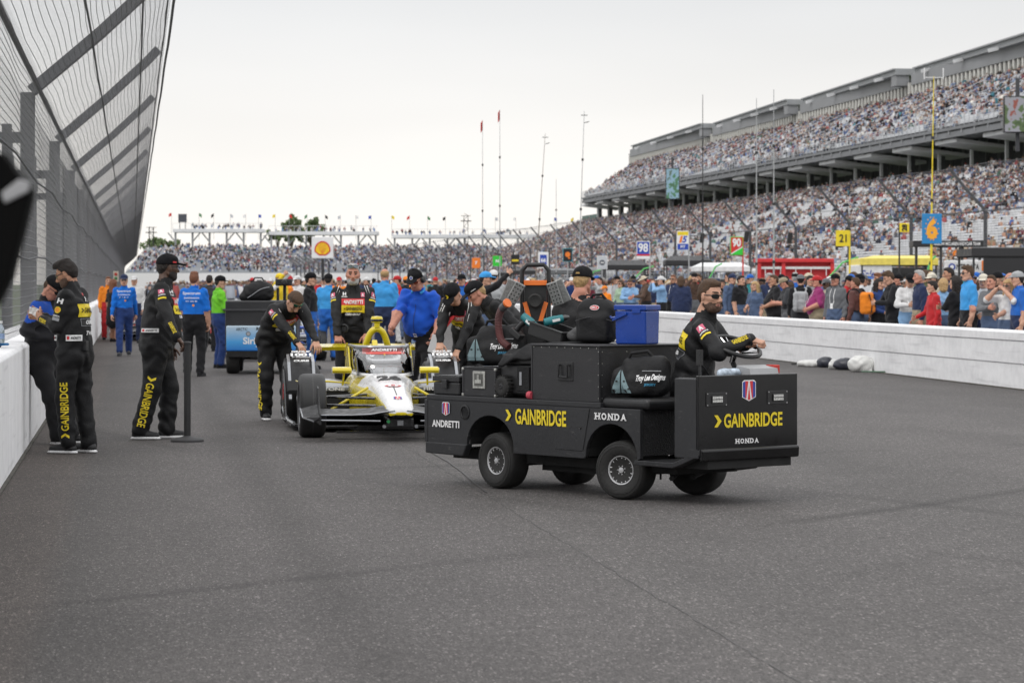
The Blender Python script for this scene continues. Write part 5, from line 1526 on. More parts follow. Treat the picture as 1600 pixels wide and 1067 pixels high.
folds(S, .006, 3); S.D = np.maximum(S.D, -S.ax[2][None, None, :]); g_ = S.mesh(); np_mesh('glove', g_[0], g_[1], [mat('worn_grey_leather', (.07, .07, .072), .7, var=.4, scale=20, bump=.4)], None, True, t)
t = cthing('water_bottle', -.14, 2.18, .906, 0, 'clear plastic bag of ice water resting on the dashboard by the column', 'plastic bag')
S = SDF((-.12, -.1, -.01), (.16, .1, .09), .007); S.limb((-.06, 0, .025), (.09, 0, .025), .035, .03, .02, 0); folds(S, .006, 9); S.D = np.maximum(S.D, -S.ax[2][None, None, :]); g_ = S.mesh()
np_mesh('film', g_[0] + np.array((.18, 0, 0)), g_[1], [mat('crumpled_film', (.4, .47, .55), .15, var=.4, scale=30)], None, True, t); t.name = 'plastic_bag'
# ------------------------------------------------------------------ open-wheel race car
YEL = mat('yellow_car_paint', (.70, .56, .012), .22, var=.05, coat=.7)
WHT = mat('white_car_paint', (.72, .72, .72), .25, var=.05, coat=.6)
CARB = mat('gloss_carbon', (.011, .011, .012), .16, var=.2, scale=20, coat=.6)
SILV = mat('silver_trim', (.36, .37, .39), .25, .6, var=.08)
BANR = mat('red_banner', (.78, .13, .11), .35, var=.04)
SATC = mat('satin_carbon', (.010, .010, .011), .34, var=.2, scale=20, spec=.3)
SLICK = mat('slick_rubber', (.022, .022, .0225), .5, var=.25, scale=4, bump=.15, bscale=90)
def aeroglass():
 m = bpy.data.materials.new('tinted_screen'); m.use_nodes = True; n = m.node_tree; n.nodes.clear(); L = n.links.new
 o = n.nodes.new('ShaderNodeOutputMaterial'); mx = n.nodes.new('ShaderNodeMixShader'); tr = n.nodes.new('ShaderNodeBsdfTransparent'); gl = n.nodes.new('ShaderNodeBsdfGlossy')
 tr.inputs[0].default_value = (.86, .87, .88, 1); gl.inputs['Roughness'].default_value = .05
 fr = n.nodes.new('ShaderNodeFresnel'); fr.inputs['IOR'].default_value = 1.5
 ad = n.nodes.new('ShaderNodeMath'); ad.operation = 'ADD'; ad.inputs[1].default_value = .2; L(fr.outputs[0], ad.inputs[0])
 L(ad.outputs[0], mx.inputs[0]); L(tr.outputs[0], mx.inputs[1]); L(gl.outputs[0], mx.inputs[2]); L(mx.outputs[0], o.inputs[0]); return m
AERO = aeroglass()
def race_car(C, rz, label, paint, paint2, detail=True, number='26', group=None, banner=BANR, bare=False):
 t = empty('race_car', C, rz, label, 'race car', group)
 def ring(y, hw, zb, zt, n=20, e=2.6, wtop=.75):
  out = []
  for i in range(n):
   a = 2 * math.pi * i / n; c, s = math.cos(a), math.sin(a)
   x = hw * math.copysign(abs(c) ** (2 / e), c); z = math.copysign(abs(s) ** (2 / e), s)
   x *= (1 - (1 - wtop) * max(z, 0))
   out.append((x, y, (zb + zt) / 2 + (zt - zb) / 2 * z))
  return out
 secs = [(1.0, .06, .265, .295), (.98, .12, .245, .325), (.86, .148, .235, .37), (.5, .175, .225, .45), (.1, .205, .21, .525), (-.35, .255, .17, .59), (-.75, .335, .12, .63), (-1.1, .39, .07, .63), (-1.9, .41, .05, .63), (-2.15, .30, .06, .70), (-2.5, .22, .1, .62), (-2.95, .14, .15, .5), (-3.2, .1, .2, .42)]
 def piece(name, ss, m, e=3.2, wt=.84, mats=None):
  mb = MB(); mb.loft([ring(y, hw, zb, zt, e=e, wtop=wt) for y, hw, zb, zt in ss]); o = mb.build(name, mats or m, t, smooth=True); return o
 nose = piece('nose', secs[:8], None, mats=[paint2, paint, CARB])
 for p in nose.data.polygons:
  n_ = p.normal; c = p.center
  p.material_index = 0 if n_.z > .5 and c.z > .2 and c.y > -.8 else (2 if n_.z < -.3 else 1)
  if abs(n_.z) <= .5 and c.y > .8: p.material_index = 0 if n_.z > .1 else 1
 piece('engine_cover', secs[7:], paint)
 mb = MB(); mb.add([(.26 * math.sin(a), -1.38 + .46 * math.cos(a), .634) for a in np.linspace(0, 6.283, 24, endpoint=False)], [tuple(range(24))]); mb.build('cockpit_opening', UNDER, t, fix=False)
 mb = MB(); mb.loft([ring(-1.72, .2, .6, .82, 16, 2.4, .8), ring(-1.95, .22, .6, .85, 16, 2.4, .8)]); mb.build('headrest', VINYL, t, smooth=True)
 # wind screen
 ctl = []
 def U(y0, y1, w, z0, z1, n=18):
  pts = []
  for i in range(n + 1):
   s_ = -1 + 2 * i / n; a = s_ * math.pi / 2
   x = w * math.copysign(min(1, abs(math.sin(a)) ** .75), s_) if i not in (0, n) else w * s_
   f = abs(s_) ** 2.6; pts.append((x, y0 + (y1 - y0) * f, z0 + (z1 - z0) * f))
  return pts
 lo_, hi_ = U(-.72, -1.75, .325, .60, .64), U(-1.06, -1.82, .312, .895, .90)
 md = [tuple(np.array(a) * .5 + np.array(b) * .5 + np.array((0, .02, 0))) for a, b in zip(lo_, hi_)]
 mb = MB(); mb.loft([lo_, md, hi_], cap=False, closed=False); sc_ = mb.build('windscreen', AERO, t, smooth='all', fix=False)
 so = sc_.modifiers.new('thick', 'SOLIDIFY'); so.thickness = .008
 mb = MB(); mb.tube(hi_, .017, 8); mb.build('screen_frame', SILV, t, smooth=True)
 mb = MB(); mb.tube([(p[0] * 1.03, p[1] + .01, p[2] - .0) for p in lo_], .02, 8); mb.build('screen_base', paint2, t, smooth=True)
 for q in (-1, 1):
  mb = MB(); mb.prism([(-1.28, .63), (-1.55, .89), (-1.85, .9), (-2.0, .65)], (q * .325, 0, 0), (0, 1, 0), (0, 0, 1), (q, 0, 0), .018); mb.build('screen_side', paint, t, bevel=.01)
  mb = MB(); mb.prism([(-1.72, .905), (-1.68, .93), (-1.95, .84), (-2.0, .78)], (q * .33, 0, 0), (0, 1, 0), (0, 0, 1), (q, 0, 0), .02); mb.build('winglet', paint, t)
  mb = MB(); mb.prism([(-.78, .60), (-1.0, .78), (-1.16, .80), (-1.35, .63)], (q * .285, 0, 0), (0, 1, 0), (0, 0, 1), (q, 0, 0), .012); mb.build('screen_panel', CARB, t)
 # banner at the head of the screen
 k = range(5, 14)
 mb = MB(); a_ = [tuple(np.array(hi_[i]) + np.array((0, .012, -.004))) for i in k]; b_ = [tuple(np.array(hi_[i]) * .76 + np.array(lo_[i]) * .24 + np.array((0, .026, 0))) for i in k]
 mb.loft([a_, b_], cap=False, closed=False); bn = mb.build('banner', banner, t, fix=False); q_ = bn.modifiers.new('thick', 'SOLIDIFY'); q_.thickness = .003
 u = np.array((-1., 0, 0)); v = np.array(hi_[9]) - np.array(lo_[9]); v = nrm(v)
 if detail:
  o_ = np.array(hi_[9]) * .89 + np.array(lo_[9]) * .11 + np.array((0, .04, 0))
  d = Decal(); d.text('ANDRETTI', .27, .042, WHITEP, 0, 0, .03, 1, shear=.2); chev(d, 0, -.075, .025, YELP); d.lay('lettering', o_, u, v, t, .006)
 # roll hoop and camera pod
 mb = MB(); hp = smooth_pts([(-.17, -2.1, .62), (-.135, -1.95, .84), (-.075, -1.9, 1.02), (0, -1.89, 1.075), (.075, -1.9, 1.02), (.135, -1.95, .84), (.17, -2.1, .62)], 6)
 mb.tube(hp, .036, 10); mb.build('roll_hoop', paint, t, smooth=True)
 mb = MB(); mb.span((-.03, -1.95, 1.08), (.03, -1.85, 1.15)); mb.build('camera_post', paint, t, bevel=.012)
 mb = MB(); mb.lathe([(0, .0), (.06, .004), (.066, .02), (.066, .05), (.055, .07), (0, .075)], (0, -1.9, 1.14), (0, 0, 1), 18); cp_ = mb.build('camera_pod', paint, t, smooth=True)
 mb = MB(); mb.lathe([(.0675, .016), (.0685, .018), (.0685, .038), (.0675, .04)], (0, -1.9, 1.14), (0, 0, 1), 18); mb.build('pod_band', CARB, cp_, smooth=True)
 mb = MB(); mb.prism([(-1.97, .78), (-2.2, .95), (-2.95, .58), (-2.95, .5), (-2.1, .62)], (-.03, 0, 0), (0, 1, 0), (0, 0, 1), (1, 0, 0), .06); mb.build('dorsal_fin', paint, t, bevel=.01)
 for q in (-1, 1):
  # side pod
  mb = MB(); S_ = []
  for y, x0, x1, zb, zt in ((-1.0, .30, .86, .16, .44), (-1.08, .30, .89, .1, .52), (-1.5, .3, .9, .07, .55), (-2.0, .26, .85, .06, .50), (-2.4, .2, .7, .06, .38), (-2.7, .15, .5, .06, .22)):
   n_ = 18; rg = []
   for i in range(n_):
    a = 2 * math.pi * i / n_; c, s = math.cos(a), math.sin(a); e = 3.2
    rg.append((q * ((x0 + x1) / 2 + (x1 - x0) / 2 * math.copysign(abs(c) ** (2 / e), c)), y, (zb + zt) / 2 + (zt - zb) / 2 * math.copysign(abs(s) ** (2 / e), s)))
   S_.append(rg)
  mb.loft(S_); po = mb.build('side_pod', [CARB, SILV, paint], t, smooth=True)
  for p in po.data.polygons: p.material_index = 1 if (p.normal.z > .55 and p.center.y > -2.1) else 0
  mb = MB(); mb.span((q * .38 if q > 0 else -.82, -.99, .2), (q * .38 + .44 if q > 0 else -.38, -.975, .42)); mb.build('radiator_inlet', UNDER, po, bevel=.02)
  mb = MB(); mb.tube([(q * .36, -.98, .515), (q * .6, -.99, .535), (q * .86, -1.02, .515), (q * .91, -1.4, .53)], [.008, .012, .012, .006], 6); mb.build('pod_edge', paint, po, smooth=True)
  mb = MB(); mb.span((q * .36 if q > 0 else -.9, -1.02, .43), (q * .36 + .54 if q > 0 else -.36, -.965, .49)); lp = mb.build('pod_lip', SILV, po, bevel=.02, seg=3)
  if detail:
   d = Decal(); d.text('FIRESTONE', .4, .035, WHITEP, 0, 0, .03); d.lay('lettering', (q * .62, -.964, .46), (-1, 0, 0), (0, 0, 1), lp, .002) if False else d.lay('lettering', (q * .62, -.963, .455), (-1, 0, 0), (0, 0, 1), po, .002)
  # floor edge and strake
  mb = MB(); mb.prism([(-.85, .0), (-2.7, .0), (-2.7, .9), (-2.3, .97), (-1.3, .97), (-.85, .6)], (0, 0, .045), (0, 1, 0), (q, 0, 0), (0, 0, 1), .03); mb.build('floor_panel', CARB, t, bevel=.006)
  mb = MB(); mb.tube([(q * .95, -1.05, .09), (q * .98, -1.6, .10), (q * .98, -2.25, .13), (q * .99, -2.5, .2)], .018, 6); mb.build('floor_edge', SILV, t, smooth=True)
  # guard in front of the rear wheel
  mb = MB(); rs_ = []
  for y, zb, zt, xi, xo in ((-2.17, .36, .40, .60, .99), (-2.3, .40, .52, .58, 1.0), (-2.42, .46, .62, .585, 1.0), (-2.57, .54, .70, .61, .99), (-2.75, .60, .755, .64, .97), (-3.0, .70, .76, .66, .95), (-3.25, .7, .72, .66, .94)):
   rs_.append([(q * xi, y, zb), (q * xo, y, zb), (q * (xo + .003), y, zb * .5 + zt * .5), (q * xo, y, zt - .03), (q * (xo - .05), y, zt), (q * (xi + .05), y, zt), (q * xi, y, zt - .03), (q * (xi - .003), y, zb * .5 + zt * .5)])
  mb.loft(rs_); gd = mb.build('wheel_guard', SATC, t, smooth=True)
  n8 = 8
  mb = MB()
  for xx in (.66, .93): mb.loft([[(q * (xx - .016), y + .01, z + .006), (q * (xx + .016), y + .01, z + .006), (q * (xx + .016), y, z - .012), (q * (xx - .016), y, z - .012)] for y, z in ((-2.15, .30), (-2.3, .51), (-2.5, .695), (-2.72, .775))])
  mb.build('guard_stripe', SILV, gd)
  if detail:
   vv = nrm((0, -.25, .16)); d = Decal()
   d.text('GROUP', .21, .038, WHITEP, 0, .10, .04); d.text('1001', .23, .06, WHITEP, 0, .04, .05); d.text('BY GAINBRIDGE', .2, .014, WHITEP, 0, -.01, .03); d.text('CURB', .17, .036, WHITEP, 0, -.08, .05, shear=.2)
   d.lay('lettering', (q * .79, -2.55, .74), (-1, 0, 0), vv, t, .02)
  mb = MB(); mb.prism([(-1.85, .08), (-2.12, .40), (-2.4, .62), (-2.55, .66), (-2.5, .5), (-2.38, .3), (-2.42, .08)], (q * .985, 0, 0), (0, 1, 0), (0, 0, 1), (q, 0, 0), .014); mb.build('guard_plate', CARB, t)
  d_ = Decal(); d_.poly([(-2.25 * q * -1 * 0 - .07, -.1), (.07, -.06), (.05, .1), (-.05, .08)], REDP); d_.lay('plate_print', (q * 1.0, -2.3, .38), (0, q, 0), (0, 0, 1), t, .002)
  # wheels
  for y, r_, w_, rr_, xc in ((0, .325, .27, .2, .825), (-2.98, .35, .37, .2, .79)):
   wt = empty('wheel', (q * xc, y, r_)); wt.parent = t
   if q < 0: wt.rotation_euler.z = math.pi
   h = w_ / 2; mb = MB()
   mb.lathe([(rr_, h * .8), (rr_ + .02, h * .97), (r_ * .8, h), (r_ * .9, h * .96), (r_ * .965, h * .86), (r_ * .99, h * .7), (r_, h * .45), (r_, -h * .45), (r_ * .99, -h * .7), (r_ * .965, -h * .86), (r_ * .9, -h * .96), (r_ * .8, -h), (rr_, -h * .8)], (0, 0, 0), (1, 0, 0), 48)
   mb.build('tyre', SLICK, wt, smooth='all')
   mb = MB(); mb.lathe([(.0, h * .55), (.05, h * .6), (.06, h * .35), (rr_ * .8, h * .45), (rr_ * .92, h * .8), (rr_ * 1.02, h * .84), (rr_ * 1.02, -h * .8)], (0, 0, 0), (1, 0, 0), 32)
   for k in range(8): a = k * .785; mb.tube([(h * .5, .05 * math.cos(a), .05 * math.sin(a)), (h * .7, rr_ * .9 * math.cos(a), rr_ * .9 * math.sin(a))], .012, 6)
   mb.build('rim', mat('dark_alloy', (.08, .08, .085), .3, .8), wt, smooth=True)
   mb = MB(); mb.tube([(h * .86, (rr_ + .012) * math.cos(a), (rr_ + .012) * math.sin(a)) for a in np.linspace(0, 6.283, 32, endpoint=False)], .006, 6, closed=True); mb.build('rim_edge', SILV, wt, smooth=True)
   mb = MB(); mb.lathe([(r_ * 1.0012, -h * .04), (r_ * 1.0012, h * .04)], (0, 0, 0), (1, 0, 0), 48); mb.build('tread_line', mat('worn_rubber', (.05, .05, .05), .6), wt)
  # suspension arms (flattened tubes)
  for a, b, m_ in (((.19, .18, .40), (.70, -.02, .41), CARB), ((.22, -.3, .42), (.70, .02, .41), CARB), ((.17, .2, .25), (.70, -.02, .24), CARB), ((.22, -.35, .22), (.70, .02, .24), CARB), ((.24, -.1, .50), (.68, 0, .25), paint), ((.19, .3, .33), (.70, .1, .33), CARB)):
   mb = MB(); mb.tube([(q * a[0], a[1], a[2]), (q * b[0], b[1], b[2])], .014, 8); mb.build('suspension_arm', m_, t, smooth=True)
  for a, b in (((.2, -2.6, .42), (.6, -2.95, .42)), ((.2, -2.6, .2), (.6, -2.95, .22)), ((.12, -3.1, .3), (.6, -3., .3))):
   mb = MB(); mb.tube([(q * a[0], a[1], a[2]), (q * b[0], b[1], b[2])], .02, 8); mb.build('suspension_arm', CARB, t, smooth=True)
  # mirror
  mb = MB(); mb.loft([[(q * x, -.78 + dy, .655 + dz) for dy, dz in ((-.045, -.032), (.03, -.028), (.05, 0), (.03, .03), (-.045, .04))] for x in (.36, .40, .52, .565)]); mi = mb.build('mirror', paint, t, bevel=.01, seg=2)
  mb = MB(); mb.tube([(q * .44, -.79, .63), (q * .45, -.85, .50)], .012, 6); mb.build('mirror_stalk', paint, mi)
  mb = MB(); mb.span((min(q * .555, q * .567), -.82, .64), (max(q * .555, q * .567), -.75, .68)); mb.build('mirror_edge', WHT, mi)
  # front wing half
  mb = MB(); W = [(.06, .305), (.16, .295), (.3, .27), (.5, .262), (.79, .262)]
  mb.loft([[(q * x, .98 - .12 * x, z - .012), (q * x, 1.0 - .12 * x, z + .004), (q * x, .85 - .12 * x, z + .03), (q * x, .72 - .1 * x, z + .055), (q * x, .72 - .1 * x, z + .042), (q * x, .85 - .12 * x, z + .006)] for x, z in W]); fw = mb.build('front_wing', SATC, t, smooth=True)
  mb = MB(); mb.tube([(q * x, 1.0 - .12 * x, z + .004) for x, z in W], .007, 6); mb.build('wing_edge', SILV, fw, smooth=True)
  mb = MB(); mb.loft([[(q * x, .93, z), (q * x, .9, z + .02), (q * x, .80, z + .014), (q * x, .80, z)] for x, z in ((.2, .20), (.4, .205), (.79, .21))]); mb.build('lower_wing', SATC, t)
  mb = MB(); mb.tube([(q * .2, .935, .205), (q * .4, .935, .21), (q * .79, .935, .216)], .009, 6); mb.build('wing_edge', SILV, t)
  mb = MB(); mb.prism([(1.0, .17), (.98, .27), (.80, .36), (.6, .52), (.5, .54), (.45, .3), (.5, .17)], (q * .79, 0, 0), (0, 1, 0), (0, 0, 1), (q, 0, 0), .016); ep = mb.build('end_plate', SATC, t, bevel=.004)
  mb = MB(); mb.loft([[(q * .80, y, z), (q * x1, y - .04, z - .045), (q * x1, y - .04, z - .06), (q * .80, y, z - .03)] for y, z, x1 in ((.98, .25, .86), (.8, .28, .96), (.55, .36, .97))]); mb.build('end_winglet', SATC, ep)
  mb = MB(); mb.tube([(q * .86, .94, .205), (q * .96, .76, .235), (q * .97, .51, .315)], .008, 6); mb.build('winglet_edge', SILV, ep)
 mb = MB(); mb.span((-.14, .55, .12), (.14, .92, .25)); mb.build('nose_box', CARB, t, bevel=.03)
 mb = MB(); mb.span((-.03, .92, .16), (.03, .93, .21));
 for x in (-.16, .16): mb.cyl((x, .9, .15), (x, .925, .15), .018, n=12)
 mb.build('jack_point', SILV, t)
 mb = MB(); mb.cyl((.12, .9, .2), (.12, .94, .2), .017, n=10); mb.build('sensor', mat('green_plastic', (.02, .25, .07), .4), t)
 mb = MB(); mb.prism([(-.3, -.75), (.3, -.75), (.42, -1.2), (-.42, -1.2)] , (0, 0, .03), (1, 0, 0), (0, 1, 0), (0, 0, 1), .05); mb.span((-.6, .3, .06), (.6, .42, .08)); mb.build('splitter', CARB, t)
 # rear wing
 mb = MB(); mb.loft([[(x, -3.62, .80), (x, -3.60, .84), (x, -3.75, .875), (x, -3.95, .86), (x, -3.95, .845), (x, -3.75, .82)] for x in (-.58, .58)]); rw_ = mb.build('rear_wing', paint, t, smooth=True)
 for q in (-1, 1):
  mb = MB(); mb.prism([(-3.55, .74), (-3.55, .9), (-4.0, .92), (-4.0, .6), (-3.7, .6)], (q * .58, 0, 0), (0, 1, 0), (0, 0, 1), (q, 0, 0), .014); mb.build('end_plate', CARB, rw_)
  mb = MB(); mb.span((q * .1 - .012, -3.8, .4), (q * .1 + .012, -3.5, .83)); mb.build('wing_pillar', CARB, rw_)
 mb = MB(); mb.span((-.18, -3.7, .2), (.18, -3.15, .42)); mb.build('gearbox', UNDER, t, bevel=.03)
 if detail:
  bvn = BVHTree.FromPolygons([tuple(v.co) for v in nose.data.vertices], [tuple(p.vertices) for p in nose.data.polygons])
  d = Decal(); d.text(number, .25, .30, BLACKP, 0, -.0, .05, 1, 2, rot=0)
  d.lay('number', (0, -.36, .75), (-1, 0, 0), (0, -1, .12), t, .004, bvh=bvn, n=(0, .1, 1))
  d = Decal(); d.disc(.075, REDP, 0, 0, 1, 18, .06); d.disc(.058, WHITEP, 0, 0, 2, 18, .045); d.text('S', .04, .06, REDP, 0, 0, .03, 4); d.rect(.17, .03, REDP, 0, .01, 0, 3); d.lay('emblem', (0, .12, .7), (-1, 0, 0), (0, -1, .2), t, .004, bvh=bvn, n=(0, .1, 1))
  d = Decal(); shield(d, 0, 0, .09, .12); d.lay('emblem', (0, .66, .6), (-1, 0, 0), (0, -1, .2), t, .004, bvh=bvn, n=(0, .1, 1))
  d = Decal(); d.rect(.008, .5, BLACKP, 0, 0, 0, 6); d.lay('nose_line', (0, .3, .7), (-1, 0, 0), (0, -1, .2), t, .004, bvh=bvn, n=(0, .1, 1))
 return t
CARO = C2W(-1.23, 29.2); CARZ = cam_dir(.13, -.99)
CAR = race_car(CARO, CARZ, 'yellow, white and black open wheel race car with a tall clear windscreen, nearest the camera', YEL, WHT)
CARM = Matrix.Translation(CARO) @ Matrix.Rotation(CARZ, 4, 'Z')
# ------------------------------------------------------------------ the crew in the foreground
def CL(o_cam, face, pt):
 """camera-frame point (X, Z, z) to the local frame of a person standing at o_cam facing face"""
 loc = C2W(*o_cam); rz = cam_dir(*face)
 return np.array((Matrix.Translation(loc) @ Matrix.Rotation(rz, 4, 'Z')).inverted() @ C2W(pt[0], pt[1], pt[2]))
def chest_print(o, bv, J, kind='full', back=False):
 F = J['Fw'] * (-1 if back else 1); Rr = J['Rt'] * (-1 if not back else 1); U = J['U']
 c = J['chest'] + U * .0
 d = Decal()
 if not back:
  d.rect(.27, .075, REDP, 0, .03, 0, 8); d.text('ANDRETTI', .23, .045, WHITEP, 0, .03, .03, 2, 1, shear=.15)
  d.rect(.27, .085, YELP, 0, -.05, 0, 8); d.text('GAINBRIDGE', .2, .04, BLACKP, .015, -.05, .03, 2, 1); chev(d, -.105, -.05, .03, BLACKP, 2)
  d.text('CURB GROUP', .18, .028, WHITEP, 0, -.115, .05, 1, 1, shear=.2)
  d.text('H', .04, .035, WHITEP, -.1, .12, .05, 1, 1); d.text('HONDA', .07, .014, WHITEP, -.1, .09, .05, 1, 1)
  d.rect(.045, .05, PINKP, .115, .11, 0, 2); d.text('A', .025, .035, WHITEP, .115, .11, .05, 2, 1)
  for q in (-1, 1):
   for k in (0, 1): d.tri((q * (.13 + .028 * k), .21), (q * (.14 + .028 * k), .21), (q * (.17 + .03 * k), .12), WHITEP, 1, 3)
 else:
  d.rect(.06, .025, REDP, 0, .13, 0, 3); d.text('H', .045, .045, WHITEP, 0, .085, .05, 1, 1)
  d.rect(.29, .12, YELP, 0, -.02, 0, 8); d.text('GAINBRIDGE', .2, .05, BLACKP, .02, -.02, .02, 2, 1); chev(d, -.11, -.02, .04, BLACKP, 2)
  d.rect(.25, .07, GREYP, 0, -.13, 0, 6); d.rect(.243, .063, BLACKP, 0, -.13, 1, 6); d.text('CURB', .13, .035, WHITEP, 0, -.13, .05, 2, 1, shear=.2)
  d.text('TWG', .16, .04, WHITEP, 0, -.23, .03, 1, 1, shear=.3)
 d.lay('lettering', c, Rr, U, o, .006, bvh=bv, n=F)
def sleeve_badge(o, bv, J, n, side):
 """badges on the upper arm, seen from direction n"""
 a, b = J[side + 'sh'], J[side + 'el']; v = nrm(a - b); nn = np.array(n, float); nn = nrm(nn - v * (nn @ v)); u = np.cross(v, nn)
 d = Decal(); d.rect(.06, .055, PINKP, 0, .05, 0, 3); d.text('A', .035, .045, WHITEP, 0, .05, .05, 2, 1); d.text('ANDRETTI', .075, .015, WHITEP, 0, .005, .04, 1, 1); d.rect(.085, .018, YELP, 0, -.025, 0, 3)
 d.lay('badge', a * .62 + b * .38, u, v, o, .006, bvh=bv, n=nn)
def cuff_print(o, bv, J, n, side):
 a, b = J[side + 'el'], J[side + 'wr']; limb_text(o, bv, a * .55 + b * .45, a * .08 + b * .92, n, 'GAINBRIDGE', 1., .04, YELP, 'lettering', chevron=False)
def belt(o, J, fat=0.):
 p = J['pelvis'] + J['U'] * .11; s = J['s']; g = 1 + fat * .5
 mb = MB(); mb.tube([p + J['Rt'] * .168 * s * g * math.cos(a) + J['Fw'] * .132 * s * g * math.sin(a) for a in np.linspace(0, 6.2832, 36, endpoint=False)], .021, 6, closed=True)
 b = mb.build('belt', BLACKSUIT, o, smooth=True); return b
def belt_patch(o, bv, J, n, txt, w=.15, h=.055, x=0., dz=.115):
 n = nrm(n); u = np.cross((0, 0, 1), n); d = Decal(); d.rect(w, h, WHITEP, x, 0, 0, 5); d.text(txt, w * .62, h * .5, BLACKP, x + w * .1, 0, .03, 2, 1); d.rect(w * .16, h * .6, REDP, x - w * .36, 0, 1, 2)
 d.lay('belt_patch', J['pelvis'] + np.array((0, 0, dz)), u, (0, 0, 1), o, .024, bvh=bv, n=n)
# --- bearded man reading a slip of paper by the wall
oc, fc = (-4.06, 26.35), (-.93, .37)
J = skel(1.78, pelv=(0, -.01, .955), lean=3, twist=10, head=(12, 22, 0), hands=(CL(oc, fc, (-4.40, 26.62, 1.25)), CL(oc, fc, (-4.35, 26.35, 1.24))),
  elb=((.6, -.3, -1), (-.5, -.5, -.9)), feet=(CL(oc, fc, (-3.93, 26.42, 0))[:2].tolist() + [-14], CL(oc, fc, (-4.10, 26.28, 0))[:2].tolist() + [10]))
def stand_collar(o, J, m=BLACKSUIT, up=.045, r=.07, open_=True):
 mb = MB(); s = J['s']; c = J['neck']; A0 = -4.25 if open_ else -4.7; A1 = 1.1 if open_ else 1.57
 rings = []
 for a in np.linspace(A0, A1, 22):
  d = J['Rt'] * math.cos(a) + J['Fw'] * math.sin(a); b = c + J['Fw'] * .012
  lo, hi = b + d * (r + .02) * s - J['U'] * .03, b + d * (r + .008) * s + J['U'] * (up - .012 * math.sin(a)) * s
  rings.append([lo, hi, hi - d * .012, lo - d * .012])
 mb.loft(rings); return mb.build('collar', m, o, smooth=True)
_person = person
def person(label, loc, rz, J, **k):
 o, bv = _person(label, loc, rz, J, **k)
 if k.get('suit', BLACKSUIT) is BLACKSUIT: stand_collar(o, J)
 return o, bv
o, bv = person('dark-haired bearded man in black racing suit reading a paper slip by the left wall', C2W(*oc), cam_dir(*fc), J, hair=('thick', 'dark'), beard=('beard', 'shadow'), skin='tan', fat=.12, seed=3,
   hands=((42, 4, 35), (42, 4, 35)), palm=((-.6, .2, .4), (.8, .1, .3)), arm=1.15, shoe=mat('black_trainer', (.012, .012, .013), .5, var=.2, bump=.3), sole=WHITEP)
glasses(o, J, mat('amber_lens', (.16, .08, .02), .1, var=0, coat=.4)); belt(o, J)
chest_print(o, bv, J, back=True)
L_ = -J['Rh']
limb_text(o, bv, J['lan'] * .86 + J['lkn'] * .14, J['lkn'] * .62 + J['lhip'] * .38, nrm(L_ - J['Fh'] * .25), 'GAINBRIDGE', 1., .075, YELP)
d = Decal(); d.text('H', .06, .05, WHITEP, 0, .085, .05, 1, 1); d.disc(.032, YELP, 0, .0, 1); d.disc(.024, mat('orange_print', (.8, .3, .02), .5), 0, 0, 2); d.text('HONDA', .07, .016, WHITEP, 0, -.055, .05, 1, 1); d.rect(.07, .03, GREYP, 0.0, -.085, 0, 3)
a_, b_ = J['lsh'], J['lel']; v_ = nrm(a_ - b_); nn = nrm(L_ - v_ * (L_ @ v_)); d.lay('badge', a_ * .5 + b_ * .5, np.cross(v_, nn), v_, o, .006, bvh=bv, n=nn)
cuff_print(o, bv, J, L_, 'l')
belt_patch(o, bv, J, nrm(L_ - J['Fh'] * .55), 'ANDRETTI'); belt_patch(o, bv, J, nrm(L_ + J['Fh'] * .5), 'MPI', .085, .05)
mb = MB(); mb.box((-.2 + .0, -.0, .96) if False else tuple(J['pelvis'] - J['Fh'] * .15 + L_ * .06 + np.array((0, 0, .04))), (.05, .04, .09)); mb.build('radio', BLACKPL, o, bevel=.006)
pp = CL(oc, fc, (-4.44, 26.45, 1.305)); wp = C2W(-4.45, 26.48, 1.30)
mb = MB(); rows_ = []
for k in range(5): rows_.append([(-.055 + .11 * i / 4, -.035 + .075 * k / 4, .012 * math.sin(i * 1.6 + k) + .02 * (k / 4) ** 2) for i in range(5)])
top = [p for r in rows_ for p in r]; bot = [(p[0], p[1], p[2] - .003) for p in top]; F_ = []
for i in range(4):
 for j in range(4): a = i * 5 + j; F_ += [(a, a + 1, a + 6, a + 5), (25 + a, 25 + a + 5, 25 + a + 6, 25 + a + 1)]
mb.add(top + bot, F_); t = mb.build('paper_slip', mat('white_paper', (.75, .75, .74), .7, var=.03)); t.location = wp; t.rotation_euler = (R(55), R(20), R(20))
tag(t, 'crumpled white paper slip held in the hands of the bearded man by the wall', 'paper')
# --- man in a blue and black jacket leaning on the wall behind him
oc, fc = (-4.60, 27.9), (.95, -.3)
J = skel(1.70, pelv=(0, -.02, .87), lean=7, head=(-8, 40, 0), hands=((.12, .10, 1.0), (-.08, .12, 1.0)), feet=((.12, .22, -12), (-.1, .26, 12)), elb=((1, -.5, -.6), (-1, -.5, -.6)))
NAVYJ = cloth((.014, .014, .017), 'black_fleece'); ROYAL = cloth((.015, .075, .40), 'royal_blue_cloth')
o, bv = person('stout man in black cap and jacket with royal blue shoulders leaning against the wall', C2W(*oc), cam_dir(*fc), J, suit=NAVYJ, pants=cloth((.015, .015, .017)), fat=.45, skin='red', hair=('crop', 'brown'), cap='cap', seed=8, fatneck=1.15, jaw=1.1)
me = o.data; me.materials.append(ROYAL); ri = len(me.materials) - 1
for p in me.polygons:
 if p.material_index == 1:
  c = np.array(p.center); h = (c - J['chest']) @ J['U']; lat = abs((c - J['chest']) @ J['Rt'])
  if h > .035 + .02 * math.sin(lat * 9) - .25 * lat and lat > .045 and h < .17: p.material_index = ri
glasses(o, J)
# cap print
d = Decal(); d.rect(.07, .02, REDP, 0, 0, 0);
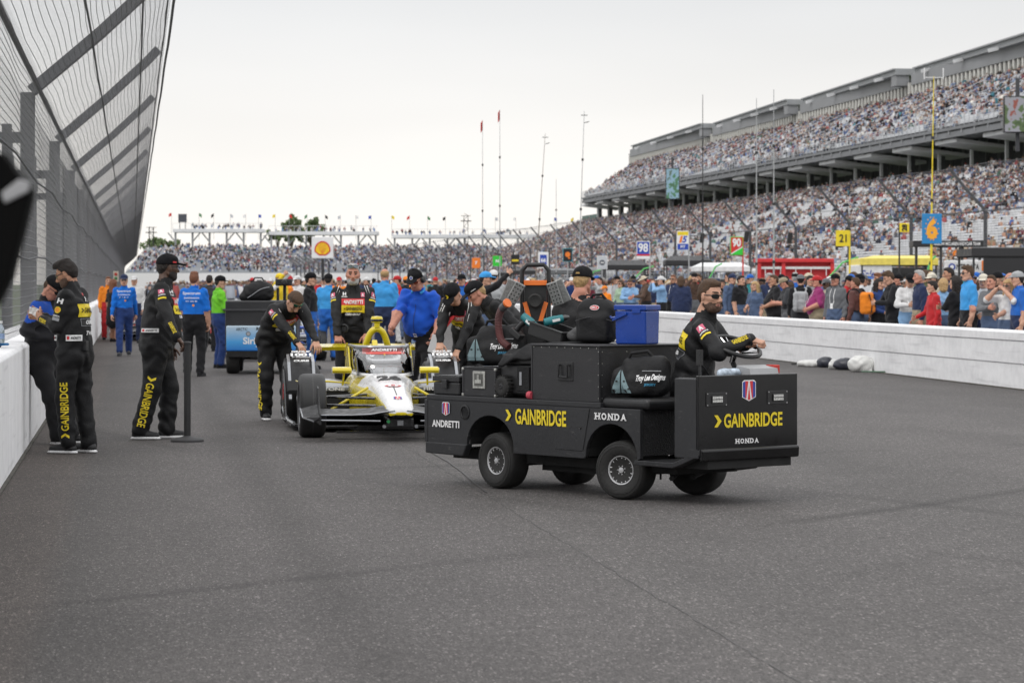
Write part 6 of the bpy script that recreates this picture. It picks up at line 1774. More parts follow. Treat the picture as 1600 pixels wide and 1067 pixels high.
# --- tall man in a black cap resting his hand on the barrier post
oc, fc = (-3.62, 28.75), (.99, .05)
hand = CL(oc, fc, (-3.335, 28.27, 1.035))
J = skel(1.86, pelv=(0, .03, .985), lean=8, twist=0, head=(24, 2, 0), hands=(hand, None), elb=((.3, -1, -.2), (-.5, -1, -.3)), feet=((.10, -.13, -8), (-.10, .12, 12)), sh=1.08)
o, bv = person('tall man in black racing suit and black cap resting one hand on the barrier post', C2W(*oc), cam_dir(*fc), J, skin='dark', hair=('crop', 'dark'), beard=('beard', 'dark'), cap='cap', fat=.42, seed=5, arm=1.3,
   hands=((38, 5, 30), (30, 4, 30)), hdir=((.0, .75, -.7), None), palm=((0, -.5, -1), None), fatneck=1.15)
glasses(o, J); belt(o, J, .28); Rh = J['Rh']
chest_print(o, bv, J)
sleeve_badge(o, bv, J, Rh, 'r'); cuff_print(o, bv, J, nrm(Rh + np.array((0, 0, .6))), 'r')
limb_text(o, bv, J['rhip'] * .30 + J['rkn'] * .70, J['ran'] * .90 + J['rkn'] * .10, Rh, 'GAINBRIDGE', 1., .085, YELP)
belt_patch(o, bv, J, nrm(Rh - J['Fh'] * .25), 'ANDRETTI', .2, .04)
d = Decal(); d.rect(.045, .016, REDP); bc = rigid(J['hrot'] * J['s'], J['head'])
d.lay('cap_tag', J['head'] + J['hrot'] @ np.array((.089, .035, .06)), J['hrot'] @ np.array((-.3, 1., 0)), J['hrot'][:, 2], o, .006)
# barrier posts
def barrier(loc, label, h=.985, lean=0):
 t = empty('barrier_post', loc, 0, label, 'barrier post', 'barrier posts along the left wall')
 DR = mat('dark_grey_rubber', (.045, .045, .047), .6, var=.2, scale=8)
 mb = MB(); mb.lathe([(.165, 0), (.165, .02), (.15, .034), (.06, .05), (.04, .06), (0, .06)], (0, 0, 0), (0, 0, 1), 32); mb.build('base', DR, t, smooth=True)
 mb = MB(); mb.lathe([(.034, .05), (.034, h - .02), (.04, h - .015), (.04, h), (.03, h + .01), (0, h + .012)], (0, 0, 0), (0, 0, 1), 20); mb.build('pole', mat('black_post', (.02, .02, .021), .5, var=.15), t, smooth=True)
 return t
barrier(C2W(-3.225, 28.25), 'black barrier post on a round rubber base under the tall capped man\'s hand')
barrier(C2W(-4.66, 30.3), 'black barrier post half hidden behind the two men at the left wall')
# --- man bending over the right rear wheel of the race car
oc, fc = (-2.70, 32.75), (.52, -.85)
h1, h2 = CL(oc, fc, (-2.33, 31.95, .80)), CL(oc, fc, (-2.16, 32.05, .80))
J = skel(1.80, pelv=(.02, -.06, .96), lean=58, side=4, head=(4, 58, 4), hands=(h1, h2), elb=((.9, -.3, .2), (-.9, -.3, .2)), feet=((.12, -.06, -20), (-.14, -.02, 8)))
o, bv = person('man in black racing suit with sunglasses up, bending over the yellow race car\'s rear wheel', C2W(*oc), cam_dir(*fc), J, hair=('short', 'brown'), skin='light', fat=.1, seed=12, palm=((0, 0, -1), (0, 0, -1)), hands=((25, 6, 35), (25, 6, 35)))
glasses(o, J, mat('green_mirror_lens', (.02, .2, .1), .12, .5, var=0), up=.055); belt(o, J)
chest_print(o, bv, J); Rh = J['Rh']
sleeve_badge(o, bv, J, nrm(Rh * .8 + J['Fh'] * .6), 'r'); cuff_print(o, bv, J, nrm(Rh * .5 + J['Fh'] * .8 + np.array((0, 0, .3))), 'r')
limb_text(o, bv, J['rhip'] * .42 + J['rkn'] * .58, J['ran'] * .92 + J['rkn'] * .08, nrm(Rh * 1. + J['Fh'] * .15), 'GAINBRIDGE', 1., .075, YELP)
# --- grey-haired man standing behind the car, hands on the rear wing
oc, fc = (-1.88, 33.62), (.06, -1)
J = skel(1.80, pelv=(0, -.05, .955), lean=6, head=(0, 2, 0), hands=(CL(oc, fc, (-2.04, 33.28, .93)), CL(oc, fc, (-1.70, 33.28, .93))), elb=((1, -.25, -.2), (-1, -.25, -.2)), feet=((.12, -.1, -8), (-.12, .05, 8)), sh=1.06)
o, bv = person('grey-haired bearded man in black racing suit standing behind the yellow race car, facing the camera', C2W(*oc), cam_dir(*fc), J, hair=('short', 'grey'), beard=('stubble', 'grey'), skin='red', fat=.15, seed=21, palm=((0, -.3, -1), (0, -.3, -1)), hands=((50, 5, 30), (50, 5, 30)), fatneck=1.1)
glasses(o, J, mat('sky_mirror_lens', (.35, .42, .5), .08, .8, var=0), up=.095); belt(o, J); chest_print(o, bv, J)
sleeve_badge(o, bv, J, nrm(J['Rt'] * .7 + J['Fw']), 'r'); sleeve_badge(o, bv, J, nrm(-J['Rt'] * .7 + J['Fw']), 'l')
mb = MB(); mb.lathe([(.0, -.02), (.045, -.015), (.05, .06), (.055, .075), (.04, .08), (.03, .05), (0, .05)], J['pelvis'] + np.array((.10, .17, .08)), (.1, 1, .1), 18); cb = mb.build('camera_lens', BLACKPL, None, smooth=True)
cb.parent = None; cb.matrix_world = Matrix.Translation(C2W(*oc)) @ Matrix.Rotation(cam_dir(*fc), 4, 'Z'); tag(cb, 'black camera lens hanging at the waist of the grey-haired man', 'lens')
# --- heavy official in a blue polo leaning over with a headset
oc, fc = (-1.13, 34.7), (-.55, -.85)
J = skel(1.76, pelv=(0, -.08, .95), lean=19, side=-6, twist=6, head=(12, 24, 6), hands=(CL(oc, fc, (-1.52, 34.2, .88)), CL(oc, fc, (-.93, 34.35, .93))), elb=((.3, -.8, -.8), (-.5, -.8, -.6)), feet=((.16, 0, -10), (-.16, .02, 12)), sh=1.08)
POLO = cloth((.012, .085, .50), 'blue_polo_cloth')
o, bv = person('heavy man in bright blue polo shirt with black cap and headset leaning over the car', C2W(*oc), cam_dir(*fc), J, suit=POLO, pants=cloth((.016, .016, .018)), fore=SKIN['red'], fat=.6, skin='red', hair=('crop', 'brown'), cap='cap', seed=31, arm=1.28, jaw=1.12, fatneck=1.2,
   palm=(None, (.4, .6, -.3)), hands=((40, 4, 30), (35, 4, 30)))
me = o.data; si = 0   # short sleeves
me.materials.append(SKIN['red'])
glasses(o, J, mat('rose_lens', (.22, .05, .03), .1, var=0, coat=.4))
def headset(o, J):
 A = J['hrot']; T = lambda p: J['head'] + A @ (np.array(p, float) * J['s'])
 hs = MB(); hs.tube([T((.1 * math.cos(a), -.01, .03 + .125 * math.sin(a))) for a in np.linspace(0, math.pi, 16)], .008, 6); h = hs.build('headset', BLACKPL, o, smooth=True)
 for q in (-1, 1):
  mb = MB(); mb.lathe([(0, -.022), (.038, -.02), (.045, 0), (.038, .022), (0, .028)], T((q * .094, -.008, -.002)), A @ np.array((q, 0, 0)), 16); mb.build('ear_cup', BLACKPL, h, smooth=True)
 mb = MB(); mb.tube([T((.095, .02, -.03)), T((.08, .09, -.06)), T((.03, .115, -.065))], .005, 6); mb.build('microphone', BLACKPL, h, smooth=True)
headset(o, J)
d = Decal(); d.disc(.022, WHITEP, 0, 0, 0); d.disc(.016, BLUEP, 0, 0, 1); d.lay('cap_badge', J['head'] + J['hrot'] @ np.array((0, .098, .075)), J['hrot'] @ np.array((-1, 0, 0)), J['hrot'] @ np.array((0, -.35, 1)), o, .012)
d = Decal(); d.tri((-.012, 0), (.02, .012), (-.004, .004), WHITEP, 1, 1); d.rect(.006, .34, BLACKP, .02, -.22, 0, 8); d.rect(.04, .055, WHITEP, .02, -.42, 1, 2); d.rect(.024, .018, BLUEP, .02, -.415, 2, 2)
d.lay('lanyard', J['neck'] - J['U'] * .05, -J['Rt'], J['U'], o, .012, bvh=bv, n=J['Fw'])
mb = MB(); LB = cloth((.05, .32, .68), 'sky_blue_collar')
mb.tube([J['neck'] + J['Rt'] * .075 * math.cos(a) + J['Fw'] * (.075 * math.sin(a) + .015) + J['U'] * (.035 - .03 * math.sin(a)) for a in np.linspace(-3.9, .8, 20)], .016, 8); mb.build('collar', LB, o, smooth=True)
mb = MB(); w_ = J['lwr'] * .93 + J['lel'] * .07; mb.tube([w_ + .036 * (math.cos(a) * frame(J['lwr'] - J['lel'])[0] + math.sin(a) * frame(J['lwr'] - J['lel'])[1]) for a in np.linspace(0, 6.28, 16, endpoint=False)], .008, 6, closed=True); mb.build('watch', BLACKPL, o, smooth=True)
mb = MB(); mb.box((0, 0, 0), (.16, .004, .22)); t = mb.build('paper_sheet', mat('white_paper', (.75, .75, .74), .7)); t.location = C2W(-.92, 34.25, .84); t.rotation_euler = (R(10), R(14), R(25)); tag(t, 'white paper sheet hanging from the left hand of the man in blue polo', 'paper')
# --- crew member leaning on the far rear wheel, cap with a yellow chevron
oc, fc = (-.50, 32.55), (-.42, -.9)
J = skel(1.80, pelv=(0, -.06, .94), lean=46, side=-4, head=(-4, 50, 0), hands=(CL(oc, fc, (-.83, 31.9, .78)), CL(oc, fc, (-.62, 31.95, .79))), elb=((.9, .1, .1), (-.9, -.2, .2)), feet=((.12, -.08, -8), (-.12, .1, 8)))
o, bv = person('crew man whose black cap has a yellow chevron, leaning on the far rear wheel', C2W(*oc), cam_dir(*fc), J, hair=('crop', 'dark'), cap='cap', skin='light', fat=.1, seed=41, palm=((0, 0, -1), (0, 0, -1)))
chest_print(o, bv, J); sleeve_badge(o, bv, J, nrm(J['Rt'] * .8 + J['Fw']), 'r')
d = Decal(); chev(d, 0, 0, .045, YELP); d.lay('cap_badge', J['head'] + J['hrot'] @ np.array((0, .097, .082)), J['hrot'] @ np.array((-1, 0, 0)), J['hrot'] @ np.array((0, -.4, 1)), o, .014)
# --- crew member stooping behind the bags, seen from the side
oc, fc = (-.02, 30.6), (-.95, -.25)
J = skel(1.80, pelv=(0, -.12, .95), lean=48, head=(4, 34, 0), hands=((.12, .14, .92), (-.12, .12, .92)), elb=((.5, -.4, .6), (-.5, -.4, .6)), feet=((.12, -.05, -8), (-.12, .05, 8)))
o, bv = person('man in black racing suit and black cap stooping to the left behind the duffel bag', C2W(*oc), cam_dir(*fc), J, hair=('crop', 'blond'), cap='cap', skin='red', fat=.1, seed=43)
d = Decal(); d.text('AUTONATION', .06, .012, WHITEP, 0, 0, .04, 1); d.lay('cap_badge', J['head'] + J['hrot'] @ np.array((-.088, .03, .065)), J['hrot'] @ np.array((-.3, -1, 0)), J['hrot'] @ np.array((0, 0, 1)), o, .008)
# --- man seen from behind beyond the cart
oc, fc = (.585, 24.3), (.18, 1)
J = skel(1.70, head=(-12, 6, 0), lean=4, feet=((.12, 0, -8), (-.12, 0, 8)))
o, bv = person('man seen from behind in black suit and black cap standing beyond the blue cool box', C2W(*oc), cam_dir(*fc), J, hair=('crop', 'blond'), cap='cap', skin='red', fat=.2, seed=47, fatneck=1.2, capm=(BLACKCAP, BLACKCAP))
d = Decal(); d.poly([(-.02, 0), (.02, 0), (.014, .014), (-.014, .014)], mat('gold_print', (.4, .25, .08), .5)); d.lay('cap_badge', J['head'] + J['hrot'] @ np.array((0, -.118, .055)), J['hrot'] @ np.array((1, 0, 0)), J['hrot'] @ np.array((0, 0, 1)), o, .004)
# --- the driver
dl = onc(-.20, 1.48, 0)
def inC(x, y, z): return np.array((x + .20, y - 1.48, z))
J = skel(1.72, pelv=(0, .05, .81), lean=17, twist=44, hip_yaw=15, head=(3, 4, 0), hands=(inC(-.24, 2.10, 1.165), inC(-.36, 1.93, 1.12)), elb=((.8, -.15, -.5), (-.6, -.6, -.7)),
  feet=((.12, .56, -6, .30), (-.12, .58, 6, .30)), knees=((.2, 1, .9), (-.2, 1, .9)))
o, bv = person('bearded driver in black racing suit and sunglasses sitting at the cart\'s steering wheel', dl, CRZ, J, hair=('short', 'brown'), beard=('stubble', 'shadow'), skin='light', fat=.06, seed=53, arm=1.14,
   hands=((72, 3, 30), (60, 3, 30)), palm=((0, -.4, -1), (.3, .3, -1)), hdir=((-.55, .8, -.2), (.2, .7, .3)), fatneck=1.08)
glasses(o, J, bigger=1.05); belt(o, J)
chest_print(o, bv, J, back=True); sleeve_badge(o, bv, J, nrm(J['Rt'] + J['Fw'] * .2), 'r'); cuff_print(o, bv, J, nrm(J['Rt'] * .6 + np.array((0, .1, .8))), 'r')
mb = MB(); w_ = J['rwr'] * .97 + J['rel'] * .03; f_ = frame(J['rwr'] - J['rel']); mb.tube([w_ + .04 * (math.cos(a) * f_[0] + math.sin(a) * f_[1]) for a in np.linspace(0, 6.28, 16, endpoint=False)], .01, 6, closed=True); mb.build('watch', BLACKPL, o, smooth=True)
# ------------------------------------------------------------------ standing people built from a few bodies, each copied and dressed on its own
def body_mesh(J, fat=0., slim=1., arm=1.08, skirt=False, curl=30, seed=0, hdir=(None, None)):
 lo, hi = bounds(J); S = SDF(lo, hi, .0155)
 body_prims(S, J, fat, slim, (1, 2, 3), arm, skirt)
 S.limb(J['neck'], J['neck'] + J['U'] * .03, .07, .066, .02, 1); neck_prim(S, J)
 folds(S, .006, seed)
 V, Fa, Ma = S.mesh(); s = J['s']
 vs, fs, ms, nv = [V], [Fa], [Ma], len(V)
 def app(geo, A, o, mm):
  nonlocal nv
  vs.append(geo[0] @ np.array(A).T + o); fa = geo[1] + nv
  if np.linalg.det(np.array(A)) < 0: fa = fa[:, ::-1]
  fs.append(fa); ms.append(np.array([mm[i] for i in range(8)])[geo[2]]); nv += len(geo[0])
 app(head_lo(), J['hrot'] * s, J['head'], (0, 5, 6, 7, 0, 0, 0, 0))
 for i, n in enumerate('rl'):
  d = nrm(hdir[i] if hdir[i] is not None else J[n + 'wr'] - J[n + 'el']); pn = J['Rt'] * (-1 if n == 'r' else 1) - J['Fw'] * .2
  z = -pn; z = nrm(z - d * (z @ d)); A = np.stack([np.cross(d, z), d, z], 1) * s
  if n == 'l': A = A @ np.diag((-1, 1, 1))
  app(hand_lo(curl), A, J[n + 'wr'] + d * .01, (0,) * 8)
  fd = J[n + 'fd']; A = np.stack([np.cross(fd, (0, 0, 1)), fd, (0, 0, 1)], 1) * s; p = J[n + 'an'].copy(); p[2] = J[n + 'fz']
  app(shoe_geo(), A, p + fd * .015, (4, 4, 4, 4, 4, 4, 4, 4))
 me = np_mesh('person', np.concatenate(vs), np.concatenate(fs), [SKIN['light'], BLACKSUIT, BLACKSUIT, BLACKSUIT, BLACKPL, LIP, EYEM, BROW], np.concatenate(ms), True, obj=False)
 bv = BVHTree.FromPolygons([tuple(v) for v in V], [tuple(f) for f in Fa])
 d = Decal(); d.rect(.012, .3, WHITEP, -.05, -.13, 0, 6); d.rect(.012, .3, WHITEP, .05, -.13, 0, 6); d.rect(.075, .11, WHITEP, 0, -.33, 1, 3)
 lan = d.lay('lanyard', J['neck'] - J['U'] * .03, -J['Rt'], J['U'], None, .01, bvh=bv, n=J['Fw']); lm = lan.data; bpy.data.objects.remove(lan)
 return me, rigid(J['hrot'] * s, J['head']), lm
_LO = {}
def head_lo():
 if 'h' not in _LO: S = SDF((-.11, -.13, -.2), (.11, .14, .13), .009); head_prims(S, False); _LO['h'] = S.mesh()
 return _LO['h']
def hand_lo(c):
 if ('a', c) not in _LO:
  _LO['a', c] = hand_geo(c)
 return _LO['a', c]
SK = lambda **k: skel(1.75, **k)
PROTO = {
 'stand': body_mesh(SK(), seed=1),
 'cross': body_mesh(SK(hands=((-.1, .27, 1.2), (.1, .3, 1.17)), elb=((1, .1, -.8), (-1, .1, -.8))), seed=2),
 'phone': body_mesh(SK(lean=4, head=(0, 24, 0), hands=((.07, .34, 1.17), (-.07, .34, 1.17)), elb=((1, -.3, -1), (-1, -.3, -1))), seed=3, curl=55),
 'photo': body_mesh(SK(hands=((.09, .26, 1.58), (-.09, .26, 1.56)), elb=((1, .1, -.9), (-1, .1, -.9))), seed=4, curl=60),
 'raise': body_mesh(SK(hands=((.2, .42, 1.72), None), elb=((1, .1, -.7), None)), seed=5, curl=50),
 'bent': body_mesh(SK(hands=((.16, .3, 1.05), None), elb=((.6, -.8, -.6), None), head=(-18, 4, 0)), seed=6),
 'walk': body_mesh(SK(lean=4, hands=((.26, .16, .88), (-.26, -.16, .86)), feet=((.09, .26, -4), (-.09, -.24, 6, .02))), seed=7),
 'wide': body_mesh(SK(hands=(None, (-.2, .26, 1.06)), elb=(None, (-.7, -.8, -.4))), fat=.75, seed=8, arm=1.25),
 'lady': body_mesh(skel(1.66, hands=((.12, .24, 1.0), None), elb=((.6, -.8, -.6), None), sh=.9), slim=.88, seed=9, arm=.9),
 'ladyx': body_mesh(skel(1.66, hands=((-.09, .24, 1.13), (.09, .26, 1.1)), elb=((1, .1, -.8), (-1, .1, -.8)), sh=.9), slim=.88, seed=10, arm=.9),
 'dress': body_mesh(skel(1.68, sh=.9, feet=((.08, 0, -5), (-.08, .05, 5))), slim=.84, seed=11, arm=.85, skirt=True),
}
HATMESH = {}
def hat_mesh(kind):
 if kind not in HATMESH:
  g = cap_geo(kind) if kind in ('cap', 'bucket', 'beanie') else hair_geo(kind, 0)
  me = geo_mesh(kind, g, [BLACKCAP, BLACKCAP] if kind in ('cap', 'bucket', 'beanie') else [HAIRM['dark']]); HATMESH[kind] = me
 return HATMESH[kind]
CC = {'white': (.62, .62, .62), 'black': (.012, .012, .014), 'navy': (.02, .03, .075), 'grey': (.13, .135, .145), 'light grey': (.34, .35, .36), 'blue': (.02, .12, .45), 'light blue': (.22, .38, .6), 'sky blue': (.05, .30, .66),
 'red': (.45, .025, .03), 'maroon': (.14, .025, .04), 'magenta': (.26, .03, .13), 'orange': (.75, .22, .02), 'yellow': (.75, .55, .03), 'green': (.16, .55, .03), 'olive': (.1, .1, .05), 'khaki': (.3, .25, .17), 'brown': (.09, .055, .04),
 'denim': (.075, .11, .19), 'pale green': (.3, .42, .3), 'teal': (.02, .2, .22), 'beige': (.5, .44, .34), 'cream': (.6, .56, .47), 'dark blue': (.02, .045, .16), 'purple': (.13, .05, .22), 'charcoal': (.04, .042, .047), 'plaid brown': (.11, .05, .045), 'pink': (.55, .25, .28)}
def cm(n): return cloth(CC[n], 'cloth_' + n.replace(' ', '_'))
FACE = {'C': (0, -1), 'L': (-1, -.15), 'R': (1, -.15), 'A': (.1, 1), 'LC': (-.7, -.75), 'RC': (.7, -.75), 'LA': (-.8, .6), 'RA': (.8, .6)}
NPEOPLE = [11]
def stand(label, pos, face, proto, top, pants='denim', hat=None, hatc='black', hair=('short', 'dark'), skin='light', sleeve='long', shoe='black', h=1., lan=False, specs=False, group='people standing around the track', jitter=0.):
 me, hm, lm = PROTO[proto]; NPEOPLE[0] += 1
 o = bpy.data.objects.new('person', me); COL.objects.link(o); o.location = pos; f = FACE[face] if isinstance(face, str) else face
 o.rotation_euler = (0, 0, cam_dir(*f) + jitter); o.scale = (h, h, h)
 sk = SKIN[skin]; tm = cm(top) if isinstance(top, str) else top
 sl = (sk, tm, tm if sleeve == 'long' else sk, cm(pants) if pants != 'skin' else sk, cm(shoe))
 for i, m in enumerate(sl): o.material_slots[i].link = 'OBJECT'; o.material_slots[i].material = m
 tag(o, label, 'person', group)
 def ch(name, mesh, mats):
  c = bpy.data.objects.new(name, mesh); COL.objects.link(c); c.parent = o; c.matrix_local = hm
  for i, m in enumerate(mats): c.material_slots[i].link = 'OBJECT'; c.material_slots[i].material = m
  return c
 if hair: ch('hair', hat_mesh(hair[0]), [HAIRM[hair[1]]])
 if hat: ch({'cap': 'cap', 'bucket': 'hat', 'beanie': 'knit_cap'}[hat], hat_mesh(hat), [cm(hatc) if hatc != 'black' else BLACKCAP] * 2)
 if lan: c = bpy.data.objects.new('lanyard', lm); COL.objects.link(c); c.parent = o
 if specs: c = bpy.data.objects.new('sunglasses', specs_mesh()); COL.objects.link(c); c.parent = o; c.matrix_local = hm
 return o
def specs_mesh():
 if 'specs' not in HATMESH:
  q = glasses(None, {'hrot': np.eye(3), 'head': np.zeros(3), 's': 1.}); HATMESH['specs'] = q.data; bpy.data.objects.remove(q)
 return HATMESH['specs']
def wallpos(px, lat):
 Z = L2Z(px, lat); return C2W((px - 800) / FPX * Z, Z)
CG = 'spectators standing behind the pit wall'
def W(label, px, lat, face, proto, top, **k): return stand(label, wallpos(px, lat), face, proto, top, group=CG, **k)
GB = ('grey', 'salt')
W('man in royal blue shirt and grey cap, rightmost behind the pit wall', 1593, 14.3, 'L', 'bent', 'blue', hat='cap', hatc='light grey', sleeve='short', pants='navy')
W('blond woman in white top shading her eyes with one hand behind the pit wall', 1576, 14.2, 'LC', 'photo', 'white', hair=('long', 'blond'), specs=True, h=.93, sleeve='short')
W('stocky man in grey zip sweater with folded arms behind the pit wall', 1550, 14.3, 'LC', 'cross', 'grey', hair=('short', 'brown'), skin='red', h=.97)
W('bald man behind the blond woman at the pit wall', 1580, 15.1, 'L', 'stand', 'charcoal', hair=('ring', 'grey'), skin='red')
W('person in black knit cap and black coat behind the grey sweater man', 1559, 15.0, 'L', 'stand', 'black', hat='beanie', hair=None)
W('man in white cap and white shirt with a purple lanyard behind the pit wall', 1537, 14.5, 'C', 'bent', 'white', hat='cap', hatc='cream', lan=True, pants='navy', h=.98)
W('tall young man in bright blue team shirt and sunglasses looking left over the pit wall', 1514, 14.2, 'L', 'stand', 'sky blue', hair=('thick', 'brown'), specs=True, sleeve='short', pants='black', h=1.06)
W('woman with long dark hair and black top, arms folded at the pit wall', 1494, 14.2, 'LA', 'ladyx', 'black', hair=('long', 'dark'), pants='black', h=1.02)
W('tall dark-haired man standing behind the woman in black', 1484, 15.2, 'L', 'stand', 'navy', hair=('short', 'dark'), skin='tan', h=1.06)
W('blond person in pale blue shirt squeezed behind the red jacket', 1474, 14.9, 'A', 'lady', 'light blue', hair=('pony', 'blond'))
W('short person in red jacket and black headset by the pit wall', 1459, 14.15, 'L', 'bent', 'red', hair=('short', 'dark'), pants='red', h=.92)
W('person in beige cap right behind the red jacket', 1457, 15.0, 'LC', 'stand', 'beige', hat='cap', hatc='cream')
W('grey-haired man in navy blazer and khaki trousers looking left', 1438, 14.3, 'L', 'stand', 'navy', hair=('short', 'grey'), pants='khaki', skin='red', h=1.03)
W('man in white sweater and black cap looking at his phone, blue lanyard', 1421, 14.3, 'C', 'phone', 'white', hat='cap', lan=True, pants='light blue', h=1.0)
W('dark-haired man in black jacket holding a camera at the pit wall', 1396, 14.2, 'L', 'phone', 'black', hair=('thick', 'brown'), pants='black', h=1.03)
W('person in black cap behind the man with the camera', 1404, 15.3, 'L', 'stand', 'charcoal', hat='cap', skin='red')
W('woman with long dark hair in dark blue top left of the man with a camera', 1373, 14.7, 'RC', 'lady', 'dark blue', hair=('long', 'dark'), pants='black')
PL = W('man in brown plaid shirt wearing an orange backpack', 1338, 14.25, 'LA', 'stand', 'plaid brown', hair=('short', 'brown'), skin='red', h=.96)
W('man in white shirt and black cap beyond the orange backpack', 1345, 15.0, 'LA', 'stand', 'white', hat='cap', sleeve='short')
W('person in bright blue cap between the grey sweater and the plaid shirt', 1330, 15.5, 'A', 'stand', 'navy', hat='cap', hatc='blue')
W('man in grey sweater with white badge on a lanyard and black cap', 1306, 14.25, 'LC', 'stand', 'grey', hat='cap', lan=True, pants='denim', skin='red')
W('big man in magenta polo shirt and red cap at the pit wall', 1278, 14.3, 'L', 'wide', 'magenta', hat='cap', hatc='red', sleeve='short', skin='red', pants='khaki', h=.98, lan=True)
VB = W('person in black vest with pale grey backpack and grey bucket hat, seen from behind', 1251, 14.2, 'A', 'stand', 'black', hat='bucket', hatc='grey', pants='charcoal')
W('man in flat pale cap and dark grey shirt looking down at his phone', 1231, 14.3, 'L', 'phone', 'charcoal', hat='cap', hatc='khaki', sleeve='short', skin='red', pants='grey', h=.97)
W('big man in black t-shirt with cropped hair and beard facing left', 1211, 14.25, 'L', 'wide', 'black', hair=('crop', 'brown'), sleeve='short', skin='tan', pants='black', h=1.0)
W('blond woman in blue grey t-shirt just right of the driver', 1180, 14.3, 'LC', 'lady', 'denim', hair=('long', 'blond'), sleeve='short', h=.97)
W('dark-haired person in black t-shirt and grey jacket behind the driver', 1157, 14.6, 'RC', 'stand', 'black', hair=('short', 'dark'), sleeve='short')
W('man in denim shirt and navy cap just behind the driver\'s head', 1143, 14.4, 'RC', 'stand', 'denim', hat='cap', hatc='navy', h=1.02)
W('woman in black with dark hair close behind the driver', 1128, 14.6, 'C', 'lady', 'black', hair=('pony', 'dark'), skin='tan')
W('person in navy blazer with light brown hair seen from behind, left of the driver', 1064, 14.3, 'A', 'wide', 'navy', hair=('pony', 'brown'), pants='navy', h=1.0)
W('photographer in light blue shirt and white cap aiming a camera', 1034, 14.4, 'L', 'photo', 'light blue', hat='cap', hatc='white', pants='black')
W('man in wide straw hat and dark jacket facing left', 1010, 14.5, 'L', 'phone', 'brown', hat='bucket', hatc='beige', skin='red', pants='black', h=1.02)
W('man in blue shirt and dark glasses above the blue cool box', 984, 14.4, 'C', 'phone', 'light blue', hair=('short', 'brown'), specs=True, skin='red', h=.97)
W('woman in pale green top and sunglasses above the blue cool box', 970, 14.8, 'LC', 'lady', 'pale green', hair=('pony', 'brown'), specs=True)
W('child in orange shirt and orange cap beside the man seen from behind', 946, 14.2, 'LC', 'bent', 'orange', hat='cap', hatc='orange', h=.85)
W('man in black suit just right of the tall tyre dolly', 862, 14.3, 'L', 'bent', 'black', hair=('short', 'brown'), h=1.02)
W('man in dark blue team shirt with white print beside the capped man\'s back', 893, 14.25, 'C', 'photo', 'dark blue', hat='cap', hatc='white', sleeve='short')
# backpacks worn by two of them
def pack(o, m, label, accent, w=.32):
 me_o = empty('backpack', o.location, o.rotation_euler.z, label, 'backpack')
 S = SDF((-.22, -.5, .85), (.22, .1, 1.55), .014); S.rbox((0, -.24, 1.18), (w / 2, .1, .22), .07, .02); S.rbox((0, -.33, 1.1), (w / 2 - .04, .06, .11), .05, .03); folds(S, .005, 2)
 g = S.mesh(); np_mesh('bag_body', g[0], g[1], [m], None, True, me_o)
 for q in (-1, 1):
  mb = MB(); mb.tube(smooth_pts([(q * .1, -.16, 1.36), (q * .12, -.06, 1.46), (q * .13, .1, 1.4), (q * .14, .13, 1.25), (q * .16, .0, 1.05), (q * .15, -.15, 1.02)], 4), .02, 6); mb.build('strap', accent, me_o, smooth=True)
 mb = MB()
 for x in (-.07, .07): mb.tube([(x * 1.4, -.345, 1.36), (x, -.40, 1.15), (x * 1.3, -.395, 1.0)], .012, 5)
 mb.build('piping', accent, me_o)
pack(PL, cm('orange'), 'orange and black backpack on the man in brown plaid shirt', cm('black'))
pack(VB, cm('light grey'), 'pale grey backpack on the person in black vest and bucket hat', cm('light grey'))
# the rest of the line along the wall
LAND = [(560, 'far left along the pit wall'), (660, 'beyond the blue polo'), (705, 'beyond the stooping crew'), (745, 'below the orange pit board'), (790, 'below the green pit board'), (850, 'below the 66 board'), (890, 'by the teal framed board'), (940, 'below the grey pit board'),
  (1005, 'below the number 98 board'), (1067, 'below the white striped board'), (1115, 'below the white awning'), (1150, 'below the number 90 board'), (1215, 'left before the red stand'), (1275, 'right before the red stand'), (1318, 'below the 21 board'), (1370, 'before the white trailer'),
  (1413, 'under the yellow awning'), (1456, 'below the number 6 board'), (1515, 'before the white sign box'), (1580, 'before the black tent')]
used = set(); rr = random.Random(21)
COLN = ['white', 'black', 'navy', 'grey', 'light grey', 'blue', 'light blue', 'red', 'maroon', 'charcoal', 'denim', 'black', 'navy', 'dark blue', 'khaki', 'white', 'brown', 'olive', 'orange', 'beige', 'teal']
HATS = [('cap', 'black'), ('cap', 'white'), ('cap', 'navy'), ('cap', 'red'), ('cap', 'grey'), ('bucket', 'beige'), ('cap', 'blue'), (None, ''), (None, ''), (None, ''), (None, ''), ('cap', 'khaki'), ('cap', 'black')]
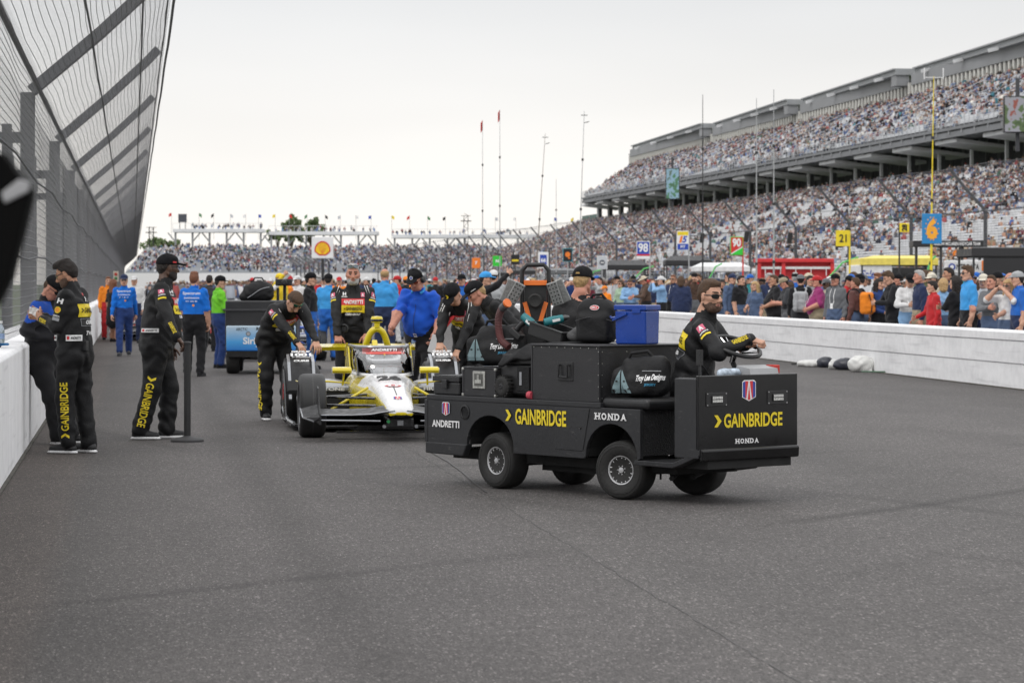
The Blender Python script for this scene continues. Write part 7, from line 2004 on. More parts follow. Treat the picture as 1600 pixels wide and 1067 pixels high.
for lat, step, x0, x1 in ((15.3, 25, 720, 1600), (16.4, 27, 690, 1600), (17.9, 33, 660, 1600), (14.4, 22, 668, 855)):
 px = x0 + rr.random() * 10
 while px < x1:
  for _ in range(40):
   c = rr.choice(COLN); ht = rr.choice(HATS); hc = rr.choice(['dark', 'brown', 'grey', 'blond', 'dark', 'brown', 'red']); pr = rr.choice(['stand', 'cross', 'phone', 'bent', 'stand', 'wide', 'lady', 'photo', 'raise', 'lady', 'stand'])
   lady = pr == 'lady'
   land = min(LAND, key=lambda q: abs(q[0] - px))[1]
   lb = '%s in %s top with %s, %s' % ('woman' if lady else 'spectator', c, (ht[1] + ' ' + {'cap': 'cap', 'bucket': 'sun hat'}[ht[0]]) if ht[0] else {'dark': 'dark', 'brown': 'brown', 'grey': 'grey', 'blond': 'blond', 'red': 'auburn'}[hc] + ' hair', land)
   if lb not in used: break
  used.add(lb)
  W(lb, px, lat + rr.uniform(-.3, .3), rr.choice(['L', 'C', 'LC', 'LC', 'RC', 'A', 'L', 'LA', 'R']), pr, c, pants=rr.choice(['denim', 'black', 'navy', 'khaki', 'grey']), hat=ht[0], hatc=ht[1] or 'black', hair=('long' if lady else rr.choice(['short', 'crop', 'thick']), hc if hc != 'red' else 'red'),
  skin=rr.choice(['light', 'tan', 'red', 'light', 'light', 'tan', 'dark']), sleeve=rr.choice(['short', 'long']), h=rr.uniform(.95, 1.06), lan=rr.random() < .25, specs=rr.random() < .3, jitter=rr.uniform(-.3, .3))
  px += step * rr.uniform(.75, 1.3)
# people and things out on the track
TG = 'people standing and walking on the track'
def T(label, px, fy, face, proto, top, Z=None, **k):
 p = G(px, fy) if Z is None else C2W((px - 800) / FPX * Z, Z); return stand(label, p, face, proto, top, group=TG, **k)
BLU1 = cloth((.008, .14, .56), 'team_blue_cloth')
def back_print(o, proto, back=True, words=('Spectrum', 'SNAPDRAGON', 'NTT')):
 pass
def chest_words(px, o, words, face_back=False):
 """white print lines on the shirt, on the side facing the camera"""
 J = skel(1.75); bv = None
 d = Decal(); d.text(words[0], .30, .065, WHITEP, 0, 0, .02); d.text(words[1], .26, .028, WHITEP, 0, -.075, .02); d.text(words[2], .2, .022, WHITEP, 0, -.13, .02); d.disc(.02, mat('orange_print', (.8, .3, .02), .5), .03, -.2, 0)
 y = -.165 if face_back else .165
 c = d.lay('shirt_print', (0, y, 1.40), (1 if face_back else -1, 0, 0), (0, .0, 1), o, .012)
k_ = T('man in blue team suit and navy cap walking towards the camera along the wall', 194, 556, (.1, -1), 'walk', BLU1, pants='dark blue', hat='cap', hatc='navy', specs=True, shoe='charcoal')
chest_words(194, k_, ('Spectrum', 'SNAPDRAGON', 'A  I  B  C'))
k_ = T('auburn-haired man in blue team shirt and black trousers seen from behind', 303, 588, (.12, 1), 'stand', BLU1, pants='black', hair=('thick', 'red'), sleeve='short', h=1.0); chest_words(303, k_, ('Spectrum', 'SNAPDRAGON', 'NTT  AXA  IBC'), True)
k_ = T('man in lime green jacket and black cap beside the equipment trailer', 342, 575, (.9, .35), 'bent', 'green', pants='dark blue', hat='cap', hatc='black', h=.97)
T('woman in short black dress with long auburn hair by the left wall', 177, 534, (.5, .8), 'dress', 'black', pants='skin', hair=('long', 'red'), sleeve='short', skin='tan')
T('marshal in red and orange overalls standing behind the woman in black dress', 169, 531, (.3, -1), 'stand', 'orange', pants='red', hair=('short', 'red'))
T('man in white cap behind the man in blue team suit', 210, 540, 'C', 'stand', 'white', hat='cap', hatc='white', pants='navy', Z=75)
T('man in black standing between the auburn-haired man and the green jacket', 327, 540, 'A', 'stand', 'charcoal', Z=66, pants='black')
T('man in yellow jacket and yellow cap lifting a white pole', 436, 520, 'RC', 'raise', 'yellow', Z=66, hat='cap', hatc='yellow', pants='yellow', h=1.02)
T('man in orange and white suit with a red cap near the yellow jacket', 452, 520, 'L', 'stand', 'orange', Z=70, hat='cap', hatc='red', pants='red')
T('man in white suit and white cap near the yellow jacket', 466, 520, 'LC', 'stand', 'white', Z=72, hat='cap', hatc='white', pants='orange')
T('man in black shirt and black cap behind the crew member bending over', 484, 560, 'R', 'stand', 'black', Z=52, hat='cap', pants='blue', h=1.0)
T('grey-haired person in red and white overalls left of the grey-haired crew man', 497, 520, 'A', 'stand', 'red', Z=64, hair=('short', 'grey'), pants='yellow')
T('man in sky blue shirt and black cap left of the grey-haired crew man', 513, 530, 'A', 'stand', 'sky blue', Z=58, hat='cap', pants='blue')
T('bald man in blue shirt right behind the heavy official', 601, 520, 'A', 'stand', 'sky blue', Z=56, hair=('ring', 'blond'), skin='red', pants='navy', h=1.06)
T('person in red shirt and red cap beyond the heavy official', 622, 520, 'L', 'stand', 'red', Z=74, hat='cap', hatc='red', pants='white')
T('person in black suit with orange cap beyond the heavy official', 634, 520, 'A', 'stand', 'black', Z=80, hat='cap', hatc='orange')
T('person in white suit near the end of the pit wall', 657, 520, 'R', 'stand', 'white', Z=84, hat='cap', hatc='white', pants='black')
T('person in black and red overalls with red helmet cap walking by the pit wall', 680, 505, 'A', 'walk', 'black', Z=90, hat='beanie', hatc='red', hair=None, pants='black', sleeve='short')
T('person in royal blue polo and black headset cap at the pit wall', 722, 520, 'C', 'bent', 'blue', Z=60, hat='cap', sleeve='short')
T('man in white, black and blue cap behind the stooping crew', 757, 520, 'R', 'raise', 'black', Z=48, hat='cap', hatc='sky blue')
T('man in light grey hoodie and white cap behind the dolly', 771, 520, 'A', 'stand', 'light grey', Z=57, hat='cap', hatc='white', h=1.04)
for px, Z, c, h_, w in ((530, 86, 'orange', 'red', 'beside'), (541, 96, 'white', 'white', 'beside'), (560, 104, 'navy', 'black', 'behind'), (574, 92, 'black', 'white', 'behind'), (584, 110, 'red', 'black', 'behind'), (643, 100, 'orange', 'white', 'beyond'), (651, 112, 'grey', 'red', 'beyond'), (663, 106, 'khaki', 'navy', 'beyond'), (671, 120, 'teal', 'white', 'beyond'), (394, 98, 'white', 'red', 'left'), (405, 88, 'charcoal', 'white', 'left'), (423, 110, 'red', 'white', 'left'), (446, 104, 'navy', 'grey', 'left'), (474, 115, 'olive', 'white', 'left'), (506, 99, 'white', 'black', 'left'), (520, 118, 'maroon', 'khaki', 'left')):
 T('distant person in %s with a %s cap %s' % (c, h_, {'beside': 'just right of the sky blue shirt', 'behind': 'behind the grey-haired crew man', 'beyond': 'in the gap right of the heavy official', 'left': 'above the bending crew member and trailer'}[w]), px, 500, rr.choice(['C', 'L', 'A', 'R']), 'stand', c, Z=Z, hat='cap', hatc=h_, pants=rr.choice(['navy', 'black', 'white', 'red']))
# the far end of the grid reads as one mass
ps = [];
for _ in range(2300):
 lat = rr.choice([rr.uniform(1.5, 12.2), rr.uniform(13.8, 30), rr.uniform(13.8, 40)]); y = rr.uniform(125, 330) if lat < 13 else rr.uniform(95, 330)
 if lat < 13 and rr.random() < .35: continue
 ps.append((lat, y, .92))
ps = np.array(ps)
def crowd_standing(name, pos, label):
 global TV
 old = TV; TV = TV.copy(); leg = (TC == 1)
 TV[leg, 0] *= .35; TV[leg, 0] += .02; TV[leg, 2] = np.where(TV[leg, 2] > 0, 0., -.9)
 TV[:, 2] *= 1.0
 crowd_stuff(name, pos, RNG.uniform(-3.1, 3.1, len(pos)), label, stand=0.)
 TV = old
crowd_standing('distant_grid_crowd', ps, 'mass of distant people standing on the grid and along the pits')
# nearest seated spectators, each an object of its own
seat_me = bpy.data.meshes.new('spectator'); seat_me.from_pydata([tuple(v) for v in TV], [], [tuple(f) for f in TF])
for i in range(5): seat_me.materials.append(BLACKSUIT)
seat_me.polygons.foreach_set('material_index', [int(TC[f[0]]) if int(TC[f[0]]) != 4 or max(TC[list(f)]) != 3 else 4 for f in TF])
HN = {'dark': 'dark hair', 'grey': 'grey hair', 'blond': 'blond hair', 'brown': 'brown hair'}
usl = set(); ORD = 'front second third fourth fifth sixth seventh eighth ninth tenth eleventh twelfth thirteenth fourteenth fifteenth sixteenth seventeenth eighteenth nineteenth twentieth'.split()
for (x, y, z) in SEATED:
 row = int(round((x - 62.4) / P0)) + 1
 for _ in range(300):
  c = rr.choice(COLN); tr_ = rr.choice(['denim', 'navy', 'khaki', 'black', 'grey']); hh = rr.choice(['dark', 'grey', 'blond', 'brown', 'cw', 'cb', 'cr']); hd = HN.get(hh) or {'cw': 'white cap', 'cb': 'black cap', 'cr': 'red cap'}[hh]
  lb = 'spectator in %s top, %s trousers and %s, %s row by the picture edge' % (c, tr_, hd, ORD[row - 1] if row <= 20 else 'upper')
  if lb not in usl: break
 usl.add(lb)
 o = bpy.data.objects.new('spectator', seat_me); COL.objects.link(o); o.location = (x, y, z); o.rotation_euler = (0, 0, rr.gauss(.25, .4)); q = rr.uniform(.95, 1.1); o.scale = (q, q, q)
 for i, m in enumerate((cm(c), cm(tr_), SKIN[rr.choice(['light', 'tan'])], SKIN[rr.choice(['light', 'tan', 'red', 'dark'])], HAIRM[hh] if hh in HAIRM else cm({'cw': 'white', 'cb': 'black', 'cr': 'red'}[hh]))):
  o.material_slots[i].link = 'OBJECT'; o.material_slots[i].material = m
 tag(o, lb, 'spectator', 'seated spectators in the near end of the right grandstand')
# ------------------------------------------------------------------ pit boards, poles, awnings
def pcol(n, c, **k): return mat(n, c, k.pop('rough', .5), **k)
POLEM = mat('pole_metal', (.42, .43, .44), .4, .6, var=.1)
POLEK = mat('pole_black', (.03, .03, .032), .5, var=.1)
AM2 = pcol('board_amber', (.85, .38, .03)); BL2 = pcol('board_blue', (.015, .06, .4)); OR2 = pcol('board_orange', (.8, .2, .02)); GR2 = pcol('board_green', (.03, .55, .04)); YE2 = pcol('board_yellow', (.78, .6, .02)); TE2 = pcol('board_teal', (.02, .32, .42)); RE2 = pcol('board_red', (.6, .03, .025)); CY2 = pcol('board_sky_blue', (.02, .22, .5)); GY2 = pcol('board_grey', (.5, .52, .55))
BG = 'pit boards held up along the pit lane'
def board(label, px, y0, y1, w_px, lat, base, fn, pole=POLEM, side=0, border=None, h_pole=None):
 Z = L2Z(px, lat); sc = FPX / Z; w, h = w_px / sc, (y1 - y0) / sc
 p = P(px, (y0 + y1) / 2, Z); t = empty('pit_board', (p.x, p.y, 0), -YAW, label, 'pit board', BG)
 mb = MB(); mb.span((-w / 2, -.03, p.z - h / 2), (w / 2, .03, p.z + h / 2)); mb.build('panel', border or base, t, bevel=.015)
 d = Decal()
 if border: d.rect(w * .9, h * .93, base)
 fn(d, w, h); d.lay('board_print', (0, -.03, p.z), (1, 0, 0), (0, 0, 1), t, .008, step=.004)
 xq = side * w / 2
 mb = MB(); mb.cyl((xq, .06, 0), (xq, .06, (h_pole or p.z + h * .45)), .035, n=8); mb.build('pole', pole, t, smooth=True)
 return t
board('blue pit board with white number 98 and a red and white foot', 1005, 377, 405, 21, 28, BL2, lambda d, w, h: (d.text('98', w * .72, h * .5, WHITEP, 0, h * .14, .03, 1), d.rect(w, h * .1, RE2, 0, -h * .27, 1), d.rect(w, h * .16, WHITEP, 0, -h * .41, 1)), side=1, border=WHITEP)
board('white pit board with orange top, slanted number 15 and blue foot', 1067, 361, 391, 19, 28, WHITEP, lambda d, w, h: (d.rect(w * .9, h * .2, YE2, 0, h * .37, 1), d.text('1', w * .2, h * .36, OR2, -w * .16, h * .06, .04, 1, shear=.25), d.text('5', w * .34, h * .36, BL2, w * .14, h * .06, .04, 1, shear=.25), d.rect(w * .9, h * .3, BL2, 0, -h * .32, 1), d.text('PIT', w * .4, h * .14, WHITEP, 0, -h * .32, .03, 2)), side=1, border=WHITEP)
board('red and green pit board with white number 90', 1151, 370, 399, 20, 28, RE2, lambda d, w, h: (d.text('90', w * .66, h * .46, WHITEP, 0, h * .18, .04, 2), d.poly([(-w * .45, -h * .46), (w * .45, -h * .46), (w * .45, -h * .02)], GR2, 1), d.poly([(-w * .45, -h * .40), (-w * .45, -h * .46), (w * .45, -h * .08), (w * .45, -h * .02)], WHITEP, 2)), pole=RE2, side=1, border=GR2)
board('plain yellow pit board with black number 21 on a yellow pole', 1317, 360, 385, 22, 28, YE2, lambda d, w, h: d.text('21', w * .52, h * .5, BLACKP, 0, 0, .02, 1), pole=YE2, side=1)
board('small yellow board with black number 28 turned on its side', 1413, 349, 363, 15, 30, YE2, lambda d, w, h: d.text('28', w * .7, h * .6, BLACKP, 0, 0, .05, 1, rot=90), pole=POLEK, side=-1)
board('sky blue pit board with a large orange number 6', 1456, 334, 381, 31, 28, CY2, lambda d, w, h: (d.text('6', w * .56, h * .7, AM2, 0, 0, .06, 1), [d.disc(w * .035, AM2, w * .33 * math.cos(a), h * .38 * math.sin(a), 1, 8) for a in np.linspace(0, 6.283, 14, endpoint=False)]), pole=YE2)
board('orange pit board with a small white mark', 744, 403, 419, 13, 28, OR2, lambda d, w, h: d.text('7', w * .3, h * .35, WHITEP, 0, 0, .05, 1))
board('bright green pit board with a small white mark', 777, 400, 416, 14, 28, GR2, lambda d, w, h: d.text('N', w * .35, h * .3, WHITEP, 0, 0, .05, 1))
board('black pit board with a yellow band', 805, 398, 413, 13, 28, BLACKP, lambda d, w, h: d.rect(w * .8, h * .2, YE2, 0, -h * .1, 1), pole=POLEK)
board('white pit board with blue 66 panel', 849, 394, 419, 16, 28, WHITEP, lambda d, w, h: (d.rect(w * .66, h * .66, BL2, 0, 0, 1), d.text('66', w * .5, h * .26, WHITEP, 0, 0, .04, 2)))
board('black pit board in a teal frame with an orange ball', 887, 388, 409, 15, 28, BLACKP, lambda d, w, h: (d.disc(w * .27, OR2, 0, h * .04, 1, 16), d.rect(w * .2, h * .12, OR2, w * .15, -h * .22, 1)), border=TE2)
board('pale grey pit board with a dark emblem', 941, 400, 421, 16, 28, GY2, lambda d, w, h: (d.disc(w * .28, pcol('board_dark', (.1, .11, .13)), 0, 0, 1, 14), d.rect(w * .3, h * .08, WHITEP, 0, 0, 2)), border=WHITEP)
# shell sign
Z = 246.; sc = FPX / Z; p = P(504, 387, Z); t = empty('emblem_sign', (p.x, p.y, 0), -YAW, 'square white sign on a pole with a yellow and red shell emblem', 'sign')
w = 34 / sc
mb = MB(); mb.span((-w / 2, -.06, p.z - w / 2), (w / 2, .06, p.z + w / 2)); mb.build('panel', WHITEP, t, bevel=.12, seg=3)
def shell(k): return [(math.cos(R(a)) * w * .37 * k, -w * .12 + math.sin(R(a)) * w * .42 * k + 0) for a in np.linspace(-8, 188, 22)] + [(-w * .24 * k, -w * .30 * k), (-w * .15 * k, -w * .36 * k), (w * .15 * k, -w * .36 * k), (w * .24 * k, -w * .30 * k)]
d = Decal(); d.poly(shell(1), RE2, 1); d.poly(shell(.84), pcol('shell_yellow', (.85, .55, .01)), 2)
for a in (-54, -36, -18, 0, 18, 36, 54):
 q = R(90 + a); d.poly([(math.cos(q) * w * .32 - .012, -w * .12 + math.sin(q) * w * .37), (math.cos(q) * w * .32 + .02, -w * .12 + math.sin(q) * w * .37), (math.cos(q) * w * .03 + .014, -w * .27), (math.cos(q) * w * .03 - .014, -w * .27)], OR2, 3)
d.lay('emblem', (0, -.06, p.z), (1, 0, 0), (0, 0, 1), t, .02, step=.01)
mb = MB()
mb.cyl((0, .1, 0), (0, .1, p.z - w * .4), .12, n=8); mb.build('pole', POLEK, t)
# antenna poles
def antenna(label, px, ytop, Z, px2=None, ybot=None, m=POLEM, r=.045, tip=None):
 p = P(px, ytop, Z); b = C2W(((px2 or px) - 800) / FPX * Z, Z)
 t = empty('antenna_pole', b, 0, label, 'pole', 'tall poles standing along the pits'); q = p - b
 mb = MB(); mb.cyl((0, 0, 0), q * .5, r, r * .7, 8); mb.cyl(q * .5, q, r * .6, r * .3, 8); mb.build('mast', m, t, smooth=True)
 mb = MB();
 for f in (.25, .5, .75): mb.cyl(q * f, q * (f + .012), r * 1.5, n=8)
 mb.build('clamp', POLEK, t)
 if tip == 'flag':
  mb = MB(); sc = Z / FPX; n_ = 6; A_ = [];
  for k in range(n_ + 1): x = k / n_; A_.append([tuple(q + Vector((_Rt * (-3 * sc + .0)) * x + _F * (.12 * math.sin(5 * x)) + Vector((0, 0, -15 * sc * v - 5 * sc * x)))) for v in (0, .5, 1)])
  mb.loft(A_, cap=False, closed=False); f = mb.build('flag', RE2, t, fix=False); s_ = f.modifiers.new('thick', 'SOLIDIFY'); s_.thickness = .02
 if tip == 'vane':
  mb = MB(); mb.cyl(q - Vector((.2, 0, .25)), q + Vector((.2, 0, -.25)), .025, n=6); mb.cyl(q - Vector((.0, .0, .7)), q + Vector((.3, 0, -.62)), .025, n=6); mb.build('aerial', POLEK, t)
 return t
antenna('first grey pole with a red pennant, left of the taller flag pole', 754, 188, 220, tip='flag')
antenna('taller grey pole with a red pennant near the middle of the picture', 781, 172, 215, tip='flag')
antenna('leaning thin pole between the flag poles and the grandstand', 852, 209, 190, 834, m=pcol('pole_rust', (.2, .17, .14)), tip='vane')
antenna('short thin pole in the middle above the crowd', 869, 280, 200)
antenna('leaning pale pole standing at the far end of the upper deck', 913, 174, 170, 902, tip='vane')
antenna('dark thin pole in front of the roof end', 1098, 148, 130, m=POLEK)
antenna('grey pole in front of the grandstand, left of a pair', 1182, 154, 120)
antenna('grey pole in front of the grandstand, right of a pair', 1209, 140, 118)
t = antenna('tall yellow pole rising above the number 6 board', 1459, 120, 102, 1453, m=YE2, r=.045)
mb = MB(); q = P(1459, 122, 102) - C2W((1453 - 800) / FPX * 102, 102)
mb.span((q.x - .35, q.y - .01, q.z + .0), (q.x + .35, q.y + .01, q.z + .025));
for s_ in (-.35, .35): mb.span((q.x + s_ - .015, q.y - .015, q.z - .05), (q.x + s_ + .015, q.y + .015, q.z + .35))
mb.build('aerial', WHITEP, t)
# awnings and stands of the pit boxes
def box_at(px0, px1, y0, y1, lat):
 pc = (px0 + px1) / 2; Z = L2Z(pc, lat); sc = FPX / Z
 return C2W((pc - 800) / sc, Z), (px1 - px0) / sc, EYE - (y0 - HZ) / sc, EYE - (y1 - HZ) / sc
def awning(label, px0, px1, y0, y1, lat, m, depth=3.2, peak=.35, valance=.25, legs=POLEM, name='awning', slope=0):
 b, w, zt, zb = box_at(px0, px1, y0, y1, lat); t = empty(name, b, -YAW, label, 'awning', None)
 mb = MB(); r0 = [(-w / 2, 0, zb), (-w / 2, 0, zb + valance), (-w * .36 + slope, depth * .35, zt), (w * .36 + slope, depth * .35, zt), (w / 2, 0, zb + valance), (w / 2, 0, zb)]
 r1 = [(-w / 2, depth, zb), (-w / 2, depth, zb + valance), (-w * .36 + slope, depth * .65, zt), (w * .36 + slope, depth * .65, zt), (w / 2, depth, zb + valance), (w / 2, depth, zb)]
 mb.loft([r0, r1], cap=False, closed=False); mb.add(r0, [(1, 2, 3, 4), (0, 1, 4, 5)]); mb.add(r1, [(1, 2, 3, 4), (0, 1, 4, 5)])
 c = mb.build('canopy', m, t, fix=False); s_ = c.modifiers.new('thick', 'SOLIDIFY'); s_.thickness = .03
 for x in (-w / 2 + .08, w / 2 - .08):
  for y in (.06, depth - .06): mb = MB(); mb.span((x - .035, y - .035, 0), (x + .035, y + .035, zb + .1)); mb.build('leg', legs, t)
 for y in (.08, depth - .08): mb = MB(); mb.span((-w / 2, y - .03, zb - .04), (w / 2, y + .03, zb + .02)); mb.build('rail', legs, t)
 return t, w, zt, zb
REDC = pcol('red_canvas', (.58, .03, .035), var=.1); WHC = pcol('white_canvas', (.7, .7, .7)); YEC = pcol('yellow_canvas', (.75, .62, .12)); BKC = pcol('black_canvas', (.018, .018, .02)); GYC = pcol('grey_canvas', (.12, .125, .13))
def pit_stand(label, px0, px1, y0, y1, lat, m, depth=2.6):
 """tall pit cart: post frame, roof, rails, back panel"""
 b, w, zt, zb = box_at(px0, px1, y0, y1, lat); t = empty('pit_stand', b, -YAW, label, 'pit stand')
 for x in (-w * .48, -w * .16, w * .48): mb = MB(); mb.span((x - .1, 0, 0), (x + .1, .2, zt - .15)); mb.build('post', m, t, bevel=.01)
 mb = MB(); mb.span((-w / 2, -.1, zt - .2), (w / 2, depth, zt)); mb.build('roof', m, t, bevel=.03)
 mb = MB(); mb.span((-w / 2 + .1, .35, 0), (w / 2 - .1, .45, zt - .2)); mb.build('back_panel', m, t)
 mb = MB(); mb.span((-w * .46, .05, zt - .55), (w * .46, .3, zt - .42));
 for k in range(5): x = -w * .4 + w * .2 * k; mb.span((x - .02, .0, zt - .9), (x + .02, .05, zt - .45))
 mb.build('rolled_blind', WHC, t, bevel=.01)
 return t, w, zt, zb
t, w, zt, zb = pit_stand('big red pit stand with white rolled blinds in the middle of the pits', 1184, 1303, 404, 437, 34, REDC)
d = Decal(); d.text('PRISMA', w * .22, .28, GY2, w * .02, 0, .03, 1); d.lay('lettering', (0, .35, zt - 1.2), (1, 0, 0), (0, 0, 1), t, .02)
awning('low white awning left of the red pit stand', 1085, 1172, 411, 424, 33, WHC, legs=POLEM)
t, w, zt, zb = awning('bright yellow awning right of the number 21 board', 1344, 1466, 400, 414, 31, YEC, legs=POLEK, slope=.25)
t = empty('trailer', wallpos(1366, 30), -YAW, 'white trailer box with dark blue script under the yellow awning', 'trailer'); b, w, zt, zb = box_at(1338, 1394, 414, 440, 30)
mb = MB(); mb.span((-w / 2, 0, .35), (w / 2, 3.5, zt)); mb.build('trailer_body', WHC, t, bevel=.04)
for x in (-w * .3, w * .3): mb = MB(); mb.cyl((x, -.02, .32), (x, .25, .32), .32, n=16); mb.build('wheel', RUBB, t)
d = Decal(); d.text('Splenda', w * .72, .42, BLUEP, 0, 0, .02, 1, shear=.2); d.lay('lettering', (.0, 0, zt - .42), (1, 0, 0), (0, 0, 1), t, .01)
t = empty('sign_box', wallpos(1512, 30), -YAW, 'white sign box with dark lettering and an orange end block', 'sign'); b, w, zt, zb = box_at(1478, 1546, 407, 427, 30)
mb = MB(); mb.span((-w / 2, 0, zb), (w / 2, .5, zt)); mb.build('panel', WHC, t, bevel=.03); mb = MB(); mb.span((w / 2 - .28, -.03, zb + .1), (w / 2, .45, zt - .0)); mb.build('end_block', OR2, t)
for x in (-w * .4, w * .4): mb = MB(); mb.span((x - .05, .2, 0), (x + .05, .3, zb)); mb.build('leg', POLEM, t)
d = Decal(); d.text('NTT DATA', w * .52, .2, BLACKP, w * .0, 0, .02, 1); d.disc(.13, BLUEP, -w * .36, 0, 1, 14); d.disc(.07, WHITEP, -w * .36, 0, 2, 14); d.lay('lettering', (0, 0, (zt + zb) / 2), (1, 0, 0), (0, 0, 1), t, .01)
t = empty('gantry', wallpos(1482, 32), -YAW, 'black gantry with a line of small white capital letters behind the number 6 board', 'gantry'); b, w, zt, zb = box_at(1426, 1536, 376, 386, 32)
mb = MB(); mb.span((-w / 2, 0, zb), (w / 2, 1.2, zt)); mb.build('beam', BKC, t, bevel=.02)
for x in (-w * .45, -w * .1, w * .2, w * .45): mb = MB(); mb.span((x - .05, .1, 0), (x + .05, .2, zb)); mb.build('leg', POLEK, t)
d = Decal(); d.text('ARROW MCLAREN INDYCAR TEAM', w * .66, .13, WHITEP, w * .12, 0, .02, 1); d.lay('lettering', (0, 0, (zt + zb) / 2), (1, 0, 0), (0, 0, 1), t, .01)
for px0, px1, y0, y1, lat, m, lab in ((1518, 1640, 387, 400, 29, BKC, 'large black tent at the right edge of the pits'), (944, 1014, 407, 421, 30, BKC, 'black pointed canopy in the pits above the cool box'), (1040, 1112, 400, 414, 33, BKC, 'black canopy behind the white striped board'), (852, 902, 420, 428, 31, GYC, 'grey canopy below the teal framed board'),
        (750, 800, 424, 431, 31, BKC, 'dark flat canopy below the green pit board'), (905, 945, 418, 428, 33, GYC, 'grey canopy below the pale grey board'), (800, 838, 419, 428, 32, BKC, 'small dark canopy behind the dolly handle')):
 awning(lab, px0, px1, y0, y1, lat, m, legs=POLEK)
b, w, zt, zb = box_at(1548, 1640, 400, 440, 31); t = empty('tent_wall', b, -YAW, 'black tent wall hanging under the large black tent', 'tent wall'); mb = MB(); mb.span((-w / 2, 1.5, 0), (w / 2, 1.6, zt)); mb.build('cloth', BKC, t)
b, w, zt, zb = box_at(1376, 1452, 414, 440, 32.5); t = empty('pit_cart', b, -YAW, 'black pit cart with monitors in the shade of the yellow awning', 'pit cart'); mb = MB(); mb.span((-w / 2, .5, 0), (w / 2, 2, zt - .1)); mb.build('cart_body', BKC, t, bevel=.03)
for k in range(4): mb = MB(); mb.span((-w * .4 + k * w * .22, .44, zt - .75), (-w * .4 + k * w * .22 + w * .16, .5, zt - .35)); mb.build('monitor', BLACKPL, t)
b, w, zt, zb = box_at(1195, 1190 + 30, 428, 445, 30)
# green fuel hose booms
GRB = pcol('green_boom', (.1, .5, .12))
for i, (a, c_) in enumerate((((1341, 402), (1292, 437)), ((1128, 412), (1108, 436)), ((1022, 416), (990, 437)), ((1462, 400), (1446, 436)), ((938, 422), (918, 438)))):
 lat = 31; Z = L2Z(a[0], lat); p0, p1 = P(a[0], a[1], Z), P(c_[0], c_[1], Z)
 t = empty('hose_boom', C2W((c_[0] - 800) / FPX * Z, Z), 0, 'bright green hose boom %s' % ['between the number 21 board and the red pit stand', 'in front of the white awning', 'by the black pointed canopy', 'at the right end of the yellow awning', 'below the grey canopy and board'][i], 'boom', 'green fuel hose booms over the pit boxes')
 o = Vector(t.location); m1 = (p0 + p1) / 2 + Vector((0, 0, .25))
 mb = MB(); mb.tube([p0 - o, m1 - o, p1 - o], .045, 6); mb.build('boom_arm', GRB, t, smooth=True)
 mb = MB(); mb.cyl((p1 - o) * 1, Vector((p1.x - o.x, p1.y - o.y, 0)), .06, n=8); mb.build('post', POLEK, t)
# loudspeakers on the fence posts
sp0 = None
for k, (px, py) in enumerate(((1234, 372), (1166, 370), (1324, 366), (1097, 372))):
 Z = L2Z(px, 43.1); p = P(px, py, Z)
 if sp0 is None:
  sp0 = MB().box((0, 0, 0), (.32, .3, .75), rotm(0, 8, 0)).build('loudspeaker', BLACKPL, bevel=.03); o = sp0
 else: o = sp0.copy(); COL.objects.link(o)
 o.location = p; o.rotation_euler = (0, 0, -YAW)
 tag(o, 'black loudspeaker hung on a fence post ' + ['just right of the red stand middle', 'right of the number 90 board', 'above the yellow number 21 board', 'right of the white striped board'][k], 'loudspeaker', 'loudspeakers on the pit fence posts')
# ------------------------------------------------------------------ far trees, flags, scoreboard
LEAF = mat('tree_leaves', (.11, .16, .06), .8, var=.45, scale=.35)
BARK = mat('tree_bark', (.09, .07, .05), .9)
def tree(label, px, ytop, ybot, wpx, Z, seed):
 r = random.Random(seed); sc = FPX / Z; b = C2W((px - 800) / sc, Z); zt = EYE + (HZ - ytop) / sc; zb = EYE + (HZ - ybot) / sc; w = wpx / sc
 t = empty('tree', b, 0, label, 'tree', 'trees behind the far grandstand')
 mb = MB(); mb.tube([(0, 0, 0), (.1, 0, zb * .6), (0, .1, zb + (zt - zb) * .5)], [.4, .3, .12], 8)
 for k in range(6): a = r.uniform(0, 6.28); mb.tube([(0, 0, zb * .8), (math.cos(a) * w * .18, math.sin(a) * w * .18, zb + (zt - zb) * .35), (math.cos(a) * w * .33, math.sin(a) * w * .33, zb + (zt - zb) * r.uniform(.4, .8))], [.18, .1, .04], 5)
 mb.build('trunk', BARK, t, smooth=True)
 V = []; F_ = []
 cl = [(r.gauss(0, .26) * w, r.gauss(0, .2) * w, zb + (zt - zb) * min(1, max(0, r.gauss(.5, .26))), r.uniform(.08, .16) * w) for _ in range(34)]
 for (cx, cy, cz, rad) in cl:
  for _ in range(80):
   d = Vector((r.gauss(0, 1), r.gauss(0, 1), r.gauss(0, .8))).normalized() * rad * r.uniform(.4, 1.05)
   p = Vector((cx, cy, cz)) + d; q = r.uniform(.25, .5); u = Vector((r.gauss(0, 1), r.gauss(0, 1), r.gauss(0, 1))).normalized(); v = u.orthogonal().normalized()
   k = len(V); V += [tuple(p - u * q), tuple(p + v * q * .6), tuple(p + u * q), tuple(p - v * q * .6)]; F_.append((k, k + 1, k + 2, k + 3))
 np_mesh('crown', np.array(V), np.array(F_), [LEAF], None, False, t)
tree('left of two round green trees behind the far grandstand', 456, 337, 374, 36, 760, 1); tree('right of two round green trees behind the far grandstand', 486, 342, 374, 38, 770, 2); tree('low green tree at the left end of the far grandstand', 250, 374, 388, 44, 740, 3); tree('small green tree between two press decks', 434, 362, 376, 22, 750, 4)
fl0 = {}
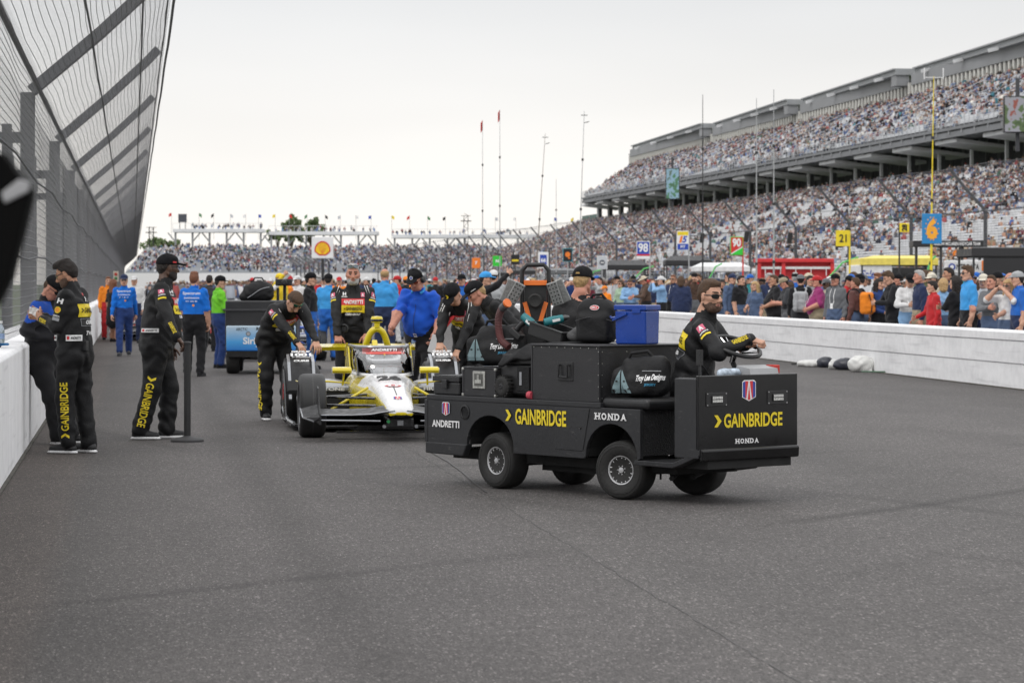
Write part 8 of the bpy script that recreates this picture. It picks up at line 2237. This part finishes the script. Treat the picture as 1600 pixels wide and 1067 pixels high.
for k, px in enumerate((268, 311, 334, 360, 384, 404, 430, 452, 480, 508, 532, 556, 580, 612, 640, 668, 696, 774, 806, 866, 896)):
 Z = 690.; sc = FPX / Z; yt = 333 + (px - 268) * .012; b = C2W((px - 800) / sc, Z); zt = EYE + (HZ - yt) / sc; z0 = EYE + (HZ - 362) / sc
 c = [('red', RE2), ('navy', BL2), ('grey', GY2), ('green', pcol('flag_green', (.05, .2, .07))), ('yellow', YE2), ('white', WHITEP), ('black', BLACKP)][(k * 3) % 7]
 t = empty('flag_pole', b, 0, '%s flag on a thin pole above the far grandstand, %s' % (c[0], ['by the scoreboard', 'over the left press deck', 'over the left deck middle', 'left of the trees', 'over the left tree', 'between the trees', 'right of the trees', 'over the shell sign', 'right of the shell sign', 'over the middle deck', 'over the middle deck end', 'over the grey-haired man', 'left of the deck gap', 'right of the deck gap', 'over the right deck', 'left of the lattice tower', 'beside the lattice tower', 'left of the taller flag pole', 'right of the taller flag pole', 'by the short thin pole', 'by the grandstand end'][k]), 'flag', 'flags above the far grandstand')
 mb = MB(); mb.cyl((0, 0, z0 - 2), (0, 0, zt), .05, n=6); mb.build('pole', POLEM, t)
 mb = MB(); mb.loft([[tuple(_Rt * (x * (1 if k % 2 else -1)) + Vector((0, 0, zt - v * .75 - .45 * x + .1 * math.sin(4 * x + k)))) for v in (0, .5, 1)] for x in (0, .2, .45, .65)], cap=False, closed=False); f = mb.build('flag', c[1], t, fix=False); s_ = f.modifiers.new('thick', 'SOLIDIFY'); s_.thickness = .03
Z = 680.; sc = FPX / Z; p = P(285, 341, Z); t = empty('scoreboard', C2W((285 - 800) / sc, Z), -YAW, 'small dark scoreboard on two legs above the far grandstand', 'scoreboard')
mb = MB(); mb.span((-1.0, 0, p.z - 1), (1.0, .5, p.z + 1)); mb.build('panel', pcol('score_dark', (.06, .065, .08)), t, bevel=.05)
for x in (-.7, .7): mb = MB(); mb.span((x - .1, .2, p.z - 3.5), (x + .1, .4, p.z - 1)); mb.build('leg', POLEK, t)
for px, yt, lab in ((728, 337, 'lattice camera tower above the right press deck'), (236, 355, 'small lattice mast at the left end of the far grandstand')):
 p = P(px, yt, 690); b = C2W((px - 800) / FPX * 690, 690); t = empty('lattice_tower', b, -YAW, lab, 'tower'); q = p.z
 mb = MB()
 for x, y in ((-.5, 0), (.5, 0), (-.5, 1), (.5, 1)): mb.cyl((x, y, 8), (x, y, q), .07, n=5)
 z = 9.
 while z < q - 1: mb.cyl((-.5, 0, z), (.5, 0, z + 1), .05, n=5); mb.cyl((.5, 0, z + 1), (-.5, 0, z + 1.6), .05, n=5); z += 1.6
 mb.build('mast', POLEK, t); mb = MB(); mb.span((-1.3, -.2, q - 1.4), (1.3, 1.2, q - 1.2)); mb.span((-1.2, -.1, q - .1), (1.2, 1, q)); mb.build('platform', POLEK, t)
# ------------------------------------------------------------------ equipment trailer, other race cars, odds and ends
Z = 49.3; sc = FPX / Z; b = C2W((408 - 800) / sc, Z); ET = empty('equipment_trailer', b, cam_dir(.05, -1), 'black equipment trailer with a pale blue printed front panel, left of the race car', 'trailer')
mb = MB(); mb.span((-.62, -2.2, .40), (.62, 0, 1.27)); mb.build('trailer_body', CARTP, ET, bevel=.02)
mb = MB(); mb.span((-.66, -2.24, 1.1), (.66, .03, 1.13)); mb.build('belt_rail', GRAYM, ET)
mb = MB(); mb.prism([(-.60, .40), (.60, .40), (.60, .84), (-.60, .84)], (0, .0, 0), (1, 0, 0), (0, 0, 1), (0, 1, 0), .06)
m = mat('panel_gradient_print', (.5, .5, .5), .35, var=0, coat=.4); n = m.node_tree; tc = n.nodes.new('ShaderNodeTexCoord'); sx_ = n.nodes.new('ShaderNodeSeparateXYZ'); n.links.new(tc.outputs['Object'], sx_.inputs[0]); rp = n.nodes.new('ShaderNodeValToRGB'); mr = n.nodes.new('ShaderNodeMapRange'); mr.inputs['From Min'].default_value = .40; mr.inputs['From Max'].default_value = .86
n.links.new(sx_.outputs['Z'], mr.inputs[0]); n.links.new(mr.outputs[0], rp.inputs[0]); n.links.new(rp.outputs[0], n.nodes['Principled BSDF'].inputs['Base Color']); e = rp.color_ramp.elements; e[0].color = (.01, .15, .52, 1); e[1].color = (.5, .6, .66, 1); q = e.new(.35); q.color = (.06, .34, .7, 1)
pnl = mb.build('front_panel', m, ET, bevel=.02)
d = Decal(); d.text('SiriusXM', .62, .12, WHITEP, .0, -.06, .03, 1); d.text('CL', .12, .06, WHITEP, .12, -.165, .05, 1); d.text('ROOX', .2, .06, BLACKP, .02, .15, .03, 1); d.text('ARCTIC', .2, .05, BLACKP, -.33, .14, .0, 1); d.disc(.04, BLACKP, -.22, .06, 1, 16); d.disc(.032, GREYP, -.22, .06, 2, 16); d.rect(.2, .012, REDP, .08, .05, 1); d.poly([(-.1, -.16), (-.02, -.14), (-.06, -.18)], WHITEP, 1)
d.lay('lettering', (0, .06, .64), (-1, 0, 0), (0, 0, 1), ET, .004)
mb = MB(); mb.span((-.58, -2.1, .30), (.58, .05, .40)); mb.build('chassis', UNDER, ET)
for x in (-.5, .5):
 for y in (-.35, -1.8): w_ = wheel('wheel', ET, (x, y, .24), .24, .22, .12, 6, 1 if x > 0 else -1)
for x in (-.40, -.2): mb = MB(); mb.tube([(x, .06, .80), (x, .1, .84), (x, .1, .9), (x, .05, .93)], .012, 6); mb.build('hook', BLACKPL, ET)
t = empty('equipment_bag', C2W(-4.45, 49.9, 1.27), cam_dir(.05, -1), 'rounded black equipment bag lying on top of the equipment trailer', 'bag')
S = SDF((-.4, -.3, -.02), (.4, .3, .42), .014); S.rbox((0, 0, .14), (.27, .2, .14), .11, .03); S.ell((-.03, 0, .24), (.2, .16, .11), .06, 0); S.limb((.2, .1, .1), (.26, .12, .06), .08, .07, .05, 0); folds(S, .006, 4); S.D = np.maximum(S.D, -S.ax[2][None, None, :]); g = S.mesh(); np_mesh('bag_body', g[0], g[1], [FAB], None, True, t)
mb = MB(); mb.tube(smooth_pts([(-.2, .2, .24), (-.05, .215, .2), (.1, .21, .1), (.18, .2, .05)], 5), .006, 5); mb.build('piping', GREYP, t)
mb = MB(); mb.tube([(-.1, 0, .34), (-.06, 0, .40), (.06, 0, .40), (.1, 0, .34)], .014, 6); mb.build('carry_handle', FAB, t)
t = empty('camera_rig', C2W(-4.02, 50.3, 1.27), cam_dir(.05, -1), 'black camera head on a short stand behind the bag on the trailer', 'camera rig')
mb = MB(); mb.cyl((0, 0, 0), (0, 0, .26), .03, n=8); mb.cyl((.12, 0, 0), (.12, 0, .22), .025, n=8); mb.build('stand', BLACKPL, t); mb = MB(); mb.span((-.13, -.15, .26), (.16, .15, .38)); mb.cyl((0, .15, .32), (0, .3, .32), .05, n=12); mb.build('camera_head', BLACKPL, t, bevel=.015)
# white pole raised by the man in yellow
a_, b_ = P(427, 452, 65.6), P(452, 427, 65.6); t = MB().cyl((0, 0, 0), b_ - a_, .055, n=10).build('white_pole', WHITEP, smooth=True); t.location = a_; tag(t, 'thick white pole raised by the man in yellow jacket', 'pole')
RCAR = race_car(C2W(-10.0, 78), cam_dir(.05, -1), 'red and white race car far behind the tall capped man', pcol('red_car_paint', (.5, .03, .02), rough=.25, coat=.5), WHT, detail=False, banner=REDP)
race_car(C2W(-6.1, 71), cam_dir(.3, -1), 'white and red race car half hidden behind the equipment trailer', WHT, pcol('red_car_paint', (.5, .03, .02)), detail=False, banner=REDP)
race_car(C2W(-4.75, 58), cam_dir(.15, -1), 'blue and yellow race car half hidden behind the bending crew member', pcol('blue_car_paint', (.01, .06, .38), rough=.25, coat=.5), YEL, detail=False, banner=BLUEP)
# signal lights on the fence
p = P(181, 432, 176); t = empty('signal_light', p, -YAW, 'small red and green signal light box on the left catch fence', 'signal light'); mb = MB(); mb.span((-.16, 0, -.32), (.16, .12, .32)); mb.build('housing', mat('cream_housing', (.5, .45, .38), .6), t, bevel=.02)
mb = MB(); mb.lathe([(0, .0), (.1, 0), (.1, .03), (0, .05)], (0, 0, .14), (0, -1, 0), 14); mb.build('red_lens', mat('red_lens', (.4, .03, .02), .2), t); mb = MB(); mb.lathe([(0, .0), (.1, 0), (.1, .03), (0, .05)], (0, 0, -.12), (0, -1, 0), 14); mb.build('green_lens', mat('green_lens', (.03, .15, .05), .2), t)
mb = MB(); mb.span((-.03, .12, -.4), (.03, .4, .4)); mb.build('bracket', STEELD, t)
# things on the left wall
wx = lambda x, y, z=1.0: Vector((x, y, z))
t = empty('water_bottle', wx(-1.22, 26.9), 0, 'clear plastic water bottle with white cap standing on the left wall', 'bottle')
mb = MB(); mb.lathe([(0, 0), (.032, .0), (.034, .01), (.031, .03), (.034, .05), (.031, .07), (.034, .09), (.034, .12), (.03, .15), (.014, .185), (.013, .2)], (0, 0, 0), (0, 0, 1), 16); mb.build('bottle_body', mat('clear_plastic', (.55, .62, .68), .1, var=.1, trans=.75, spec=.5), t, smooth=True)
mb = MB(); mb.cyl((0, 0, .2), (0, 0, .222), .015, n=14); mb.build('bottle_cap', WHITEP, t); mb = MB(); mb.lathe([(.0348, .055), (.0348, .105)], (0, 0, 0), (0, 0, 1), 16); mb.build('bottle_label', mat('bottle_label', (.25, .35, .55), .5), t)
t = empty('wrench_gun', wx(-1.20, 25.8), R(-60), 'yellow and black tool with a blue handle lying on the left wall', 'tool')
mb = MB(); mb.span((-.14, -.03, 0), (.02, .03, .035)); mb.build('tool_body', BLACKPL, t, bevel=.008); mb = MB(); mb.span((-.1, -.035, .008), (-.02, -.03, .03)); mb.build('grip_stripe', YELP, t)
mb = MB(); mb.tube(smooth_pts([(.02, 0, .02), (.09, .03, .03), (.16, .02, .03), (.16, -.03, .03), (.09, -.035, .03), (.02, -.01, .02)], 5), .011, 8); mb.build('handle', pcol('tool_blue', (.01, .14, .35)), t, smooth=True)
t = empty('cyan_box', Vector((-1.25, 66, 1.0)), 0, 'small cyan box standing on the left wall in the distance', 'box'); mb = MB(); mb.span((-.16, -.2, 0), (.16, .2, .24)); mb.build('box_body', pcol('cyan_plastic', (.1, .45, .5)), t, bevel=.04); mb = MB(); mb.span((-.165, -.205, .24), (.165, .205, .27)); mb.build('lid', pcol('cyan_plastic', (.1, .45, .5)), t, bevel=.02)
# litter at the foot of the pit wall
BAGW = mat('white_bag_film', (.62, .62, .6), .35, var=.12, scale=9); BAGK = mat('black_bag_film', (.03, .032, .045), .35, var=.3, scale=9)
def crumple(name, label, px, py, s, m, seed, cat):
 p = G(px, py); S = SDF((-s[0] - .1, -s[1] - .1, -.02), (s[0] + .1, s[1] + .1, s[2] + .12), .016)
 S.ell((0, 0, s[2] * .42), (s[0], s[1], s[2] * .56), .03, 0); r = random.Random(seed)
 for _ in range(9): S.limb((r.uniform(-.9, .9) * s[0], r.uniform(-.7, .7) * s[1], r.uniform(0, .5) * s[2]), (r.uniform(-.5, .5) * s[0], r.uniform(-.5, .5) * s[1], r.uniform(.3, .95) * s[2]), .03, .015, .04, 0)
 folds(S, .006, seed); S.D = np.maximum(S.D, -S.ax[2][None, None, :]); g = S.mesh(); o = np_mesh(name, g[0], g[1], [m], None, True); o.location = p + Vector((0, 0, .005)); o.rotation_euler = (0, 0, -YAW - R(12)); tag(o, label, cat); return o
crumple('plastic_bag', 'large crumpled white plastic bag at the foot of the pit wall', 1346, 581, (.25, .16, .30), BAGW, 1, 'plastic bag')
crumple('black_sheet', 'crumpled black sheet between two white bags by the pit wall', 1322, 578, (.24, .14, .22), BAGK, 2, 'sheet')
crumple('plastic_bag', 'small white bag between the black sheet and the dark cloth by the pit wall', 1303, 577, (.10, .10, .18), BAGW, 3, 'plastic bag')
crumple('dark_cloth', 'crumpled dark blue cloth lying left of the small white bag', 1290, 574, (.17, .14, .20), BAGK, 4, 'cloth')
crumple('white_towel', 'long flat white towel at the left end of the litter by the pit wall', 1267, 573, (.26, .10, .13), BAGW, 5, 'towel')
a_ = G(1246, 571); t = empty('umbrella', a_, 0, 'thin folded black umbrella at the left end of the litter', 'umbrella'); mb = MB(); mb.tube([(0, 0, .03), tuple(_Rt * .3 + Vector((0, 0, .04)))], [.012, .04], 8); mb.build('cover', BAGK, t); mb = MB(); mb.tube([tuple(_Rt * -.12 + Vector((0, 0, .03))), (0, 0, .03)], .015, 6); mb.build('handle', BLACKPL, t)
for k, (p0, p1) in enumerate((((1346, 583), (1391, 583.5)), ((1350, 580), (1385, 580)))):
 a_, b_ = G(*p0), G(*p1); v = b_ - a_; t = empty('tent_pole', a_, 0, ['front one of two thin green poles lying right of the white bag', 'rear one of two thin green poles lying right of the white bag'][k], 'pole'); mb = MB(); mb.cyl(Vector((0, 0, .03)), v + Vector((0, 0, .03)), .012, n=8); mb.build('shaft', pcol('dull_green', (.08, .16, .1)), t)
 mb = MB(); mb.cyl(v * .93 + Vector((0, 0, .03)), v * 1.02 + Vector((0, 0, .03)), .025, n=8); mb.build('end_cap', BLACKPL, t)
# out-of-focus camera at the left edge
Z = 4.2; k = Z / FPX; o_ = P(0, 443, Z); t = empty('hand_camera', o_, -YAW, 'black camera held up close to the lens at the left edge, out of focus', 'camera')
pt = lambda a: [((x - 0) * k, -(y - 443) * k) for x, y in a]
mb = MB(); mb.prism(pt([(-150, 200), (4, 240), (22, 266), (48, 300), (34, 360), (16, 430), (-8, 480), (-150, 500)]), (0, 0, 0), (1, 0, 0), (0, 0, 1), (0, 1, 0), .05); mb.build('camera_body', mat('matt_black', (.003, .003, .003), .9, var=0, spec=.1), t, bevel=.004)
mb = MB(); mb.prism(pt([(2, 302), (30, 280), (46, 286), (44, 300), (8, 318)]), (0, -.004, 0), (1, 0, 0), (0, 0, 1), (0, 1, 0), .01); mb.build('top_plate', pcol('grey_plate', (.3, .3, .31), rough=.3), t, bevel=.002)
